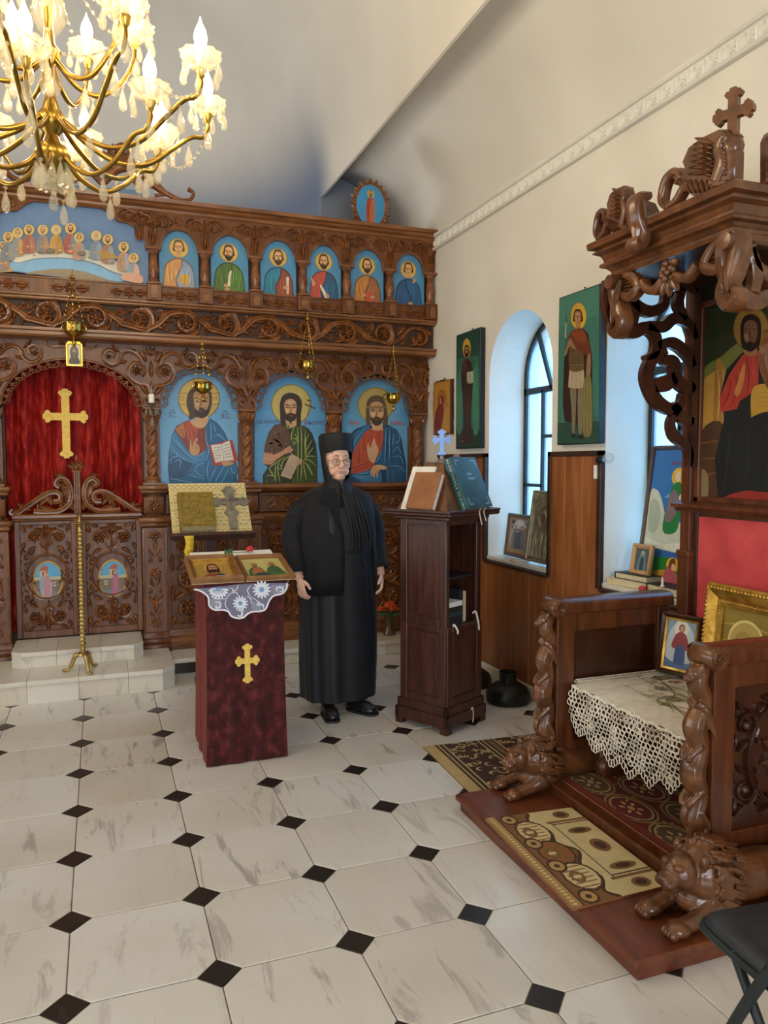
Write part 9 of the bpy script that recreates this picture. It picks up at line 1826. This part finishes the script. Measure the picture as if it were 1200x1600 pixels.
# neck, trunk, legs
b.tube([tuple((NM @ np.array([0, 0.01, z, 1]))[:3]) for z in (1.46, 1.40, 1.34)], [0.052, 0.055, 0.08], 18)
for c, r in (((0, 0.01, 1.27), (0.165, 0.095, 0.12)), ((0, 0, 1.10), (0.15, 0.10, 0.18)), ((0, 0, 0.92), (0.16, 0.11, 0.13))): E_(c, r, NM)
ARM = {}
for s in (-1, 1):
    sh, el, wr = np.array([s*0.165, 0.01, 1.30]), np.array([s*0.255, 0.035, 1.075]), np.array([s*0.265-0.0*s, -0.055, 0.865])
    hd = np.array([s*0.262, -0.085, 0.835]); ARM[s] = (sh, el, wr, hd)
    b.tube(smooth([sh, el, wr, hd], 6), np.interp(np.linspace(0, 1, 19), [0, 0.33, 0.6, 0.9, 1], [0.05, 0.040, 0.032, 0.024, 0.025]), 14, NM)
    # palm and five fingers, relaxed curl towards the body
    Z_ = nrm(np.array([s*-0.05, -0.22, -0.97])); X_ = nrm(np.array([-s*0.30, -0.95, 0.0])); X_ = nrm(X_-Z_*np.dot(X_, Z_)); Y_ = np.cross(Z_, X_)      # Z along the hand, X across the knuckles, Y back-to-palm
    if np.dot(Y_, (-s, 0, 0)) < 0: Y_ = -Y_
    pc_ = hd+Z_*0.040
    Mp = np.eye(4); Mp[:3, 0] = X_; Mp[:3, 1] = Y_; Mp[:3, 2] = Z_; Mp[:3, 3] = pc_; b.sphere((0, 0, 0), (0.037, 0.015, 0.046), 16, 12, NM @ Mp)
    for k, (u, L) in enumerate(((0.029, 0.062), (0.0098, 0.072), (-0.0098, 0.068), (-0.028, 0.054))):
        p0 = pc_+X_*u+Z_*0.026; dirs = X_*u*1.6; p1 = p0+(Z_*0.9+dirs+Y_*0.15)*L*0.45; p2 = p1+(Z_*0.75+dirs+Y_*0.62)*L*0.35; p3 = p2+(Z_*0.45+Y_*0.9)*L*0.24
        b.tube(smooth([p0, p1, p2, p3], 3), np.linspace(0.0088, 0.0068, 10), 10, NM); b.sphere(tuple((NM @ np.append(p3, 1))[:3]), 0.0069, 8, 6)
    t0 = pc_+X_*0.026-Z_*0.022; t1 = t0+X_*0.022+Z_*0.022+Y_*0.012; t2 = t1+Z_*0.026+X_*0.004+Y_*0.012; b.tube(smooth([t0, t1, t2], 4), np.linspace(0.0125, 0.0085, 9), 10, NM); b.sphere(tuple((NM @ np.append(t2, 1))[:3]), 0.0088, 8, 6)
    b.tube([tuple((NM @ np.array([s*0.085, 0, z, 1]))[:3]) for z in (0.92, 0.5, 0.10)], [0.085, 0.06, 0.045], 14); E_((s*0.095, -0.03, 0.06), (0.04, 0.09, 0.04), NM)
body_me = remesh(b, 0.0034, 'body', 1); mkobj('body', body_me, pn)
def face_part(name, mat, fn, M=HM): q = MB().mat(mat); fn(q); return q.build(name, pn, 60)
eyes = MB().mat('eye_white')
for s in (-1, 1): eyes.sphere((s*0.0315, -0.0735, 0.008), (0.0128, 0.0125, 0.0075), 14, 10, HM)
eyes.mat('iris')
for s in (-1, 1): eyes.sphere((s*0.0315+0.002, -0.0825, 0.008), (0.0062, 0.0042, 0.0062), 12, 8, HM)
eyes.build('eyes', pn, 60)
q = MB().mat('brow')
for s in (-1, 1): q.tube(smooth([(s*0.014, -0.0875, 0.036), (s*0.032, -0.0865, 0.043), (s*0.052, -0.074, 0.036)], 4), [0.002]*2+[0.0032]*5+[0.0018]*2, 6, HM)
for s in (-1, 1): q.tube(smooth([(s*0.019, -0.084, 0.0125), (s*0.032, -0.0875, 0.0155), (s*0.045, -0.080, 0.011)], 4), 0.0016, 5, HM)
q.build('eyebrows', pn, 60); q = MB().mat('lip'); q.sphere((0, -0.0915, -0.0525), (0.0205, 0.0052, 0.0036), 14, 8, HM); q.sphere((0, -0.0905, -0.0605), (0.018, 0.0055, 0.0042), 14, 8, HM); q.build('lips', pn, 60)
# glasses
gz = MB().mat('glasses_metal')
for s in (-1, 1):
    gz.tube([(s*0.034+0.0235*math.cos(t), -0.099+0.010*abs(math.cos(t))*(1 if math.cos(t)*s > 0 else 0), 0.004+0.0215*math.sin(t)) for t in np.linspace(0, 2*PI, 26, endpoint=False)], 0.0015, 6, HM, closed=True); gz.tube(smooth([(s*0.057, -0.090, 0.010), (s*0.074, -0.060, 0.012), (s*0.080, 0.0, 0.010)], 4), 0.0015, 6, HM)
gz.tube(smooth([(-0.011, -0.100, 0.008), (0, -0.104, 0.012), (0.011, -0.100, 0.008)], 4), 0.0014, 6, HM); go = gz.build('glasses', pn, 60); q = MB().mat('lens')
for s in (-1, 1): q.lathe([(0.0225, -0.0006), (0.0225, 0.0006)], 22, HM @ T(s*0.034, -0.0985, 0.004) @ R('x', PI/2)); 
q.build('lenses', go, 0)
# cap and veil
q = MB().mat('black_veil'); nA = 40; V = []; Fc = []; lv = [(0.046, 0.092, 0.112), (0.075, 0.096, 0.114), (0.115, 0.101, 0.117), (0.150, 0.103, 0.117), (0.163, 0.099, 0.112), (0.169, 0.088, 0.100), (0.170, 0.03, 0.04)]
for z, rx, ry in lv:
    for i in range(nA): a = 2*PI*i/nA; V.append((rx*math.cos(a), 0.012+ry*math.sin(a), z+(0.030*max(0, -math.sin(a))**2 if z < 0.06 else 0.010*max(0, -math.sin(a)))))
for j in range(len(lv)-1): Fc += [(j*nA+i, j*nA+(i+1) % nA, (j+1)*nA+(i+1) % nA, (j+1)*nA+i) for i in range(nA)]
Fc.append(tuple(range((len(lv)-1)*nA, len(lv)*nA))); q.add(V, Fc, HM); q.build('cap', pn, 40)
q = MB().mat('black_veil'); V = []; Fc = []; nV = 44
lev = [(0.155, 78, 0.106, 0.122, 0.014), (0.10, 70, 0.104, 0.120, 0.014), (0.05, 68, 0.097, 0.114, 0.010), (0.0, 66, 0.092, 0.106, 0.008), (-0.04, 62, 0.088, 0.100, 0.004), (-0.075, 52, 0.083, 0.098, 0.0), (-0.100, 38, 0.080, 0.096, -0.004), (-0.120, 6, 0.076, 0.092, -0.004), (-0.14, 1, 0.085, 0.095, 0.0), (-0.175, 1, 0.125, 0.108, 0.006), (-0.215, 1, 0.175, 0.122, 0.010), (-0.27, 1, 0.205, 0.140, 0.008)]
for k, (z, gap, rx, ry, oy) in enumerate(lev):
    for i in range(nV+1):
        g = math.radians(gap); a = -PI/2+g+(2*PI-2*g)*i/nV; f = 1+(0.035*math.sin(7*a+k*0.5)+0.02*math.sin(13*a+1))*max(0, (k-6)/5)
        V.append((rx*f*math.cos(a), oy+ry*f*math.sin(a), z))
for j in range(len(lev)-1): Fc += [(j*(nV+1)+i, j*(nV+1)+i+1, (j+1)*(nV+1)+i+1, (j+1)*(nV+1)+i) for i in range(nV)]
q.add(V, Fc, NM @ T(*HD) @ R('z', math.radians(-3))); vo = q.build('veil', pn, 70); md = vo.modifiers.new('t', 'SOLIDIFY'); md.thickness = 0.004; md.offset = -1
# robe: long dress with hanging folds
def loft(q, rows, nA, fold, M, gap=None):
    V = []; Fc = []; cl = gap is None
    for k, (z, cx, cy, rx, ry, amp) in enumerate(rows):
        for i in range(nA if cl else nA+1):
            if cl: a = 2*PI*i/nA
            else: g0, g1 = gap[k]; a = g0+(g1-g0)*i/nA
            ca, sa = math.cos(a), math.sin(a); e = 0.82; px = math.copysign(abs(ca)**e, ca); py = math.copysign(abs(sa)**e, sa); f = 1+amp*fold(a, z)
            V.append((cx+rx*px*f, cy+ry*py*f, z))
    n = nA if cl else nA+1
    for j in range(len(rows)-1):
        for i in range(nA):
            i2 = (i+1) % n if cl else i+1; Fc.append((j*n+i, j*n+i2, (j+1)*n+i2, (j+1)*n+i))
    q.add(V, Fc, M)
q = MB().mat('black_robe'); fd = lambda a, z: math.sin(9*a+0.6*z)+0.6*math.sin(17*a+1.3+z)
loft(q, [(1.37, 0, 0.0, 0.10, 0.085, 0), (1.33, 0, 0, 0.19, 0.115, 0.01), (1.25, 0.0, -0.01, 0.205, 0.135, 0.015), (1.12, 0.0, -0.02, 0.205, 0.155, 0.02), (1.0, 0, -0.02, 0.208, 0.16, 0.012), (0.96, 0, -0.02, 0.212, 0.162, 0.02), (0.80, 0.005, -0.01, 0.228, 0.17, 0.022), (0.55, 0.01, -0.005, 0.236, 0.175, 0.026), (0.30, 0.008, -0.005, 0.234, 0.178, 0.03), (0.085, 0.006, -0.005, 0.226, 0.180, 0.034)], 72, fd, NM); q.build('robe', pn, 70)
q = MB().mat('black_veil'); q.tube([(0.214*math.cos(t)*0.99, -0.02+0.166*math.sin(t), 0.985+0.006*math.sin(3*t)) for t in np.linspace(0, 2*PI, 40, endpoint=False)], 0.005, 6, NM, closed=True); q.tube(smooth([(0.10, -0.185, 0.98), (0.125, -0.19, 0.90), (0.15, -0.185, 0.80), (0.155, -0.19, 0.70)], 4), 0.005, 6, NM); q.build('belt', pn, 60)
# coat: open on her left, sleeves, collar
q = MB().mat('black_cloth'); fc_ = lambda a, z: math.sin(5*a+z*2)+0.5*math.sin(11*a+0.4)
rows = [(1.375, 0, 0.005, 0.105, 0.090, 0), (1.345, 0, 0.005, 0.185, 0.112, 0.0), (1.31, 0, 0.0, 0.222, 0.128, 0.004), (1.22, 0, -0.005, 0.238, 0.148, 0.006), (1.10, 0, -0.012, 0.240, 0.168, 0.01), (0.98, 0, -0.012, 0.243, 0.176, 0.012), (0.85, 0, -0.008, 0.250, 0.182, 0.014), (0.735, 0, -0.005, 0.256, 0.188, 0.016)]
gp_ = [(-PI/2+0.10-0.0, 3*PI/2-0.30)]*2+[(-PI/2+0.30, 3*PI/2-0.25), (-PI/2+0.55, 3*PI/2-0.12), (-PI/2+0.75, 3*PI/2-0.05), (-PI/2+0.85, 3*PI/2-0.04), (-PI/2+0.9, 3*PI/2-0.05), (-PI/2+0.92, 3*PI/2-0.06)]
loft(q, rows, 64, fc_, NM, gp_); co = q.build('coat', pn, 70); md = co.modifiers.new('t', 'SOLIDIFY'); md.thickness = 0.006
for s in (-1, 1):
    sh, el, wr, hd = ARM[s]; q = MB().mat('black_cloth'); pth = smooth([sh+np.array([-s*0.02, 0, 0.0]), sh+np.array([s*0.048, 0.005, -0.065]), (sh+el)/2+np.array([s*0.022, 0.004, 0]), el+np.array([s*0.01, 0, 0]), (el+wr)/2, wr+(wr-el)*0.02], 6)
    rr = np.interp(np.linspace(0, 1, len(pth)), [0, 0.18, 0.4, 0.6, 0.8, 1], [0.045, 0.066, 0.076, 0.074, 0.064, 0.054]); q.tube(pth, rr*(1+0.03*np.sin(np.arange(len(pth))*2.1)), 22, NM, cap=False); so2 = q.build('sleeve', pn, 70); md = so2.modifiers.new('t', 'SOLIDIFY'); md.thickness = 0.004
q = MB().mat('black_cloth'); Fl = frame((NM @ np.array([-0.075, -0.142, 1.235, 1]))[:3], (NM @ np.array([1, 0, 0, 0]))[:3], (NM @ np.array([0, 0.22, 0.97, 0]))[:3], (NM @ np.array([0, -0.97, 0.22, 0]))[:3]); q.prism([(0.03, -0.12), (-0.045, 0.05), (-0.08, 0.055), (-0.055, 0.13), (0.02, 0.14), (0.045, 0.0)], 0, 0.008, Fl); q.build('lapel', pn, 0)
# scarf ends falling from the veil
q = MB().mat('black_veil')
for x0, x1, w_ in ((0.03, 0.075, 0.02), (0.05, 0.10, 0.018), (0.07, 0.125, 0.018), (0.09, 0.148, 0.018), (0.0, 0.035, 0.02), (0.015, 0.055, 0.018)): q.tube(smooth([(x0, -0.115, 1.335), ((x0+x1)/2, -0.160, 1.22), (x1, -0.178, 1.10), (x1+0.004, -0.176, 1.0)], 5), np.linspace(w_*0.7, w_*0.35, 16), 10, NM @ SC(1, 1, 1))
q.build('scarf', pn, 70)
for s, ang in ((-1, -0.15), (1, 0.5)):
    q = MB().mat('black_leather'); Mx = NM @ T(s*0.105, -0.155 if s < 0 else -0.145, 0) @ R('z', ang); q.sphere((0, 0.0, 0.035), (0.047, 0.10, 0.040), 18, 12, Mx); q.sphere((0, -0.055, 0.028), (0.047, 0.055, 0.030), 18, 12, Mx); q.sphere((0, 0.06, 0.05), (0.042, 0.06, 0.05), 18, 12, Mx); me = remesh(q, 0.005, 'shoe', 2); sh_ = mkobj('shoe', me, pn); q = MB().mat('black_book'); q.prism(smooth([(-0.04, -0.10), (0, -0.118), (0.04, -0.10), (0.046, -0.03), (0.038, 0.09), (-0.038, 0.09), (-0.046, -0.03)], 4, True), 0.0, 0.012, (Mx[:3, 3], Mx[:3, 0], Mx[:3, 1], Mx[:3, 2])); q.build('sole', sh_, 30)
